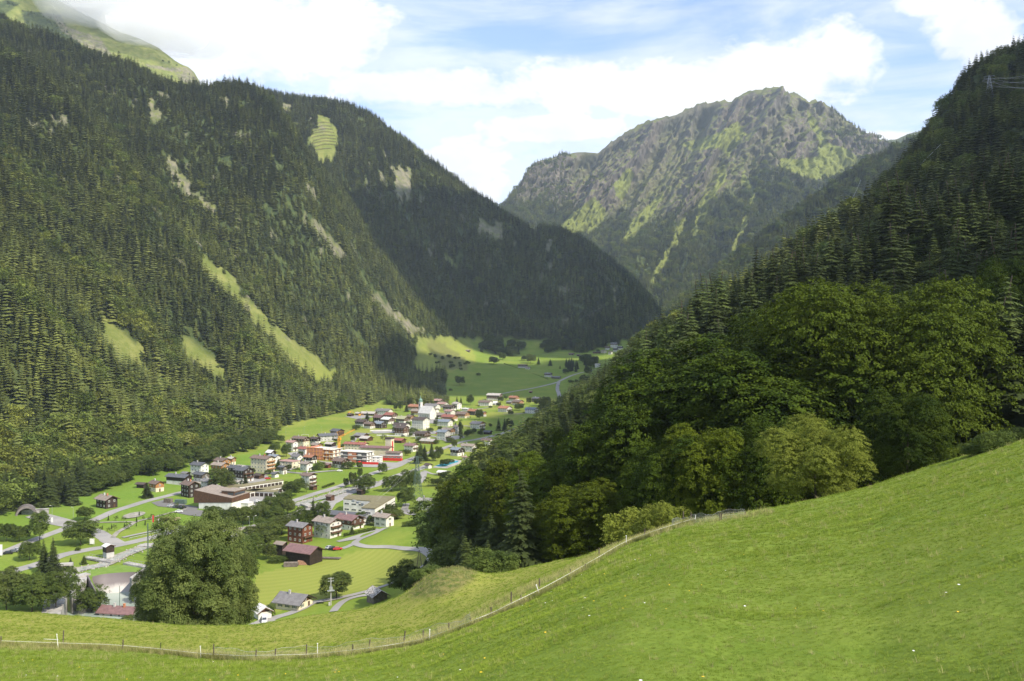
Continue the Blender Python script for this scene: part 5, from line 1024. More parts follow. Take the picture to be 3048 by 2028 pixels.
house(726, 1432, 66, 'big dark timber chalet with slate roof behind the small blue spruce', 'slate', 'white', 'timber_dark', st=3, ups=2, th=-34, asp=0.85, bal=2)
house(700, 1424, 50, 'dark timber chalet with slate roof hidden on the left by the lime tree', 'slate', 'white', 'timber_dark', st=3, ups=2, th=-34, asp=0.85, bal=1)
house(772, 1425, 40, 'low dark timber wing right of the big slate roofed chalet', 'darkbrown', upper='timber_brown', st=1, ups=1, th=-34, win=None, chim=0, name='shed', cat='shed')
house(709, 1445, 28, 'small white garage house with pale roof left of the small blue spruce', 'light', 'white', None, st=1, th=-30, chim=0, name='garage', cat='garage')
house(819, 1421, 27, 'small white garage with dark grey pitched roof below the hotel', 'slate', 'white', None, st=1, th=-36, chim=0, name='garage', cat='garage', win=None)
house(842, 1411, 34, 'white house with slate roof and dark garage below the hotel', 'slate', 'white', 'timber_grey', st=2, th=-36)
house(807, 1365, 38, 'dark timber house with bright white metal roof at the field corner', 'white', upper='timber_dark', st=2, ups=2, th=-38, pitch=0.6, chim=0)
house(816, 1378, 44, 'white house with blue grey roof in front of the white metal roof', 'blue', 'white', None, st=2, th=-28)
block(860, 1392, 15, 9, 5.2, 'beige two storey house with flat roof right of the pointed blue spruce', 'cream', 'roof_pink', -28, 2)
house(885, 1377, 42, 'white house with steep grey gabled roof left of the orange brown roof', 'grey', 'white', None, st=2, th=-34, pitch=0.6)
house(912, 1400, 46, 'white chalet with grey brown roof beside a garden hedge', 'beige', 'white', None, st=2, th=-34, tup='timber_grey', win='std')
house(924, 1379, 46, 'dark timber house with orange brown roof below the building site', 'orange', 'white', 'timber_dark', st=2, th=-30, ups=1)
house(869, 1342, 44, 'white three storey house with pinkish red roof at the football field', 'pink', 'white', None, st=3, th=-30, asp=0.7, bal=1)
house(895, 1330, 60, 'wide house with tan brown roof behind the pinkish roofed house', 'brown', 'cream', 'timber_brown', st=3, th=-28, asp=0.6)
house(907, 1353, 46, 'white house with red roof left of the scaffolded building', 'red', 'white', None, st=2, th=-30)
house(943, 1341, 42, 'house with beige brown roof behind the scaffolded building', 'beige', 'cream', 'timber_orange', st=2, th=-32)
house(938, 1322, 38, 'dark timber house with brown roof left of the long hall', 'darkbrown', 'white', 'timber_dark', st=2, th=-32)
house(975, 1312, 66, 'long white hall with dark slate roof behind the yellow crane', 'slate', 'grey_plaster', None, st=2, th=32, asp=0.5, name='hall', cat='hall', win='std', pitch=0.45)
house(1004, 1298, 48, 'timber barn with dark slate roof behind the long white hall', 'slate', upper='timber_brown', st=2, ups=2, th=-38, win=None, chim=0, name='barn', cat='barn')
house(984, 1329, 40, 'dark timber barn with bright pale roof left of the yellow crane', 'light', upper='timber_dark', st=1, ups=1, th=-32, win=None, chim=0, name='barn', cat='barn')
house(919, 1449, 54, 'white chalet with brown roof and two wooden balconies beside the main village road', 'brown', 'white', None, st=3, th=-34, asp=0.85, bal=2, tup='timber_brown')
house(932, 1458, 26, 'brown timber garage under the white chalet with two balconies', 'brown', upper='timber_brown', st=1, ups=1, th=-34, win=None, chim=0, name='garage', cat='garage', pitch=.2)
house(1015, 1391, 60, 'white chalet with large brown roof and garden below the unfinished flats', 'brown', 'white', 'timber_brown', st=2, th=-36, bal=1, pitch=.45)
house(975, 1393, 22, 'reddish shed left of the white chalet below the unfinished flats', 'purple', upper='timber_red', st=1, ups=1, th=-30, win=None, chim=0, name='shed', cat='shed')
# school with tower, fire station, flats under construction
house(1060, 1348, 80, 'long white school wing with salmon red roof and many windows', 'red', 'cream', None, st=3, th=-22, asp=0.35, name='school', cat='school', pitch=.4, chim=3)
house(1120, 1360, 104, 'lower cream school hall with long brownish red roof', 'purple', 'cream', None, st=3, th=-14, asp=0.30, name='school', cat='school', win=None, pitch=.35, chim=0)
e, rf = block(1160, 1360, 5.5, 5.5, 15.5, 'square cream tower with a vertical red stripe at the end of the school hall', 'cream', 'roof_darkbrown', -22, win=None, name='hose_tower', cat='tower', par=1.2)
mb = MB(); mb.box(2.76, 2.82, -1.0, 1.0, 3, 13.5); mb.build('red_stripe', M['red'], e)
house(1174, 1366, 56, 'fire station hall with red front and brown roof beside the striped tower', 'brown', 'white', None, st=2, th=-16, asp=0.55, name='fire_station', cat='fire station', win=None, chim=0, pitch=.3)
e, rf = block(1164, 1371, 19, 3.5, 4.0, 'low bright red front with glass strip below the brown fire station roof', 'red', 'roof_light', -14, 1, 'strip', sp=3.6, sill=2.4, par=.25)
def flats(px, py, L_, Wd, st, label, mat, panels, scaf):
    p = hit(px, py); e = empty('unfinished_flats', p, R(-24)); tag(e, label, 'building')
    mb = MB()
    for s in range(st + 1): mb.box(-L_ / 2, L_ / 2, -Wd / 2, Wd / 2, s * 3.0 - .3, s * 3.0)
    mb.build('floor_slabs', M['white'], e); mb = MB(); mb.box(-L_ / 2 + 1.2, L_ / 2 - 1.2, -Wd / 2 + 1.2, Wd / 2 - 1.2, -2, st * 3.0 - .31); mb.build('core', M['asphalt_dark'] if not scaf else M['brick'], e)
    for s in range(st):
        mb = MB(); n = 6
        for k in range(n):
            if (k + s) % 2 == 0: mb.box(-L_ / 2 + k * L_ / n + .3, -L_ / 2 + (k + .8) * L_ / n, -Wd / 2 + .1, -Wd / 2 + .35, s * 3.0 + .01, s * 3.0 + 1.3)
        for k in range(3): mb.box(L_ / 2 - .35, L_ / 2 - .1, -Wd / 2 + .5 + k * Wd / 3, -Wd / 2 + (k + .7) * Wd / 3, s * 3.0 + .01, s * 3.0 + 2.0)
        mb.build('parapet_wall', M['white'], e)
        mb = MB(); mb.box(-L_ * .18, L_ * .12, -Wd / 2 + .15, -Wd / 2 + .5, s * 3.0 + .01, s * 3.0 + 2.65); mb.build('brick_panel', M['brick'], e)
    if scaf:
        mb = MB(); mb.box(-L_ / 2 - 1.3, -L_ / 2 + L_ * .62, -Wd / 2 - 1.3, -Wd / 2 - 1.2, 0, st * 3 + 1.2); mb.box(-L_ / 2 - 1.4, -L_ / 2 - 1.3, -Wd / 2 - 1.2, Wd / 2, 0, st * 3 + 1.2); mb.build('netting', M['scaffold'], e)
        mb = MB()
        for k in range(9):
            x_ = -L_ / 2 - 1.5 + k * (L_ + 2.8) / 8; mb.bar((x_, -Wd / 2 - 1.5, -.3), (x_, -Wd / 2 - 1.5, st * 3 + 2), .09, 5)
        for s in range(st + 1): mb.bar((-L_ / 2 - 1.6, -Wd / 2 - 1.5, s * 3 + 1), (L_ / 2 + 1.4, -Wd / 2 - 1.5, s * 3 + 1), .09, 5); mb.bar((L_ / 2 + 1.4, -Wd / 2 - 1.5, s * 3 + 1), (L_ / 2 + 1.4, Wd / 2, s * 3 + 1), .09, 5)
        mb.build('scaffolding', M['yellow'], e)
    return e
flats(972, 1366, 24, 16, 3, 'unfinished flats wrapped in orange scaffold netting with a white flat top', 'white', 0, True)
flats(1062, 1375, 27, 12, 3, 'unfinished white flats with open dark storeys and orange brick panels', 'white', 1, False)
mb = MB(); mb.box(-9, 9, -.15, .15, 0, 2.0); mb.box(-9, -8.7, .16, 8, 0, 2.0); o = mb.build('site_fence', M['red'], loc=hit(1095, 1383), rz=R(-12)); tag(o, 'red hoarding around the building site in front of the school', 'fence')
block(1122, 1376, 8, 5, 4.5, 'white site cabins stacked behind the red hoarding', 'white', 'roof_white', -12, 2, 'std', name='site_cabin')
# sports hall: white base, brown timber crown sloping down, box on top
p = hit(660, 1510); e = empty('sports_hall', p, R(-20)); tag(e, 'modern sports hall, white below with sloping dark timber upper band and rooftop box', 'hall')
LL, WW = 27, 17
mb = MB(); mb.box(-LL / 2 + 3.5, LL / 2, -WW / 2 + .2, WW / 2 - .2, -1, 4.99); mb.build('wall', M['white'], e)
mb = MB(); a = [(-LL / 2, -WW / 2), (LL / 2 + .3, -WW / 2), (LL / 2 + .3, WW / 2), (-LL / 2, WW / 2)]; zb = [3.2, 5.0, 5.0, 3.2]; zt = [10.8, 7.6, 8.2, 11.6]
mb.add([(x, y, z) for (x, y), z in zip(a, zb)] + [(x, y, z) for (x, y), z in zip(a, zt)], [(3, 2, 1, 0), (4, 5, 6, 7), (0, 1, 5, 4), (1, 2, 6, 5), (2, 3, 7, 6), (3, 0, 4, 7)]); mb.build('timber_band', M['timber_brown'], e)
mb = MB(); mb.add([(x * .985, y * .975, z + .01) for (x, y), z in zip(a, zt)] + [(x * .985, y * .975, z + .12) for (x, y), z in zip(a, zt)], [(3, 2, 1, 0), (4, 5, 6, 7), (0, 1, 5, 4), (1, 2, 6, 5), (2, 3, 7, 6), (3, 0, 4, 7)]); rf = mb.build('roof', M['roof_beige'], e)
mb = MB(); mb.box(LL / 2 - 10.5, LL / 2 - 1.5, -4, 6.5, 7.3, 10.6); mb.build('rooftop_box', M['timber_brown'], rf); mb = MB(); mb.box(LL / 2 - 10.8, LL / 2 - 1.2, -4.3, 6.8, 10.61, 11.0); mb.build('box_roof', M['roof_beige'], rf); mb = MB(); mb.box(LL / 2 - 1.49, LL / 2 - 1.4, -3.6, 6, 8.4, 9.8); mb.box(LL / 2 - 6, LL / 2 - 2, -4.06, -4.01, 8.4, 9.8); mb.build('glazing', M['glass'], rf)
block(728, 1512, 9, 5, 3.2, 'small white annex at the right end of the sports hall', 'white', 'roof_white', -20, win=None, name='annex')
def garage_row(px, py, n, th, label, dw=3.1, name='garage_row'):
    p = hit(px, py); e = empty(name, p, R(th)); L_ = n * dw + 2; tag(e, label, 'garages'); mb = MB(); mb.box(-L_ / 2, L_ / 2, -3.4, 3.4, -1, 3.3); mb.build('wall', M['white'], e)
    mb = MB(); mb.box(-L_ / 2 - .4, L_ / 2 + .4, -3.8, 3.8, 3.31, 3.6); mb.build('roof', M['roof_moss'], e)
    for k in range(n): link_mesh('garage_door', GDOOR, None, e, ((k + .5 - n / 2) * dw, -3.4, .2), -math.pi / 2)
    return e
garage_row(752, 1456, 14, 52, 'rear long row of white garages with mossy flat roof and dark doors')
garage_row(790, 1470, 11, 52, 'middle row of white garages with mossy flat roof parallel to the rear row')
e = garage_row(780, 1476, 6, -12, 'front short row of white garages with five dark openings facing the road')
block(698, 1462, 12, 8, 3.6, 'low white building with mossy flat roof at the left end of the garage rows', 'white', 'roof_moss', -12, win=None)
# factory with mossy roof, glazed annex, low white hall
p = hit(1095, 1530); e = empty('factory', p, R(-33)); tag(e, 'white factory with strip windows and large mossy brown flat roof', 'factory')
mb = MB(); A_ = [(-14, -9), (9, -9), (9, -19), (21, -19), (21, 30), (-14, 30)]
p0 = [W_(1022, 1487, -92.4), W_(1106, 1494, -92.4), W_(1076, 1513, -92.4), W_(1116, 1516, -92.4), W_(1176, 1480, -92.4), W_(1038, 1475, -92.4)]
loc = [e.location.x, e.location.y]; iv = Matrix.Rotation(R(33), 2)
pl = [(iv @ Vector((q.x - loc[0], q.y - loc[1]))) for q in p0]; pl = [(q.x, q.y) for q in pl]
area = sum(pl[i][0] * pl[(i + 1) % 6][1] - pl[(i + 1) % 6][0] * pl[i][1] for i in range(6)); pl = pl if area > 0 else pl[::-1]
mb.prism(pl, -2, 7.6); mb.build('wall', M['white'], e); mb = MB(); mb.prism([(x * 1.01, y * 1.01) for x, y in pl], 7.61, 8.1); rf = mb.build('roof', M['roof_moss'], e)
for i in range(6):
    a_, b_ = Vector(pl[i]), Vector(pl[(i + 1) % 6]); d_ = (b_ - a_); nn = Vector((d_.y, -d_.x)).normalized()
    if not camfacing(e.location, R(-33), nn.x, nn.y): continue
    n_ = int(d_.length / 4.2)
    for s_ in range(2):
        for k in range(n_):
            q = a_ + d_ * ((k + .5) / n_); link_mesh('window', WIN['strip'], None, e, (q.x + nn.x * .01, q.y + nn.y * .01, 1.6 + s_ * 3.2), math.atan2(nn.y, nn.x))
for k in range(3):
    mb = MB(); mb.box(-1, 1, -1, 1, 8.11, 9.1); q = Vector(pl[0]).lerp(Vector(pl[3]), .35 + .15 * k); mb.build('roof_vent', M['metal'], rf, loc=(q.x, q.y, 0))
p = hit(1018, 1553); e = empty('glazed_annex', p, R(-22)); tag(e, 'low bluish glass fronted annex left of the white factory', 'building'); mb = MB(); mb.box(-14, 14, -5, 5, -1, 4.4); mb.build('glazing', material('pale_glass', (0.30, 0.36, 0.38), (0.42, 0.48, 0.50), .6, .2, spec=.6), e)
mb = MB()
for k in range(15): mb.box(-14 + k * 2 - .06, -14 + k * 2 + .06, -5.08, -5.01, -1, 4.4)
mb.build('mullions', M['metal'], e); mb = MB(); mb.box(-14.6, 14.6, -5.8, 5.5, 4.41, 4.75); mb.build('roof', M['roof_slate'], e)
block(1062, 1560, 12, 7, 3.4, 'low white link building between glass annex and factory', 'white', 'roof_grey', -22, 1, 'strip', sp=4)
house(722, 1607, 84, 'low white hall with beige hipped roof and tall windows left of the stream road', 'beige', 'white', None, st=2, th=24, asp=0.5, ymin=270, name='hall', cat='hall', win='tall', pitch=0.25, chim=0, ov=.8)
block(745, 1622, 10, 7, 3.0, 'flat low outbuilding beside the low white hall', 'grey_plaster', 'roof_grey', 24, win=None, ymin=270)
# --- village centre: (bearing, foot, width, label, roof, wall, upper, storeys, heading, extras)
H_ = [
 (1043, 1240, 22, 'small dark shed at the upper left village edge beside an orange digger', 'darkbrown', 'white', 'timber_dark', 1, -30, {}),
 (1066, 1236, 20, 'tiny timber hut with bright roof behind the orange digger', 'light', 'white', 'timber_orange', 1, -30, {}),
 (1098, 1236, 50, 'long low building with pale roof at the upper left village edge', 'light', 'cream', 'timber_brown', 1, -22, {'asp': .5}),
 (1143, 1234, 50, 'long white house with grey roof behind the bright red roof', 'grey', 'white', None, 2, -25, {'asp': .6}),
 (1130, 1255, 40, 'dark timber barn with reddish purple roof left of the bright red roof', 'purple', 'white', 'timber_dark', 2, -38, {'ups': 2, 'pitch': .55}),
 (1163, 1247, 40, 'house with bright red roof in the middle of the left village', 'red', 'white', 'timber_brown', 2, -34, {'pitch': .5}),
 (1155, 1261, 42, 'house with white roof just below the bright red roof', 'white', 'white', 'timber_brown', 2, -38, {}),
 (1199, 1259, 42, 'house with pale yellow green roof right of the white roof', 'olive', 'white', 'timber_brown', 2, -34, {'pitch': .5}),
 (1221, 1253, 28, 'brown chalet right behind the pale yellow green roof', 'brown', 'cream', 'timber_orange', 2, -38, {}),
 (1079, 1268, 44, 'dark brown roofed chalet at the left tip of the old village', 'darkbrown', 'white', 'timber_dark', 2, -34, {}),
 (1100, 1275, 36, 'brown roofed chalet left of the black timber house', 'brown', 'white', 'timber_brown', 2, -34, {}),
 (1131, 1274, 42, 'black timber house with blue grey roof above the white walled yard', 'blue', 'white', 'timber_dark', 2, -34, {'ups': 2}),
 (1195, 1279, 52, 'white house with wide dark brown roof left of the tall inn', 'darkbrown', 'white', None, 2, -30, {'asp': .6}),
 (1252, 1277, 52, 'tall inn with white gable and dark timber balconies in the village centre', 'darkbrown', 'white', None, 4, -30, {'bal': 0, 'asp': .75, 'tup': None}),
 (1196, 1296, 42, 'timber chalet with dark brown roof over a white base beside the meadow', 'darkbrown', 'white', 'timber_brown', 3, -30, {'ups': 2}),
 (1076, 1303, 44, 'timber barn with grey brown roof behind the barn with light roof', 'grey', 'white', 'timber_brown', 1, -30, {'ups': 1, 'win': None}),
 (1090, 1312, 42, 'timber barn with light metal roof above the school', 'light', 'white', 'timber_brown', 1, -34, {'ups': 1, 'win': None}),
 (1190, 1318, 38, 'small timber barn with reddish roof standing on the inner meadow', 'red', 'white', 'timber_brown', 1, -30, {'ups': 1, 'win': None}),
 (1240, 1221, 52, 'large house with orange roof left of the church tower', 'orange', 'white', 'timber_orange', 2, -30, {'asp': .6}),
 (1286, 1219, 48, 'white house with grey roof directly right of the church tower', 'grey', 'white', None, 2, -26, {'asp': .7}),
 (1305, 1203, 32, 'house with pinkish brown roof topmost in the old village', 'pink', 'cream', 'timber_brown', 2, -30, {}),
 (1243, 1235, 40, 'house with beige grey roof below the large orange roof', 'beige', 'cream', 'timber_orange', 2, -30, {}),
 (1290, 1233, 36, 'brown roofed house behind the white church nave', 'brown', 'white', None, 2, -30, {}),
 (1318, 1213, 36, 'house with dusty pink roof between grey roofs behind the church', 'pink', 'white', None, 2, -30, {}),
 (1338, 1222, 40, 'dark timber chalet with dark brown roof right of the church', 'darkbrown', 'white', 'timber_dark', 2, -34, {}),
 (1360, 1218, 30, 'bright white house right beside the dark timber chalet', 'light', 'white', None, 3, -40, {}),
 (1314, 1241, 42, 'low house with grey brown roof below the pinkish roofs', 'beige', 'cream', 'timber_brown', 1, -30, {}),
 (1339, 1236, 34, 'white house with salmon roof right of the church nave', 'pink', 'white', None, 2, -34, {}),
 (1338, 1253, 48, 'house with salmon red roof among the garden trees', 'red', 'white', 'timber_orange', 2, -32, {'asp': .7}),
 (1324, 1268, 48, 'white house with pale blue grey roof right of the tall inn', 'blue', 'white', None, 2, -28, {'asp': .7}),
 (1377, 1244, 42, 'brown roofed timber house among trees at the right village side', 'brown', 'cream', 'timber_orange', 2, -30, {}),
 (1410, 1235, 36, 'dark timber house with orange roof at the right village side', 'orange', 'white', 'timber_dark', 2, -40, {'ups': 2}),
 (1388, 1222, 28, 'small white house with pale flat roof near the tall round tree', 'white', 'white', None, 1, -30, {'pitch': .15}),
 (1438, 1240, 22, 'small honey coloured chalet half hidden by a birch', 'brown', 'white', 'timber_orange', 2, -40, {}),
 (1422, 1275, 46, 'white house with grey roof and honey coloured gable on the right meadow', 'grey', 'white', None, 2, -34, {'tup': 'timber_orange', 'bal': 1}),
 (1452, 1293, 28, 'small dark timber garage with grey roof on the right meadow', 'slate', 'white', 'timber_dark', 1, -30, {'ups': 1, 'win': None}),
 (1334, 1294, 42, 'house with brown grey roof and honey coloured timber above the blue grey roof', 'beige', 'white', 'timber_orange', 2, -34, {}),
 (1361, 1292, 28, 'narrow tall white house beside the columnar cypress tree', 'beige', 'white', None, 3, -34, {}),
 (1320, 1309, 42, 'white three storey house with blue slate roof by the main road', 'blue', 'white', None, 3, -32, {'bal': 1}),
 (1258, 1306, 46, 'chalet with dark brown roof behind the tall dark spruces', 'darkbrown', 'white', 'timber_brown', 2, -32, {'bal': 1}),
 (1276, 1320, 52, 'low hall with light grey roof left of the three storey slate house', 'light', 'white', 'timber_orange', 1, -28, {'asp': .6}),
 (1224, 1343, 44, 'white chalet with brown red roof and balcony left of the dark spruces', 'purple', 'white', None, 2, -32, {'tup': 'timber_orange', 'bal': 1}),
 (1450, 1327, 38, 'white house with brown roof at the edge of the wood on the right', 'brown', 'white', None, 2, -30, {}),
 (1395, 1344, 48, 'white two storey house with grey beige roof and long balcony near the pool', 'beige', 'white', None, 2, -25, {'bal': 1, 'asp': .6}),
 (1361, 1356, 44, 'house with blue slate roof and dark timber gable above the swimming pool', 'blue', 'white', 'timber_dark', 2, -42, {}),
 (1390, 1370, 32, 'low pool building with pinkish flat roof', 'pink', 'cream', None, 1, -20, {'pitch': .12, 'asp': .5}),
 (1275, 1394, 24, 'little white hut with dark pointed roof left of the swimming pool', 'darkbrown', 'white', None, 1, -44, {'pitch': .6, 'win': None}),
 (1321, 1416, 40, 'red brown barn with very pale metal roof at the tip of the wood', 'white', 'white', 'timber_red', 1, -22, {'ups': 1, 'win': None, 'asp': .6}),
 (1472, 1191, 46, 'big timber guesthouse with beige roof at the upper right village end', 'light', 'white', 'timber_brown', 3, -22, {'ups': 2, 'asp': .6}),
 (1445, 1208, 42, 'brown roofed chalet left of the small white roof at the upper right', 'brown', 'white', None, 2, -26, {'asp': .7}),
 (1469, 1205, 36, 'small white house with white roof in front of the big guesthouse', 'white', 'white', None, 1, -26, {}),
 (1503, 1226, 42, 'white house with bright orange roof alone on the upper right meadow', 'orange', 'white', None, 2, -34, {'bal': 1}),
 (1530, 1193, 32, 'chalet with vivid orange red roof behind a brown roofed chalet', 'orange', 'white', 'timber_orange', 2, -30, {}),
 (1542, 1206, 34, 'chalet with brown roof in front of the vivid orange red roof', 'brown', 'white', 'timber_orange', 2, -34, {}),
 (1517, 1202, 22, 'small grey barn left of the vivid orange red roof', 'grey', 'white', 'timber_grey', 1, -30, {'win': None}),
 (1597, 1196, 28, 'dark grey timber house alone by the far meadow', 'slate', 'white', 'timber_dark', 2, -36, {'ups': 2}),
 (1582, 1230, 40, 'white modern house with pale blue grey roof on the upper right meadow', 'blue', 'white', None, 2, -28, {'bal': 1}),
 (1556, 1095, 32, 'far farmhouse group with brown roof in the middle of the shaded meadow', 'brown', 'white', 'timber_brown', 2, -25, {'asp': .5}),
 (1571, 1099, 18, 'far white stable at the right of the farmhouse in the shaded meadow', 'beige', 'white', None, 1, -25, {}),
 (1632, 1121, 24, 'far grey roofed farmhouse left of the road junction', 'grey', 'white', 'timber_brown', 2, -30, {}),
 (1655, 1127, 28, 'far low barn with grey roof right at the road junction', 'grey', 'white', 'timber_grey', 1, -25, {'asp': .5, 'win': None}),
 (1701, 1057, 20, 'far small brown barn on the shaded upper meadow', 'brown', 'white', 'timber_grey', 1, -20, {'win': None}),
 (1722, 1060, 14, 'far tiny hut right of the small brown barn on the shaded meadow', 'brown', 'white', 'timber_grey', 1, -20, {'win': None}),
 (1393, 1047, 16, 'far white hut below the dark hill at the left meadow', 'beige', 'white', 'timber_grey', 1, -25, {'win': None}),
 (1776, 1052, 26, 'long dark roofed barn at the left end of the far hamlet', 'darkbrown', 'white', 'timber_brown', 1, -15, {'asp': .4, 'win': None}),
 (1797, 1051, 20, 'white gabled house at the left end of the far hamlet', 'beige', 'cream', None, 2, -50, {}),
 (1808, 1040, 18, 'brown roofed house behind the white gabled house of the far hamlet', 'brown', 'white', 'timber_brown', 2, -30, {}),
 (1828, 1033, 26, 'big grey roofed house at the top of the far hamlet', 'grey', 'white', 'timber_brown', 3, -25, {}),
 (1846, 1040, 20, 'grey roofed house at the right side of the far hamlet', 'grey', 'white', 'timber_dark', 2, -35, {}),
 (1832, 1046, 18, 'house with dark roof in the middle of the far hamlet', 'slate', 'white', 'timber_brown', 2, -30, {}),
 (1817, 1055, 16, 'white house at the lower edge of the far hamlet', 'brown', 'white', None, 2, -30, {}),
 (1840, 1060, 16, 'lowest white house of the far hamlet next to the dark trees', 'beige', 'white', None, 2, -30, {}),
 (1918, 1008, 16, 'isolated white house above the far hamlet close to the dark wood', 'light', 'white', None, 2, -20, {}),
 (1930, 1009, 12, 'smaller house right of the isolated white house above the far hamlet', 'light', 'white', None, 1, -20, {}),
 (1779, 1093, 20, 'white far house at the end of the branching road', 'light', 'white', None, 2, -20, {}),
 (1580, 1170, 12, 'tiny brown hut beside the far road bend', 'pink', 'white', 'timber_brown', 1, -20, {'win': None}),
]
for px, py, w_, lb, rf_, wl, up, st, th, kw in H_:
    nm = 'barn' if ('barn' in lb or 'stable' in lb) else 'hut' if ('hut' in lb or 'shed' in lb) else 'chalet' if 'chalet' in lb else 'house'
    far = py < 1110
    if far and 'win' not in kw: kw = dict(kw, win='std')
    house(px, py, w_ * (1.0 if far else 1.12), lb, rf_, wl, up, st, th, name=nm, cat=nm if nm != 'chalet' else 'house', ymin=450, chim=0 if (kw.get('win', 1) is None or far) else 1, **kw)
# church
p = hit(1272, 1247); e = empty('church', p, R(-38)); tag(e, 'white village church with steep bright roof and slim tower with green onion dome', 'church')
mb = MB(); mb.prism_x([(-6, -2), (6, -2), (6, 8), (0, 16), (-6, 8)], -10, 10); mb.build('nave', M['white'], e)
mb = MB(); mb.prism_x([(-6.8, 7), (0, 16.1), (6.8, 7), (6.8, 7.4), (0, 16.5), (-6.8, 7.4)], -10.5, 10.5); mb.build('roof', M['roof_white'], e)
mb = MB(); mb.box(-13.6, -10.02, -2, 2, -2, 21); tw = mb.build('tower', M['white'], e)
mb = MB(); prf = [(2.5, 21.01), (2.6, 21.4), (2.2, 22), (2.6, 23), (2.3, 24), (1.2, 25), (.6, 26), (.5, 27), (.2, 29)]; n = 12
vs = [(-11.8 + a_ * math.cos(6.283 * k / n), a_ * math.sin(6.283 * k / n), b_) for a_, b_ in prf for k in range(n)]; fs = [(i * n + k, i * n + (k + 1) % n, (i + 1) * n + (k + 1) % n, (i + 1) * n + k) for i in range(len(prf) - 1) for k in range(n)]
mb.add(vs, fs); mb.build('onion_dome', material('copper_green', (0.20, 0.33, 0.27), (0.16, 0.27, 0.22), 1, .5), tw)
mb = MB(); mb.box(-12.5, -11.1, -2.05, -2.01, 16, 18.5); mb.box(-12.5, -11.1, 2.01, 2.05, 16, 18.5); mb.build('belfry_window', M['glass'], tw)
for k in range(4): link_mesh('window', WIN['tall'], None, e, (-6 + k * 4, -6, 3), -math.pi / 2)
# inn balconies
# white walled yard below the black timber house
mb = MB(); mb.box(-16, 16, -.2, .2, -1, 1.5); o = mb.build('garden_wall', M['white'], loc=hit(1145, 1284), rz=R(4)); tag(o, 'white garden wall below the black timber house', 'wall')
mb = MB(); mb.box(-22, 22, -.2, .2, -1, 1.2); o = mb.build('garden_wall', M['white'], loc=hit(1180, 1299), rz=R(-14)); tag(o, 'long low white wall between the old village and the inner meadow', 'wall')
# tunnel portal in the left wood
p = hit(78, 1536); e = empty('tunnel_portal', p, R(-62)); tag(e, 'dark arched tunnel portal in the grassy bank at the far left', 'portal'); mb = MB(); n = 14
for k in range(n):
    a0, a1 = math.pi * k / n, math.pi * (k + 1) / n; ro, ri = 5.5, 4.4
    q = [(ro * math.cos(a0), ro * math.sin(a0)), (ro * math.cos(a1), ro * math.sin(a1)), (ri * math.cos(a1), ri * math.sin(a1)), (ri * math.cos(a0), ri * math.sin(a0))]; mb.prism_x(q, -8, 1)
mb.build('arch', M['concrete_dark'], e); mb = MB(); mb.prism_x([(4.39 * math.cos(math.pi * k / n), 4.39 * math.sin(math.pi * k / n)) for k in range(n + 1)], -8, -5); mb.build('opening', M['post_black'], e)  # black plug stands in for the darkness inside the tunnel
block(105, 1531, 14, 2.0, 2.8, 'low pale concrete wall right of the arched tunnel portal', 'concrete', 'concrete', 12, win=None, name='retaining_wall', cat='wall', par=.2)
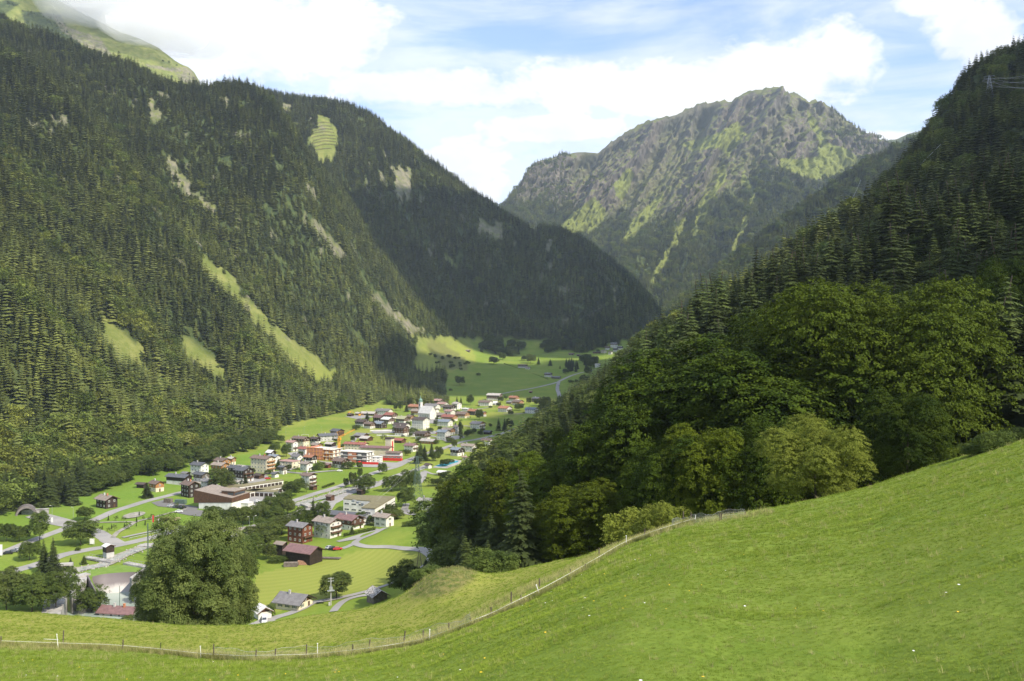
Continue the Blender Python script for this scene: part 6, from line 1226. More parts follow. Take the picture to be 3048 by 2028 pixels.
# ---------------------------------------------------------------- trees one can tell apart in the valley
VT = [  # bearing, foot, height px, width px, kind, label
 (20, 1612, 58, 42, 'leafy0', 'round green tree at the left photo edge below the tunnel portal'), (58, 1612, 50, 48, 'leafy1', 'second round green tree from the left edge below the tunnel portal'),
 (118, 1612, 92, 46, 'leafy2', 'tall slender dark tree beside the left access road'), (240, 1622, 78, 84, 'leafy1', 'big round dark tree standing alone by the road junction'),
 (253, 1548, 42, 44, 'leafy1', 'light green round tree above the big round one by the junction'), (88, 1668, 58, 52, 'leafy0', 'bushy dark tree left of the pair of tall spruces'),
 (130, 1705, 105, 40, 'spruce0', 'left spruce of the tall pair beside the lower road'), (158, 1712, 118, 44, 'spruce1', 'right spruce of the tall pair beside the lower road'),
 (210, 1694, 38, 17, 'spruce2', 'small spruce right of the culvert portal'), (250, 1680, 30, 18, 'spruce0', 'very small spruce at the end of the footbridge'),
 (20, 1822, 128, 118, 'leafy1', 'dark broadleaf tree at the left edge just beyond the meadow'), (95, 1822, 110, 100, 'leafy0', 'dark tree beyond the meadow, second from the left edge'), (165, 1822, 122, 96, 'leafy1', 'wide dark tree beyond the meadow left of the basin'), (222, 1818, 110, 56, 'thin', 'thin open tree in front of the milky basin'),
 (272, 1832, 78, 74, 'leafy1', 'small dark round tree in front of the basin'), (298, 1800, 66, 36, 'thin', 'thin airy tree behind the small dark round tree at the basin'), (232, 1640, 14, 14, 'bush', 'small bush near the footbridge'), (385, 1855, 26, 40, 'bush', 'bush at the right end of the dull red roof'),
 (425, 1800, 72, 60, 'leafy1', 'dark tree left of the big pale ash'), (480, 1830, 90, 70, 'leafy0', 'dark bushy tree at the left foot of the big pale ash'),
 (735, 1852, 112, 30, 'column', 'narrow columnar dark tree at the right of the big pale ash'), (710, 1745, 150, 96, 'leafy0', 'broad dark tree right behind the big pale ash'), (775, 1645, 92, 95, 'leafy1', 'round tree left of the weathered shed'), (735, 1690, 100, 80, 'leafy2', 'dark tree between the big pale ash and the shed'),
 (745, 1620, 30, 14, 'spruce0', 'small spruce top left of the farmhouse'), (800, 1600, 62, 70, 'leafy1', 'tree behind the left end of the reddish farmhouse'), (838, 1592, 60, 70, 'leafy0', 'round dark tree behind the reddish farmhouse'), (900, 1565, 52, 62, 'leafy1', 'bushy tree above the grey violet farmhouse roof'), (932, 1562, 85, 32, 'spruce1', 'tall dark spruce rising before the glass annex'), (960, 1562, 70, 42, 'leafy2', 'broadleaf tree touching the tall dark spruce before the annex'),
 (800, 1665, 50, 40, 'leafy0', 'bushy green tree left of the weathered shed door'), (830, 1672, 22, 60, 'bush', 'low green bushes below the weathered shed'),
 (632, 1558, 55, 50, 'leafy1', 'park tree left of the row behind the pale ash'), (678, 1570, 58, 52, 'leafy0', 'park tree in the row below the sports hall'), (700, 1560, 50, 46, 'leafy1', 'park tree right of centre in the row below the sports hall'), (722, 1566, 60, 40, 'leafy2', 'tallest park tree at the right of the row below the sports hall'),
 (775, 1548, 52, 56, 'leafy1', 'tree left in the clump beside the fire engine yard'), (808, 1535, 60, 60, 'leafy0', 'tree in the middle of the clump below the garages'), (842, 1525, 66, 50, 'leafy1', 'tree at the right of the clump below the garages'), (857, 1532, 50, 36, 'leafy2', 'slim tree at the road end of the clump below the garages'), (815, 1552, 46, 60, 'leafy0', 'low tree at the lower side of the clump below the garages'), (740, 1560, 44, 40, 'leafy2', 'slim park tree beside the road lamps'),
 (662, 1462, 72, 66, 'leafy1', 'big round village lime tree between dark chalets'), (438, 1482, 48, 32, 'spruce2', 'single dark spruce before the cream farmhouse'), (731, 1448, 40, 20, 'spruce0', 'small blue spruce before the dark chalet'), (828, 1398, 34, 22, 'spruce1', 'pointed blue spruce right of the hotel'),
 (867, 1478, 48, 50, 'leafy1', 'tree left of the white chalet with two balconies'), (890, 1466, 44, 34, 'leafy0', 'tree touching the white chalet with two balconies'), (912, 1466, 34, 24, 'thin', 'thin young tree before the chalet with two balconies'),
 (1030, 1452, 30, 14, 'leafy2', 'narrow tree at the left of the roadside pair'), (1050, 1454, 50, 18, 'leafy2', 'tall narrow tree at the right of the roadside pair'), (1086, 1468, 56, 56, 'leafy1', 'round dark tree above the factory yard'), (1072, 1424, 32, 14, 'leafy2', 'narrow tree by the village road above the round dark tree'),
 (1139, 1412, 36, 24, 'leafy0', 'loose green tree beside the village road'), (1165, 1463, 50, 46, 'leafy1', 'left dark tree of the group beside the lattice pylon'), (1190, 1460, 46, 40, 'leafy0', 'middle dark tree of the group beside the lattice pylon'), (1225, 1458, 62, 50, 'leafy1', 'right and tallest dark tree of the group beside the lattice pylon'), (1207, 1508, 56, 46, 'leafy1', 'dark tree standing left of the pylon foot'),
 (1274, 1450, 34, 26, 'thin', 'small round fruit tree right of the pylon'), (1302, 1447, 24, 34, 'leafy0', 'low bushy tree right of the fruit tree'), (1335, 1432, 30, 50, 'leafy1', 'bushy tree in front of the red brown barn'), (1141, 1548, 34, 50, 'leafy0', 'low tree before the factory right wall'), (1160, 1536, 38, 42, 'leafy1', 'bushy tree at the right corner of the factory'), (1180, 1545, 28, 40, 'leafy0', 'low bush like tree above the road bend chalet'),
 (1218, 1568, 22, 38, 'bush', 'dark bush on the top of the green bank'), (1318, 1552, 36, 62, 'leafy1', 'dark bushy tree beside the wood below the lone white house'), (1285, 1560, 24, 50, 'leafy0', 'dark low tree left of the wood on the green bank'), (1000, 1782, 80, 76, 'leafy2', 'open crowned tree beside the transformer pole'), (1207, 1774, 102, 92, 'leafy1', 'dense dark tree right of the shingle roofed barn'), (1240, 1766, 60, 60, 'leafy0', 'smaller dark tree touching the dense one by the barn'),
 (1268, 1680, 18, 14, 'spruce2', 'tiny spruce beside the looping lane'), (960, 1598, 52, 60, 'thin', 'thin almost bare tree before the white chalet with red balconies'), (1048, 1592, 30, 16, 'spruce0', 'small dark spruce before the brown timber chalet'), (1070, 1556, 34, 30, 'leafy1', 'tree between brown chalet and the flower box chalet'), (1108, 1562, 30, 26, 'leafy0', 'tree left of the flower box chalet'),
 (852, 1360, 40, 26, 'leafy2', 'dark tree left of the red roofed house by the field'), (817, 1348, 30, 30, 'leafy1', 'round tree at the football field corner'), (836, 1318, 24, 20, 'leafy0', 'small round tree at the far football field corner'), (768, 1372, 20, 14, 'leafy0', 'small tree at the corner of the big green field'), (790, 1368, 18, 20, 'bush', 'bush beside the white metal roofed house'),
 (1093, 1249, 24, 15, 'spruce1', 'small spruce at the upper left village edge'), (1178, 1222, 22, 11, 'leafy2', 'left slim tree of the three above the village'), (1192, 1223, 30, 13, 'leafy2', 'middle slim tree of the three above the village'), (1210, 1226, 26, 14, 'spruce0', 'right spruce of the three above the village'), (1360, 1198, 20, 8, 'spruce1', 'left of two small spruces behind the village'), (1372, 1200, 20, 8, 'spruce2', 'right of two small spruces behind the village'), (1400, 1206, 32, 20, 'leafy1', 'dark round topped tree at the upper village end'),
 (1142, 1320, 30, 20, 'thin', 'bare looking tree on the inner meadow'), (1050, 1316, 20, 12, 'leafy0', 'small green tree above the school roof'), (1252, 1372, 62, 30, 'spruce0', 'tallest dark spruce of the village clump'), (1264, 1372, 50, 26, 'spruce2', 'spruce right of the tallest one in the village clump'), (1242, 1380, 44, 26, 'spruce1', 'front left spruce of the village clump'), (1285, 1358, 46, 20, 'spruce1', 'slim spruce right in the village clump'), (1308, 1362, 34, 22, 'leafy1', 'round tree right of the village spruce clump'), (1296, 1372, 30, 26, 'leafy0', 'low tree under the village spruce clump'),
 (1371, 1314, 62, 11, 'column', 'very tall columnar cypress beside the narrow white house'), (1368, 1282, 34, 14, 'spruce0', 'dark spruce behind the columnar cypress'), (1356, 1280, 26, 14, 'spruce1', 'dark spruce left behind the columnar cypress'), (1427, 1250, 32, 22, 'leafy0', 'birch like tree at the right village side'), (1353, 1334, 26, 16, 'leafy1', 'tree beside the bend of the main road'), (1324, 1389, 24, 26, 'leafy1', 'round tree overhanging the swimming pool'), (1344, 1378, 14, 16, 'bush', 'bush at the far pool edge'),
 (1484, 1283, 42, 17, 'spruce0', 'left spruce of three on the bright meadow'), (1502, 1283, 42, 17, 'spruce1', 'middle spruce of three on the bright meadow'), (1517, 1279, 34, 16, 'leafy1', 'rounder right tree of three on the bright meadow'), (1460, 1270, 12, 10, 'bush', 'small young tree on the bright meadow'),
 (1369, 1147, 28, 25, 'leafy1', 'single round tree on the bright meadow edge under the slope'), (1320, 1130, 30, 18, 'spruce0', 'spruce standing at the tip of the slope wood'), (1470, 1085, 24, 26, 'leafy1', 'left round tree on the shaded meadow'), (1496, 1072, 22, 18, 'leafy0', 'round tree right above the left one on the shaded meadow'), (1580, 1082, 28, 28, 'leafy1', 'dark round tree at the foot of the far grove'), (1562, 1074, 16, 18, 'leafy0', 'small round tree at the far grove edge'), (1603, 1085, 24, 11, 'spruce1', 'slim spruce pair member right of the far grove'), (1638, 1089, 22, 13, 'spruce2', 'single pointed spruce in the middle of the shaded meadow'), (1667, 1098, 11, 6, 'spruce0', 'tiny spruce on the shaded meadow'),
 (1684, 1113, 16, 18, 'leafy0', 'small tree left under the fenced plantation'), (1750, 1118, 28, 22, 'leafy1', 'round tree beside the far road near the plantation'), (1694, 1172, 22, 13, 'spruce0', 'single spruce right of the straight far road'), (1627, 1219, 40, 24, 'leafy2', 'tall birch at the left bend of the far road'), (1612, 1226, 26, 18, 'leafy0', 'tree left of the tall birch'), (1575, 1203, 20, 14, 'leafy2', 'small poplar above the modern white house'), (1604, 1208, 22, 26, 'leafy0', 'round light tree before the dark grey house'), (1545, 1222, 22, 26, 'leafy0', 'bushy tree right of the orange roofed white house'), (1490, 1198, 18, 16, 'leafy0', 'small light tree beside the big guesthouse'), (1505, 1190, 14, 12, 'leafy1', 'small tree left of the vivid orange roof'),
 (1424, 1118, 10, 12, 'bush', 'tiny bush on the meadow under the bushy slope'), (1341, 1163, 8, 10, 'bush', 'tiny bush in the bright meadow'), (1700, 1139, 10, 16, 'bush', 'far bush right of the junction'), (1716, 1139, 12, 10, 'bush', 'far small tree right of the junction'),
 (1740, 1150, 34, 30, 'leafy1', 'far tree group at the wood edge below the plantation'), (1735, 1170, 30, 26, 'leafy0', 'pale tree at the wood edge right of the straight road'), (1855, 1072, 20, 16, 'leafy1', 'dark tree before the lowest far hamlet house'), (1836, 1076, 18, 14, 'spruce0', 'dark spruce below the far hamlet'), (1878, 1030, 20, 18, 'leafy1', 'tree right of the far hamlet'), (1780, 1048, 10, 10, 'bush', 'bush by the far long barn'),
]
SPEC = {k: (TREE[k][2],) for k in TREE}
WR = {'spruce0': 8.4 / 25, 'spruce1': 9.4 / 25, 'spruce2': 10.4 / 25, 'leafy0': .84, 'leafy1': 1.02, 'leafy2': .68, 'ash': .84, 'column': .38, 'thin': .8, 'bush': 1.2, 'goldbush': 1.2}
for px, py, hp, wp, kd, lb in VT:
    ym = 200 if py > 1725 else 430 if py < 1500 else 270
    p = hit(px, py, ym); H = hp * p.y / F
    if py > 1790: H *= 1.05
    place_tree(kd, p, H, min(2.0, max(.6, (wp / hp) / WR[kd])), lb, None, 'bush' if kd == 'bush' else 'tree', sink=.1 * H if kd == 'bush' else .15)
p = Vector(((580 - CX) / F * 160, 160, 0)); p.z = float(gz(p.x, p.y)); place_tree('ash', p, -(1520 - CY) / F * 160 - p.z, .80, 'big pale green ash tree rising beyond the near meadow', None, 'tree')
p = Vector(((655 - CX) / F * 172, 172, 0)); p.z = float(gz(p.x, p.y)); place_tree('ash', p, -(1600 - CY) / F * 172 - p.z, .62, 'darker tree joined to the right side of the big pale ash', None, 'tree')
p = Vector(((492 - CX) / F * 165, 165, 0)); p.z = float(gz(p.x, p.y)); place_tree('ash', p, -(1680 - CY) / F * 165 - p.z, .7, 'lower tree joined to the left side of the big pale ash', None, 'tree')
# golden bushes and shrubs at the edge of the near meadow
def edge(px, Y, H, kd, wf, lb, sink=.3): 
    x = (px - CX) / F * Y; place_tree(kd, (x, Y, float(gz(x, Y))), H, wf, lb, None, 'bush', sink=sink)
edge(1885, 104, 5.8, 'goldbush', .95, 'left golden green bush at the meadow edge, wider than its neighbour'); edge(1972, 101, 5.4, 'goldbush', .75, 'right golden green bush at the meadow edge beside the wire fence')
edge(2955, 82, 2.3, 'bush', 1.1, 'green bush on the meadow edge near the right photo side'); edge(2900, 84, 1.5, 'bush', 1.3, 'low bush left of the green bush near the right photo side'); edge(3030, 84, 1.8, 'bush', 1.2, 'bush at the right photo edge above the meadow')
edge(1470, 124, 5.0, 'bush', 1.0, 'round bush at the left foot of the near wood', .5); edge(1290, 118, 2.6, 'bush', 1.6, 'rough bush behind the overgrown knoll'); edge(1340, 122, 2.4, 'bush', 1.6, 'rough bush right behind the overgrown knoll'); edge(1400, 126, 3.2, 'bush', 1.3, 'bush between the knoll and the near wood')
edge(1075, 300, 2.2, 'bush', .8, 'dark bush at the left corner of the shingle roofed barn', 0)
p = hit(802, 1836, 280); place_tree('bush', p, 4.5, .6, 'airy shrub at the right corner of the garage', None, 'bush')
# plantation and far grove: many like trees, each its own object
def grove(poly, n, kinds, hm, label, group, ym=900):
    xs = [q[0] for q in poly]; ys = [q[1] for q in poly]; k = 0; g_ = 0
    while k < n and g_ < n * 40:
        g_ += 1; a, b = random.uniform(min(xs), max(xs)), random.uniform(min(ys), max(ys))
        if not inpoly(np.array([a]), np.array([b]), poly)[0]: continue
        place_tree(random.choice(kinds), hit(a, b, ym), hm * random.uniform(.8, 1.2), 1.15, label, group); k += 1
grove([(1680, 1100), (1690, 1080), (1722, 1095), (1728, 1106), (1700, 1110)], 18, ['spruce0', 'spruce1'], 17, 'dark conifer of the left fenced plantation on the shaded meadow', 'left plantation conifers')
grove([(1722, 1083), (1735, 1066), (1768, 1080), (1772, 1095), (1745, 1097)], 18, ['spruce0', 'leafy2'], 19, 'dark tree of the right plantation behind the left one', 'right plantation trees')
grove([(1430, 1048), (1455, 1020), (1520, 1018), (1562, 1040), (1570, 1066), (1530, 1064), (1470, 1058)], 44, ['spruce0', 'leafy1', 'leafy0', 'spruce1'], 19, 'tree of the dark grove jutting onto the shaded meadow', 'grove on the shaded meadow')
grove([(255, 1475), (420, 1425), (600, 1388), (760, 1340), (812, 1318), (812, 1310), (740, 1330), (600, 1372), (420, 1410), (255, 1455)], 70, ['leafy2', 'leafy0', 'leafy1'], 12.5, 'slender tree in the long row along the upper edge of the green field', 'tree row along the field', 430)
grove([(1630, 1055), (1700, 1035), (1840, 1012), (1870, 1005), (1860, 1000), (1700, 1022), (1600, 1020)], 20, ['leafy1', 'leafy0'], 15, 'round broadleaf tree fringing the dark hill above the shaded meadow', 'fringe of the dark hill')
grove([(1275, 1050), (1330, 1060), (1400, 1075), (1398, 1105), (1340, 1100), (1290, 1080)], 22, ['bush', 'leafy0'], 6, 'small bush on the rough bushy slope left of the shaded meadow', 'bushes of the rough slope')
grove([(0, 1535), (60, 1525), (250, 1500), (262, 1470), (240, 1440), (100, 1440), (0, 1440)], 40, ['spruce0', 'spruce1', 'spruce2'], 20, 'tall dark spruce standing at the valley floor left of the lone dark house', 'tall spruces at the left end of the field', 430)
# village gardens
gk = 0
for (a, b) in [(640, 1470), (590, 1462), (690, 1450), (750, 1412), (800, 1412), (860, 1402), (880, 1408), (935, 1405), (950, 1398), (1035, 1396), (1050, 1390), (1070, 1396), (995, 1400), (1020, 1335), (1180, 1268), (1215, 1266), (1228, 1240), (1260, 1252), (1300, 1252), (1310, 1285), (1345, 1262), (1352, 1250), (1360, 1232), (1395, 1232), (1372, 1258), (1396, 1250), (1298, 1268), (1280, 1286), (1230, 1292), (1222, 1300), (1250, 1318), (1298, 1322), (1340, 1318), (1390, 1300), (1400, 1292), (1412, 1290), (1436, 1284), (1430, 1298), (1460, 1215), (1425, 1215), (1520, 1236), (1555, 1212), (1560, 1234), (1484, 1212), (1410, 1350), (1425, 1338), (1380, 1352), (1112, 1268), (1060, 1280), (1180, 1290), (960, 1352), (895, 1358), (930, 1362), (868, 1382), (842, 1386), (1000, 1318), (1214, 1356), (1206, 1350)]:
    place_tree(random.choice(['leafy0', 'leafy1', 'leafy2', 'bush', 'thin']), hit(a, b, 430), random.uniform(3.5, 7.5), 1.1, 'small garden tree or shrub between the village houses', 'garden trees of the village')
for k in range(26):
    a, b = random.uniform(285, 560), 0; b = 1598 - (a - 300) * 0.20 - random.uniform(0, 50)
    place_tree('thin' if k % 3 else 'spruce0', hit(a, b, 430), random.uniform(2.0, 4.0), .8, 'young planted tree in the park with winding paths', 'young park trees')
def hedge(a, b, w_, h_, lb, ym=270):
    p, q = hit(*a, ym), hit(*b, ym); d = q - p; n = int(max(400, d.length * 90)); rr = rng.random((n, 3)); s = np.array([[p.x, p.y, p.z]]) + rr[:, :1] * np.array([[d.x, d.y, d.z]]); sx = Vector((-d.y, d.x, 0)).normalized()
    off = (rr[:, 1] - .5) * w_; s = s + off[:, None] * np.array([[sx.x, sx.y, 0]]); s[:, 2] += rr[:, 2] * h_; a_ = unit(rng.normal(size=s.shape)); b_ = unit(np.cross(a_, rng.normal(size=s.shape)))
    o = link_mesh('hedge', np_mesh('hedge', *quads(s, a_, b_, .22, .16)), M['leaf']); tag(o, lb, 'hedge')
hedge((1022, 1598), (1118, 1578), 1.6, 1.7, 'clipped green hedge along the lane before the brown timber chalet'); hedge((960, 1454), (994, 1442), 1.6, 1.5, 'dark clipped hedge beside the main village road', 430); hedge((622, 1466), (655, 1472), 1.6, 1.6, 'dark hedge below the village lime tree', 430); hedge((1500, 1083), (1632, 1130), 1.5, 1.3, 'long thin hedge line crossing the shaded meadow', 900)

# ---------------------------------------------------------------- fences of the near meadow
def gp(px, Y): x = (px - CX) / F * Y; return Vector((x, Y, float(gz(x, Y))))
def fence_at(px, py, lo=60, hi=112):
    """ground point of the near meadow seen at a pixel"""
    return hit(px, py, lo, hi)
def post(px, py, hpx, kind, lean, label):
    p = fence_at(px, py, 52); h = hpx * p.y / F; mb = MB(); r_ = .06 if kind == 'post' else .032; mb.bar((0, 0, -.3), (math.sin(lean) * h, 0, math.cos(lean) * h), r_, 7, r_ * .85)
    if kind != 'post': mb.bar((math.sin(lean) * h * .97, 0, math.cos(lean) * h * .97), (math.sin(lean) * h * 1.02, 0, math.cos(lean) * h * 1.02), r_ * 1.6, 7)
    o = mb.build('fence_post', M[kind], loc=p); tag(o, label, 'fence post', 'posts of the meadow fence'); return p
PO = [(3, 1922, 28, 'post', 0, 'short weathered post at the left photo edge'), (174, 1930, 42, 'post_white', -.12, 'leftmost white post leaning left'), (187, 1925, 48, 'post', .05, 'thin wooden post right behind the leftmost white post'),
      (365, 1936, 32, 'post', .05, 'wooden post between the leftmost white post and the black post'), (475, 1944, 30, 'post_black', .12, 'single black post'), (598, 1960, 36, 'post_white', -.05, 'white post right of the black post'), (636, 1962, 44, 'post', 0, 'tall wooden post where the wire mesh begins'),
      (760, 1966, 32, 'post', .1, 'wooden post in the first third of the wire mesh'), (818, 1965, 34, 'post', .08, 'second wooden post in the first third of the wire mesh'), (912, 1956, 38, 'post', .02, 'wooden post just left of the middle white post'), (945, 1961, 45, 'post_white', 0, 'middle white post before the wire mesh'),
      (1050, 1944, 26, 'post', 0, 'low wooden post right of the middle white post'), (1098, 1936, 32, 'post', .1, 'wooden post in the last third of the mesh'), (1200, 1922, 44, 'post', .14, 'thick brown post leaning right'), (1260, 1910, 34, 'post', 0, 'wooden post left of the white post before the mesh end'), (1279, 1914, 40, 'post_white', 0, 'white post near the right end of the mesh'),
      (1338, 1890, 36, 'post', -.06, 'grey wooden post behind the rising mesh'), (1400, 1866, 26, 'post', .02, 'post where the wire mesh ends'), (1441, 1848, 12, 'post_white', .5, 'short white stub leaning strongly'), (1462, 1838, 30, 'post', 0, 'post right of the short white stub'), (1522, 1800, 38, 'post', 0, 'tall thin dark post on the rising fence'), (1551, 1790, 18, 'post', 0, 'short post before the leaning white post'),
      (1611, 1772, 34, 'post_white', -.45, 'white post leaning far to the left'), (1606, 1752, 30, 'post', 0, 'dark post behind the far leaning white post'), (1698, 1716, 22, 'post', 0, 'small post halfway up the rising fence'), (1741, 1700, 20, 'post', .05, 'small leaning post halfway up the rising fence'), (1784, 1665, 32, 'post', -.03, 'dark post below the upper white post'), (1864, 1625, 30, 'post_white', 0, 'upper white post before the golden bushes'), (1918, 1600, 26, 'post', .06, 'pale post right of the golden bush'), (2034, 1562, 40, 'post', 0, 'tall pale post behind the right golden bush'), (2057, 1558, 32, 'post', 0, 'pale post left of the last white post'), (2070, 1556, 22, 'post_white', 0, 'last white post at the crest'), (2143, 1550, 24, 'post', 0, 'thin crest post right of the last white post'), (2147, 1550, 22, 'post', .03, 'thin crest post doubled with its neighbour'), (2218, 1535, 12, 'post', 0, 'short post at the right end of the crest fence')]
tops = {}
for q in PO: pp_ = post(*q[:5], q[5] + ' in the meadow fence'); tops[q[0]] = (pp_, q[2] * pp_.y / F, q[4])
def tape(pix, hgt_, rad, mat, name, label, sag=.03):
    pts = []
    for a, b in pix: p = fence_at(a, b, 55); pts.append(Vector((p.x, p.y, p.z + hgt_)))
    pts = smooth(pts, 5); mb = MB()
    for i in range(len(pts) - 1): mb.bar(pts[i], pts[i + 1], rad, 4)
    o = mb.build(name, M[mat]); tag(o, label, 'fence wire'); return o
line = [(-60, 1925), (3, 1922), (174, 1928), (300, 1932), (365, 1936), (475, 1946), (598, 1960), (700, 1966), (818, 1966), (945, 1961), (1100, 1946), (1200, 1931), (1279, 1914), (1400, 1872), (1462, 1845), (1530, 1812), (1611, 1772), (1698, 1724), (1784, 1672), (1864, 1625), (1960, 1590), (2070, 1556)]
tape(line[1:], .42, .0095, 'tape', 'fence_tape', 'white electric fence tape following the meadow fence from left to the crest')
tape([(130, 1928), (174, 1930)], .75, .014, 'tape', 'fence_tape', 'short piece of white tape left of the leftmost white post')
def mesh_fence(pix, h_, label):
    pts = smooth([Vector(fence_at(a, b, 55)) for a, b in pix], 8); mb = MB(); n = len(pts)
    up = [Vector((p.x, p.y, p.z + h_ * (.82 + .14 * math.sin(i * .55) + .06 * math.sin(i * 1.7)))) for i, p in enumerate(pts)]
    for i in range(n - 1):
        mb.bar(up[i], up[i + 1], .008 if h_ > .95 else .004, 4)
        for f_ in (.15, .4, .65): mb.bar(pts[i].lerp(up[i], f_), pts[i + 1].lerp(up[i + 1], f_), .0035, 3)
        for s in range(6): a = pts[i].lerp(pts[i + 1], s / 6); b = up[i].lerp(up[i + 1], s / 6); mb.bar(a, b, .003, 3)
    o = mb.build('wire_mesh', M['wire']); tag(o, label, 'wire fence')
mesh_fence([(636, 1960), (760, 1966), (912, 1956), (1050, 1944), (1200, 1922), (1338, 1890), (1400, 1866)], 1.0, 'sagging wire mesh strung behind the white tape of the meadow fence')
mesh_fence([(2000, 1572), (2034, 1562), (2090, 1555), (2143, 1549), (2218, 1535)], .9, 'fine wire fence on the crest in front of the dark wood')
# tall grass along the fence and uncounted grass tufts and flowers
def tuft_mesh(name, n, h, mat, spread=.12, wd=.012):
    rr = np.random.default_rng(n); V = []; Fq = []
    for k in range(n):
        a = rr.random() * 6.28; o_ = np.array([math.cos(a), math.sin(a), 0]) * spread * rr.random(); l = h * (.5 + .7 * rr.random()); ln = np.array([math.cos(a), math.sin(a), 0]) * l * (.2 + .5 * rr.random()); sd = np.array([-math.sin(a), math.cos(a), 0]) * wd
        b = len(V); V += [o_ - sd, o_ + sd, o_ + ln * .4 + [0, 0, l * .6] + sd * .7, o_ + ln * .4 + [0, 0, l * .6] - sd * .7, o_ + ln + [0, 0, l]]; Fq.append((b, b + 1, b + 2, b + 3)); Fq.append((b + 3, b + 2, b + 4, b + 4))
    me = bpy.data.meshes.new(name); me.from_pydata([tuple(v) for v in V], [], [f if f[2] != f[3] else f[:3] for f in Fq]); me.update(); me.materials.append(mat); return me
M['blade'] = foliage('grass_blades', (0.145, 0.215, 0.025), (0.200, 0.270, 0.034), (0.260, 0.300, 0.060), .22, .35, .4)
M['blade_dry'] = foliage('dry_grass_stalks', (0.31, 0.30, 0.11), (0.38, 0.35, 0.16), (0.24, 0.28, 0.07), .2, .3, .4)
M['flower'] = material('yellow_petals', (0.85, 0.55, 0.02), (0.8, 0.5, 0.02), 5, .6); M['flower_white'] = material('white_petals', (0.8, 0.8, 0.76), None, 5, .6)
tp = [bpy.data.objects.new('tuft_form', tuft_mesh('tuft', 26, .13, M['blade'], .22, .010)), bpy.data.objects.new('tuft_form', tuft_mesh('tuft', 18, .22, M['blade'], .25, .012)), bpy.data.objects.new('stalk_form', tuft_mesh('stalks', 16, .45, M['blade_dry'], .25, .008))]
N = 150000; Yt = 7 * np.exp(rng.random(N)**0.8 * math.log(135 / 7)); pt = rng.uniform(-80, 3130, N); xt = (pt - CX) / F * Yt; zt_ = gz(xt, Yt); pyt = CY - F * zt_ / Yt
fl = np.interp(pt, fence_line[:, 0], fence_line[:, 1]); dfl = np.abs(pyt - fl); nz_ = fbm(xt / 4, Yt / 4, 3)
kind = np.where(nz_ > .60, 1, 0); kind = np.where((dfl < 9) & (rng.random(N) < .55) & (pt < 2300), 2, kind); kind = np.where((look(scr, xt, Yt) > .4) & (rng.random(N) < .5), 2, kind); kind = np.where((rng.random(N) < .02), 2, kind)
keep = (look(cover_w, xt, Yt) < .3)
xt, Yt, zt_, kind = xt[keep], Yt[keep], zt_[keep], kind[keep]; n = len(xt); s = rng.uniform(.5, 1.0, n) * np.clip(Yt / 60, .28, 1.0)
instancer('grass_tufts', np.stack([xt, Yt, zt_ - .01], -1), np.stack([s, s, s * .9], -1), np.stack([0 * s, 0 * s, rng.uniform(0, 6.28, n)], -1), kind, tp, 'short green grass of the foreground meadow with dry stalks along the fence', 'grass')
# dry stalk band right at the fence
lp = smooth([Vector(fence_at(a, b, 55)) for a, b in line[1:]], 10); N = 4800; ii = rng.integers(0, len(lp) - 1, N); tt = rng.random(N)
xb = np.array([lp[i].x + (lp[i + 1].x - lp[i].x) * t for i, t in zip(ii, tt)]) + rng.normal(size=N) * .22; yb = np.array([lp[i].y + (lp[i + 1].y - lp[i].y) * t for i, t in zip(ii, tt)]) + rng.normal(size=N) * .38 + .3
s = rng.uniform(.5, 1.25, N) * (.6 + .8 * fbm(xb / 5, yb / 5, 2)); instancer('dry_grass', np.stack([xb, yb, gz(xb, yb) - .01], -1), np.stack([s, s, s], -1), np.stack([0 * s, 0 * s, rng.uniform(0, 6.28, N)], -1), np.where(rng.random(N) < .7, 0, 1), [tp[2], tp[1]], 'pale dry grass stalks left standing along the fence line', 'grass')
def flower_form(mat):
    mb = MB(); n = 7; mb.add([(0, 0, .10)] + [(.024 * math.cos(6.283 * k / n), .024 * math.sin(6.283 * k / n), .105) for k in range(n)], [(0, 1 + k, 1 + (k + 1) % n) for k in range(n)]); me = mb.mesh('flower'); me.materials.append(M[mat]); return bpy.data.objects.new('flower_form', me)
N = 320; Yf = rng.uniform(9, 70, N); pf = rng.uniform(0, 3048, N); xf = (pf - CX) / F * Yf; k = (fbm(xf / 6 + 4, Yf / 6, 3) > .5) | (rng.random(N) < .2); xf, Yf = xf[k], Yf[k]; n = len(xf); s = rng.uniform(.7, 1.25, n)
instancer('meadow_flowers', np.stack([xf, Yf, gz(xf, Yf)], -1), np.stack([s, s, s], -1), np.stack([rng.uniform(-.2, .2, n), 0 * s, 0 * s], -1), (rng.random(n) < .3).astype(int), [flower_form('flower'), flower_form('flower_white')], 'small yellow and white flowers dotted over the foreground meadow', 'flowers')

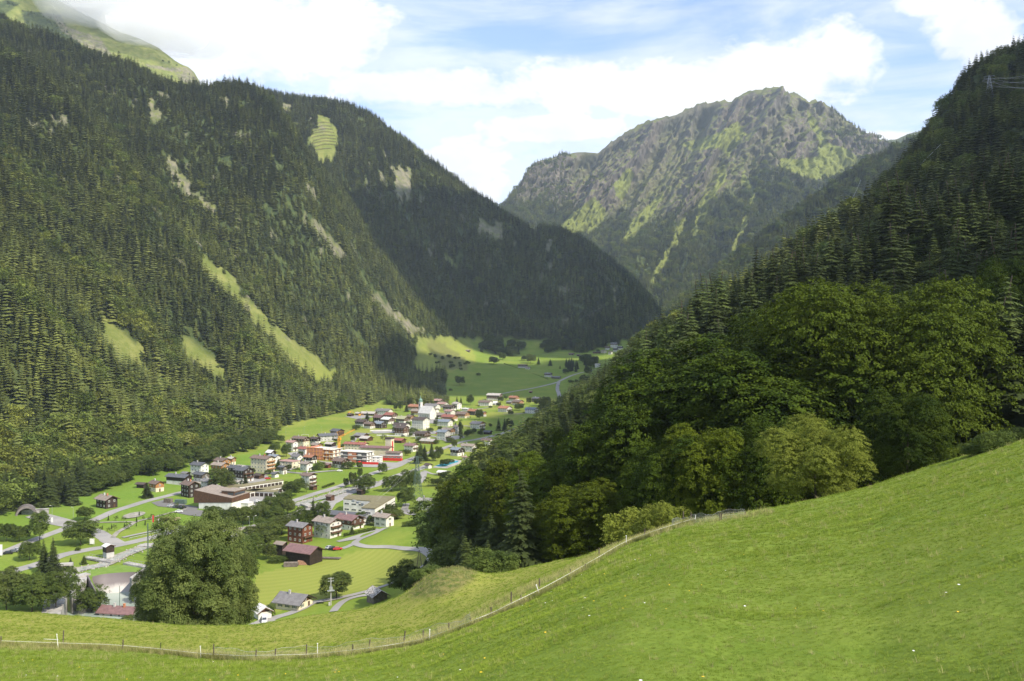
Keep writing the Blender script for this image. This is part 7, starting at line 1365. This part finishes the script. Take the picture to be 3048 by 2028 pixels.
# ---------------------------------------------------------------- poles, pylons, crane, vehicles
def lattice(px, py, hpx, label, arms=3, base=5.0, ymin=190, mat='green_metal', name='power_pylon', rz=0, Y=None, r0=.11):
    p = hit(px, py, ymin) if Y is None else Vector(((px - CX) / F * Y, Y, 0))
    if Y is not None: p.z = -(py - CY) / F * Y
    H = hpx * p.y / F; e = empty(name, p, rz); tag(e, label, 'pylon'); mb = MB(); n = 9; lv = []
    for i in range(n + 1):
        f_ = i / n; s = base / 2 * (1 - f_)**1.1 + .45; z = H * (1 - (1 - f_)**1.25) if False else H * f_; lv.append([(s, s, z), (-s, s, z), (-s, -s, z), (s, -s, z)])
    for i in range(n):
        for k in range(4):
            mb.bar(lv[i][k], lv[i + 1][k], r0, 4); mb.bar(lv[i][k], lv[i + 1][(k + 1) % 4], r0 * .6, 4); mb.bar(lv[i][(k + 1) % 4], lv[i + 1][k], r0 * .6, 4); mb.bar(lv[i + 1][k], lv[i + 1][(k + 1) % 4], r0 * .6, 4)
    mb.build('lattice_mast', M[mat], e); tips = []
    for a in range(arms):
        z = H * (.97 - .13 * a); l = 3.6 + (1.4 if a == 1 else .3); mb = MB()
        for sx in (-1, 1): mb.bar((sx * .3, 0, z), (sx * l, 0, z), r0 * .8, 4); mb.bar((sx * .3, 0, z + 1.1), (sx * l, 0, z), r0 * .6, 4); mb.bar((sx * l, 0, z), (sx * l, 0, z - 1.2), .05, 4); tips.append((sx * l, 0, z - 1.2))
        mb.build('cross_arm', M[mat], e)
    return e, [e.matrix_basis @ Vector(t) for t in tips]
e1, t1 = lattice(1242, 1487, 128, 'green lattice power pylon standing between dark trees right of the factory', 3, 5, 300, rz=.4)
Yp = 760.0; pz0 = hit(2945, 292, 600); e2, t2 = lattice(2945, 292, 66, 'grey lattice pylon on the wooded slope at the upper right', 3, 6, mat='metal', Y=pz0.y, rz=-.6, r0=.10)
def cable(a, b, sag, rad, label, n=14, mat='wire', name='power_cable'):
    mb = MB(); pts = [a.lerp(b, i / n) - Vector((0, 0, sag * 4 * (i / n) * (1 - i / n))) for i in range(n + 1)]
    for i in range(n): mb.bar(pts[i], pts[i + 1], rad, 4)
    o = mb.build(name, M[mat]); tag(o, label, 'cable'); return o
for i, t in enumerate(t2[:6]):
    o = cable(t, Vector(((3180 - CX) / F * 560, 560, -((190 + i * 14) - CY) / F * 560)), 3, .055, 'power cable running from the upper right pylon out of the picture, one of a bundle'); o['group'] = 'cables of the upper right pylon'
for i, t in enumerate(t1[:3]):
    o = cable(t, Vector(((1120 - CX) / F * 460, 460, -((1480 + 6 * i) - CY) / F * 460)), 1.5, .022, 'thin power cable sloping down left from the green lattice pylon'); o['group'] = 'cables of the green pylon'
cable(Vector(((2800 - CX) / F * 700, 700, -(430 - CY) / F * 700)), Vector(((2470 - CX) / F * 620, 620, -(700 - CY) / F * 620)), 4, .10, 'long cable crossing the dark wooded slope on the right', mat='wire')
cable(Vector(((2562 - CX) / F * 900, 900, -(536 - CY) / F * 900)), Vector(((2520 - CX) / F * 850, 850, -(612 - CY) / F * 850)), 3, .12, 'short bright cable before the bluish forested hill', mat='wire')
# wooden A-frame pole and transformer pole
p = hit(1248, 1692, 270); h = 54 * p.y / F; mb = MB(); mb.bar((-1.1, 0, -.5), (-.12, 0, h), .14, 7, .1); mb.bar((1.1, 0, -.5), (.12, 0, h), .14, 7, .1); mb.bar((-.62, 0, h * .45), (.62, 0, h * .45), .08, 6); mb.bar((-1.0, .1, h - .5), (1.0, .1, h - .5), .07, 6); tag(mb.build('a_frame_pole', M['post'], loc=p), 'dark wooden A shaped power pole inside the loop of the lane', 'power pole')
p = hit(985, 1802, 270); h = 82 * p.y / F; e = empty('transformer_pole', p, .3); tag(e, 'concrete transformer pole with crossbars and platform beside the lane', 'power pole')
mb = MB(); mb.bar((0, 0, -.5), (0, 0, h), .2, 8, .13); mb.build('mast', M['grey_plaster'], e)
for k, z in enumerate((h - .3, h - 1.3)): 
    mb = MB(); mb.bar((-1.1, 0, z), (1.1, 0, z), .06, 6)
    for x_ in (-1, -.4, .4, 1): mb.bar((x_, 0, z), (x_, 0, z + .35), .06, 6)
    mb.build('crossbar', M['metal'], e)
mb = MB(); mb.box(-1.3, 1.3, -.7, .7, h * .52, h * .54); mb.build('platform', M['metal'], e); mb = MB(); mb.box(-.6, .6, -.4, .4, h * .54, h * .66)
for x_ in (-.4, 0, .4): mb.bar((x_, 0, h * .66), (x_, 0, h * .72), .06, 6)
mb.build('transformer', M['metal'], e); mb = MB(); mb.box(-.9, -.3, -.5, -.05, 0, 1.3); mb.build('meter_box', M['grey_plaster'], e)
# switchyard gantry
e = empty('switchyard_gantry', hit(440, 1656, 270), 0); tag(e, 'green steel gantry of the switchyard left of the big pale ash tree', 'gantry'); q0 = e.location; k0 = hit(491, 1668, 270) - q0; k1 = hit(560, 1660, 270) - q0
for v, hh in ((Vector((0, 0, 0)), 98), (k0, 80), (k1, 84)):
    mb = MB(); h = hh * q0.y / F
    for s in ((.25, .25), (-.25, .25), (-.25, -.25), (.25, -.25)): mb.bar((v.x + s[0], v.y + s[1], v.z - .5), (v.x + s[0] * .6, v.y + s[1] * .6, v.z + h), .07, 4)
    for j in range(10): mb.bar((v.x - .25, v.y - .25, v.z + h * j / 10), (v.x + .25, v.y - .25, v.z + h * (j + 1) / 10), .05, 4)
    mb.build('column', M['green_metal'], e)
for a, b, z in ((Vector((0, 0, 0)), k0, 12.0), (k0, k1, 12.0)):
    mb = MB()
    for dz in (0, .6): mb.bar(a + Vector((0, 0, z + dz)), b + Vector((0, 0, z + dz)), .08, 4)
    for j in range(8): mb.bar(a.lerp(b, j / 8) + Vector((0, 0, z)), a.lerp(b, (j + 1) / 8) + Vector((0, 0, z + .6)), .05, 4)
    mb.build('beam', M['green_metal'], e)
mb = MB(); c = q0
for i in range(6):
    for j in range(2): x_, y_ = 6 + i * 2.6, -4 + j * 7; mb.bar((x_, y_, 0), (x_, y_, 3.2), .12, 6); mb.bar((x_, y_, 3.2), (x_, y_, 4.2), .2, 8)
    mb.bar((6 + i * 2.6, -4, 4.2), (6 + i * 2.6, 3, 4.2), .06, 5)
o = mb.build('switchgear', M['metal'], loc=(c.x + 4, c.y + 4, c.z)); tag(o, 'grey switchgear with insulators under the green gantry', 'switchgear')
for a, b, hh, lb in ((317, 1822, 48, 'left green mast standing in the milky basin'), (356, 1815, 64, 'taller right green mast standing in the milky basin')):
    p = W_(a, b, -108); h = hh * p.y / F + 1; e = empty('green_mast', p); tag(e, lb, 'mast'); mb = MB(); mb.bar((0, 0, -.5), (0, 0, h), .16, 7, .1); mb.build('pole', M['green_metal'], e)
    mb = MB(); mb.bar((.1, 0, h * .72), (2.6, -.6, h * .66), .05, 5); mb.build('bracket', M['green_metal'], e)
p = hit(723, 1622, 270); h = 60 * p.y / F; e = empty('catenary_mast', p); tag(e, 'green mast with long side arm beside the low white hall', 'mast'); mb = MB(); mb.bar((0, 0, -.5), (0, 0, h), .2, 7, .14); mb.build('pole', M['green_metal'], e); mb = MB(); mb.bar((0, 0, h * .62), (7, -2, h * .55), .1, 5); mb.build('arm', M['green_metal'], e)
LP = [(155, 1541, 36, 'street lamp at the left of the paved yard'), (218, 1545, 34, 'street lamp right of centre at the paved yard'), (742, 1572, 34, 'left street lamp of two beside the stream road'), (755, 1567, 30, 'right street lamp of two beside the stream road'), (905, 1292, 22, 'thin floodlight pole left of the football field goal'), (958, 1292, 20, 'thin floodlight pole right on the football field'), (851, 1296, 26, 'floodlight pole at the left corner of the football field'), (1100, 1555, 24, 'street lamp before the flower box chalet')]
for a, b, hh, lb in LP:
    p = hit(a, b, 270); h = hh * p.y / F; e = empty('street_lamp', p, random.random() * 6); tag(e, lb, 'lamp post', None); mb = MB(); mb.bar((0, 0, -.2), (0, 0, h), .09, 6, .05); mb.bar((0, 0, h), (1.1, 0, h + .15), .05, 5); mb.build('pole', M['metal'], e); mb = MB(); mb.box(.8, 1.6, -.15, .15, h + .1, h + .24); mb.build('lamp_head', M['frame'], e)
for a, b, hh, c_, lb in ((453, 1573, 40, 'red', 'red and white flag pole in the park'), (470, 1570, 26, 'white', 'thin flag pole with narrow white banner in the park'), (486, 1567, 24, 'blue', 'flag pole with pale blue banner in the park')):
    p = hit(a, b, 430); h = hh * p.y / F; e = empty('flag_pole', p); tag(e, lb, 'flag pole'); mb = MB(); mb.bar((0, 0, -.2), (0, 0, h), .07, 6, .05); mb.build('pole', M['metal'], e); mb = MB(); mb.box(.1, .9, -.02, .02, h * .45, h * .97); mb.build('banner', M['car_' + c_] if c_ != 'blue' else M['roof_blue'], e)
for k in range(9):
    y0 = 372 + 9.5 * k; a = 925 + (k % 3) * 4; b = 985 + (k * 3) % 22; pa, pb = hit(a, y0 + 2, 900), hit(b, y0 - 3, 900); mb = MB(); n = 8
    for i in range(n): q, q2 = pa.lerp(pb, i / n), pa.lerp(pb, (i + 1) / n); q.z = float(gz(q.x, q.y)) + 3.2; q2.z = float(gz(q2.x, q2.y)) + 3.2; mb.bar(q, q2, .32, 4); mb.bar(q - Vector((0, 0, 4)), q, .3, 4); mb.bar(q - Vector((0, 0, 1.3)), q2 - Vector((0, 0, 1.3)), .3, 4)
    tag(mb.build('avalanche_barrier', M['post']), 'dark horizontal avalanche barrier on the small clearing near the left skyline', 'barrier', 'avalanche barriers of the high clearing')
# yellow tower crane
p = hit(1009, 1366, 430); s = p.y / F; e = empty('tower_crane', p, 0); tag(e, 'yellow tower crane with raised jib at the building site', 'crane'); h = 62 * s; mb = MB(); w_ = .8; n = 12
for k in range(4):
    x_, y_ = ((w_, w_), (-w_, w_), (-w_, -w_), (w_, -w_))[k]; x2, y2 = ((w_, w_), (-w_, w_), (-w_, -w_), (w_, -w_))[(k + 1) % 4]; mb.bar((x_, y_, -.5), (x_, y_, h), .16, 4)
    for i in range(n): mb.bar((x_, y_, h * i / n), (x2, y2, h * (i + 1) / n), .09, 4); mb.bar((x2, y2, h * i / n), (x_, y_, h * (i + 1) / n), .09, 4)
mb.build('mast', M['yellow'], e); mb = MB(); jx, jz = 47 * s, 24 * s
for o_ in ((0, .6, 0), (0, -.6, 0), (-.3, 0, 1.1)): mb.bar((0 + o_[0], o_[1], h + o_[2]), (jx + o_[0], o_[1], h + jz + o_[2] * .4), .16, 4)
for i in range(16): f0, f1 = i / 16, (i + 1) / 16; mb.bar((jx * f0, .6, h + jz * f0), (jx * f1, -.6, h + jz * f1), .08, 4); mb.bar((jx * f0, -.6, h + jz * f0), (jx * f1 - .3, 0, h + jz * f1 + .8), .08, 4)
mb.build('jib', M['yellow'], e); mb = MB(); mb.box(-4.5, -.9, -.7, .7, h - .6, h + .8); mb.build('counterweight', M['concrete'], e); mb = MB(); mb.box(.9, 2.2, -1.6, -.7, h - 1.6, h + .2); mb.build('cab', M['yellow'], e); mb = MB(); mb.bar((0, 0, h), (-1.8, 0, h + 5.5), .12, 5); mb.bar((-1.8, 0, h + 5.5), (jx * .75, 0, h + jz * .75 + .8), .05, 4); mb.bar((-1.8, 0, h + 5.5), (-4.2, 0, h + .8), .05, 4); mb.build('tie_bars', M['yellow'], e)
# vehicles
def wheel_mesh(r_, w_):
    mb = MB(); mb.bar((0, -w_ / 2, 0), (0, w_ / 2, 0), r_, 16); me = mb.mesh('wheel'); me.materials.append(M['tyre']); return me
WH = wheel_mesh(.32, .2); 
def carbody(van=False):
    mb = MB(); 
    if van: pr = [(-2.3, .35), (2.3, .35), (2.35, .9), (1.75, 1.15), (1.15, 1.95), (-2.2, 2.0), (-2.35, 1.6)]; hw = .92
    else: pr = [(-2.1, .35), (2.1, .35), (2.15, .72), (1.2, .92), (.55, 1.40), (-1.1, 1.44), (-1.9, 1.0), (-2.15, .85)]; hw = .86
    n = len(pr); vs = [(x, -hw * (1 if z < 1 else .84), z) for x, z in pr] + [(x, hw * (1 if z < 1 else .84), z) for x, z in pr]
    mb.add(vs, [tuple(range(n)), tuple(reversed(range(n, 2 * n)))] + [(i, n + i, n + (i + 1) % n, (i + 1) % n) for i in range(n)]); body = mb.mesh('body')
    mb = MB(); 
    if van: mb.add([(1.78, -.72, 1.17), (1.78, .72, 1.17), (1.22, .66, 1.88), (1.22, -.66, 1.88)], [(0, 1, 2, 3)]); mb.v = [(x + .02, y, z + .02) for x, y, z in mb.v]; sd = [(1.4, 1.15), (1.1, 1.7), (.2, 1.75), (.2, 1.15)]
    else: mb.add([(1.18, -.66, .95), (1.18, .66, .95), (.60, .62, 1.37), (.60, -.62, 1.37)], [(0, 1, 2, 3)]); mb.v = [(x + .02, y, z + .02) for x, y, z in mb.v]; mb.add([(-1.88, -.62, 1.03), (-1.88, .62, 1.03), (-1.16, .6, 1.42), (-1.16, -.6, 1.42)], [(3, 2, 1, 0)]); sd = [(.95, .97), (.5, 1.32), (-1.0, 1.36), (-1.6, 1.0)]
    for sy in (-1, 1):
        a = [(x, sy * (hw * (.84 if z > 1 else .97) + .03), z) for x, z in sd]; mb.add(a, [(0, 1, 2, 3)] if sy > 0 else [(3, 2, 1, 0)])
    gl = mb.mesh('windows'); gl.materials.append(M['glass']); return body, gl
CB, VB = carbody(), carbody(True); CARM = {}
def car(px, py, col, rz, label, van=False, ymin=270, group=None):
    b, g_ = VB if van else CB; key = (col, van)
    if key not in CARM: mm_ = b.copy(); mm_.materials.append(M['car_' + col]); CARM[key] = mm_
    p = hit(px, py, ymin); p.z += .12; e = empty('van' if van else 'parked_car', p, R(rz)); tag(e, label, 'van' if van else 'car', group); link_mesh('body', CARM[key], None, e); link_mesh('windows', g_, None, e)
    for x_ in (-1.35, 1.35):
        for y_ in (-.8, .8): link_mesh('wheel', WH, None, e, (x_, y_, .32))
car(788, 1852, 'white', -78, 'white van parked nose forward before the garage', True)
car(980, 1634, 'silver', 60, 'silver car, leftmost of the cars by the purple roofed barn'); car(991, 1636, 'black', 55, 'black car parked between silver and red cars by the barn'); car(1005, 1638, 'red', 15, 'red car parked on the grass beside the purple roofed barn')
car(25, 1650, 'black', 20, 'black car, leftmost of three on the grass at the left road'); car(41, 1645, 'grey', 20, 'grey car in the middle of three at the left road'); car(53, 1640, 'silver', 20, 'silver car, rightmost of three at the left road')
for k, (a, b, c_) in enumerate([(508, 1509, 'silver'), (524, 1511, 'grey'), (536, 1512, 'black'), (545, 1514, 'black')]): car(a, b, c_, 70, ['silver car at the left end of the park car park', 'grey car second in the park car park', 'black car third in the park car park', 'black car rightmost in the park car park'][k])
car(533, 1526, 'white', 5, 'white car beside the footpath before the sports hall')
for k, (a, b, c_) in enumerate([(740, 1503, 'silver'), (748, 1508, 'white'), (756, 1500, 'grey'), (752, 1512, 'white'), (765, 1495, 'white'), (775, 1498, 'silver')]): car(a, b, c_, 60, 'car parked on the yard right of the sports hall', group='cars on the yard right of the sports hall')
car(737, 1500, 'red', 20, 'red car close to the sports hall annex'); car(797, 1427, 'red', 20, 'red car on the grass above the garage rows'); car(1011, 1404, 'white', 10, 'white car in the garden before the chalet below the unfinished flats')
car(1664, 1150, 'grey', 95, 'far dark car on the straight road, upper of two'); car(1667, 1164, 'grey', 95, 'far dark car on the straight road, lower of two')
for k, (a, b) in enumerate([(1168, 1288), (1176, 1290), (1200, 1300), (1210, 1296), (1290, 1290), (1300, 1292)]): car(a, b, ['white', 'grey', 'black', 'blue', 'silver', 'red'][k], 20 * k, ['white', 'grey', 'black', 'blue', 'silver', 'red'][k] + ' car parked among the houses of the old village')
# sign boards, log piles, containers, goal
def board(px, py, w_, h_, lb, mat='frame', rz=0, cat='sign'):
    p = hit(px, py, 270); e = empty('sign_board', p, R(rz)); tag(e, lb, cat); mb = MB(); mb.box(-w_ / 2, w_ / 2, -.06, .06, .7, .7 + h_); mb.build('panel', M[mat], e); mb = MB(); mb.bar((-w_ / 2 + .1, 0, -.1), (-w_ / 2 + .1, 0, .69), .06, 5); mb.bar((w_ / 2 - .1, 0, -.1), (w_ / 2 - .1, 0, .69), .06, 5); mb.build('posts', M['metal'], e)
board(274, 1624, 2.2, 2.6, 'blank white board beside the big round tree at the junction'); board(155, 1559, 1.0, 2.6, 'slim white board at the edge of the paved yard'); board(2, 1658, 1.5, 5, 'white board cut by the left photo edge')
def logs(px, py, L_, lb, mat='log'):
    p = hit(px, py, 270); mb = MB(); rr = np.random.default_rng(int(px))
    for r_ in range(4):
        for k in range(8 - r_): mb.bar((-L_ / 2 + rr.random() * .4, k * .5 + r_ * .25 - 2, .25 + r_ * .42), (L_ / 2 + rr.random() * .4, k * .5 + r_ * .25 - 2, .25 + r_ * .42), .24, 7)
    tag(mb.build('log_pile', M[mat], loc=p, rz=R(4)), lb, 'log pile')
logs(905, 1679, 5.5, 'pile of reddish timber before the long wall of the purple roofed barn'); logs(865, 1685, 6, 'pile of grey boards left of the reddish timber pile', 'timber_grey')
mb = MB(); mb.box(-4.5, 4.5, -1.4, 1.4, .4, .6)
mb.add([(-4.5, -1.4, .39), (-4.5, 1.4, .39), (4.5, -1.4, .39), (4.5, 1.4, .39)], []); 
for x_ in (-4, 0, 4): mb.bar((x_, -1.2, -1), (x_, -1.2, .39), .12, 5); mb.bar((x_, 1.2, -1), (x_, 1.2, .39), .12, 5)
tag(mb.build('loading_ramp', M['timber_grey'], loc=hit(985, 1664, 270), rz=R(-8)), 'grey plank ramp at the right gable of the purple roofed barn', 'ramp')
def container(px, py, L_, lb, mat):
    mb = MB(); mb.box(-L_ / 2, L_ / 2, -1.2, 1.2, .15, 2.6)
    for k in range(int(L_ / .6)): mb.box(-L_ / 2 + k * .6 + .1, -L_ / 2 + k * .6 + .35, -1.26, -1.201, .2, 2.5)
    tag(mb.build('container', M[mat], loc=hit(px, py, 270), rz=R(-14)), lb, 'container')
container(501, 1497, 5, 'brown shed like container at the park car park', 'timber_grey'); container(538, 1500, 7, 'dark green container right of the brown one', 'green_metal')
p = hit(908, 1301, 430); mb = MB()
for x_ in (-3.6, 3.6): mb.bar((x_, 0, 0), (x_, 0, 2.4), .1, 5); mb.bar((x_, 0, 2.4), (x_, 2, 0), .06, 4)
mb.bar((-3.6, 0, 2.4), (3.6, 0, 2.4), .1, 5); mb.bar((-3.6, 2, .05), (3.6, 2, .05), .06, 4)
tag(mb.build('football_goal', M['frame'], loc=p, rz=.2), 'white football goal on the bright green field', 'goal')
for a, b, lb in ((1040, 1231, 'orange digger beside the small dark shed at the upper village edge'), (1070, 1239, 'orange digger among the material at the upper left village edge')):
    e = empty('digger', hit(a, b, 430), .4); tag(e, lb, 'digger'); mb = MB(); mb.box(-1.5, 1.5, -1.2, -.7, 0, .8); mb.box(-1.5, 1.5, .7, 1.2, 0, .8); mb.build('tracks', M['tyre'], e); mb = MB(); mb.box(-1.6, 1.3, -1.1, 1.1, .85, 1.9); mb.box(0, 1.2, -1, .1, 1.91, 2.8); mb.build('body', M['yellow'], e); mb = MB(); mb.bar((1.2, .5, 1.6), (3.6, .5, 3.4), .2, 5); mb.bar((3.6, .5, 3.4), (5.2, .5, 1.2), .16, 5); mb.box(4.7, 5.5, .1, .9, .4, 1.2); mb.build('arm', M['yellow'], e)
# guard rail along the stream road
pts = smooth([hit(a, b, 270) for a, b in [(385, 1606), (440, 1594), (500, 1582), (560, 1570)]], 6); mb = MB()
for i in range(len(pts) - 1): a, b = pts[i], pts[i + 1]; mb.bar(a + Vector((0, 0, .7)), b + Vector((0, 0, .7)), .12, 4); mb.bar(a, a + Vector((0, 0, .7)), .06, 4)
tag(mb.build('guard_rail', M['metal']), 'grey guard rail along the main road beside the park', 'guard rail')
mb = MB(); mb.bar((0, 0, 0), (0, 0, 6), .35, 8, .1); mb.bar((-1.6, 0, 4.2), (1.6, 0, 4.2), .1, 5); zc = Zv[0][int(np.argmin(np.abs(rpx - 2282)))]; j = int(np.argmin(np.abs(rpx - 2282))); tag(mb.build('summit_cross', M['post'], loc=(Xv[0][j], Yv[0][j], Zv[0][j]), scale=(2, 2, 2)), 'tiny summit cross on the highest point of the rocky mountain', 'cross')

# ---------------------------------------------------------------- air, fog and clouds
def vol_mat(name, dens, col, aniso=0.0):
    m = bpy.data.materials.new(name); m.use_nodes = True; t = NT(m.node_tree); t.n.clear(); o = t.new('ShaderNodeOutputMaterial'); v = t.new('ShaderNodeVolumePrincipled'); v.inputs['Density'].default_value = dens; v.inputs['Color'].default_value = (*col, 1); v.inputs['Anisotropy'].default_value = aniso; t.link(v.outputs[0], o.inputs['Volume']); return m
if HAZE:
    mb = MB(); mb.box(-4500, 5200, -260, 8000, -131, 1640); tag(mb.build('haze', vol_mat('thin_air_haze', HAZE, (0.74, 0.85, 1.0), 0.2)), 'thin bluish summer haze filling the valley', 'haze', kind='stuff')
def puffs(name, blobs, mat, label, sub=3, amp=.25, smooth_=True, kind='stuff'):
    import bmesh
    bm = bmesh.new()
    for i, (x, y, z, rx, ry, rz_) in enumerate(blobs):
        r_ = bmesh.ops.create_icosphere(bm, subdivisions=sub, radius=1.0)
        for v in r_['verts']:
            c = v.co; n_ = 1 + amp * 2 * (fbm(np.array([c.x * 1.7 + i * 3.1 + 10]), np.array([c.y * 1.7 + c.z * 1.3 + 10]), 3)[0] - .5); v.co = Vector((x + c.x * rx * n_, y + c.y * ry * n_, z + c.z * rz_ * n_))
    me = bpy.data.meshes.new(name); bm.to_mesh(me); bm.free(); me.polygons.foreach_set('use_smooth', [True] * len(me.polygons)); return tag(link_mesh(name, me, mat), label, 'cloud', kind=kind)
M['cloud'] = material('cloud_white', (0.9, 0.9, 0.9), (0.85, 0.86, 0.88), .001, 1.0)
def above(x, y, z, zc=2100):
    """where a cloud must hang to shade a place"""
    k = (zc - z) / SUN.z; return (x + SUN.x * k, y + SUN.y * k, zc)
for nm, spots, lb in SHADES:
    bl = []
    for x, y, z, rx, ry in spots:
        c = above(x, y, z); bl.append((*c, rx, ry, min(rx, ry) * .35))
        for q in range(7):
            a = 6.28 * q / 7 + random.random(); bl.append((c[0] + rx * math.cos(a) * .85, c[1] + ry * math.sin(a) * .85, c[2] + random.uniform(-20, 40), rx * random.uniform(.2, .4), ry * random.uniform(.2, .4), min(rx, ry) * .15))
    puffs('cloud', bl, M['cloud'], lb)

fog = []
for (px, py, Y, rx, ry, rz_) in [(190, -120, 2950, 330, 200, 120), (300, -60, 2950, 260, 200, 95), (330, 10, 2900, 200, 170, 75), (430, 75, 2860, 150, 90, 50), (420, 40, 3000, 210, 160, 75), (500, 100, 3020, 150, 130, 62), (250, -20, 2880, 120, 90, 40), (560, 110, 3050, 150, 130, 55)]:
    fog.append(((px - CX) / F * Y, Y, -(py - CY) / F * Y, rx, ry, rz_))
puffs('fog_bank', fog, vol_mat('fog_droplets', 0.010, (1, 1, 1), 0.2), 'white fog bank resting on the grassy ridge at the upper left', 4, .5)
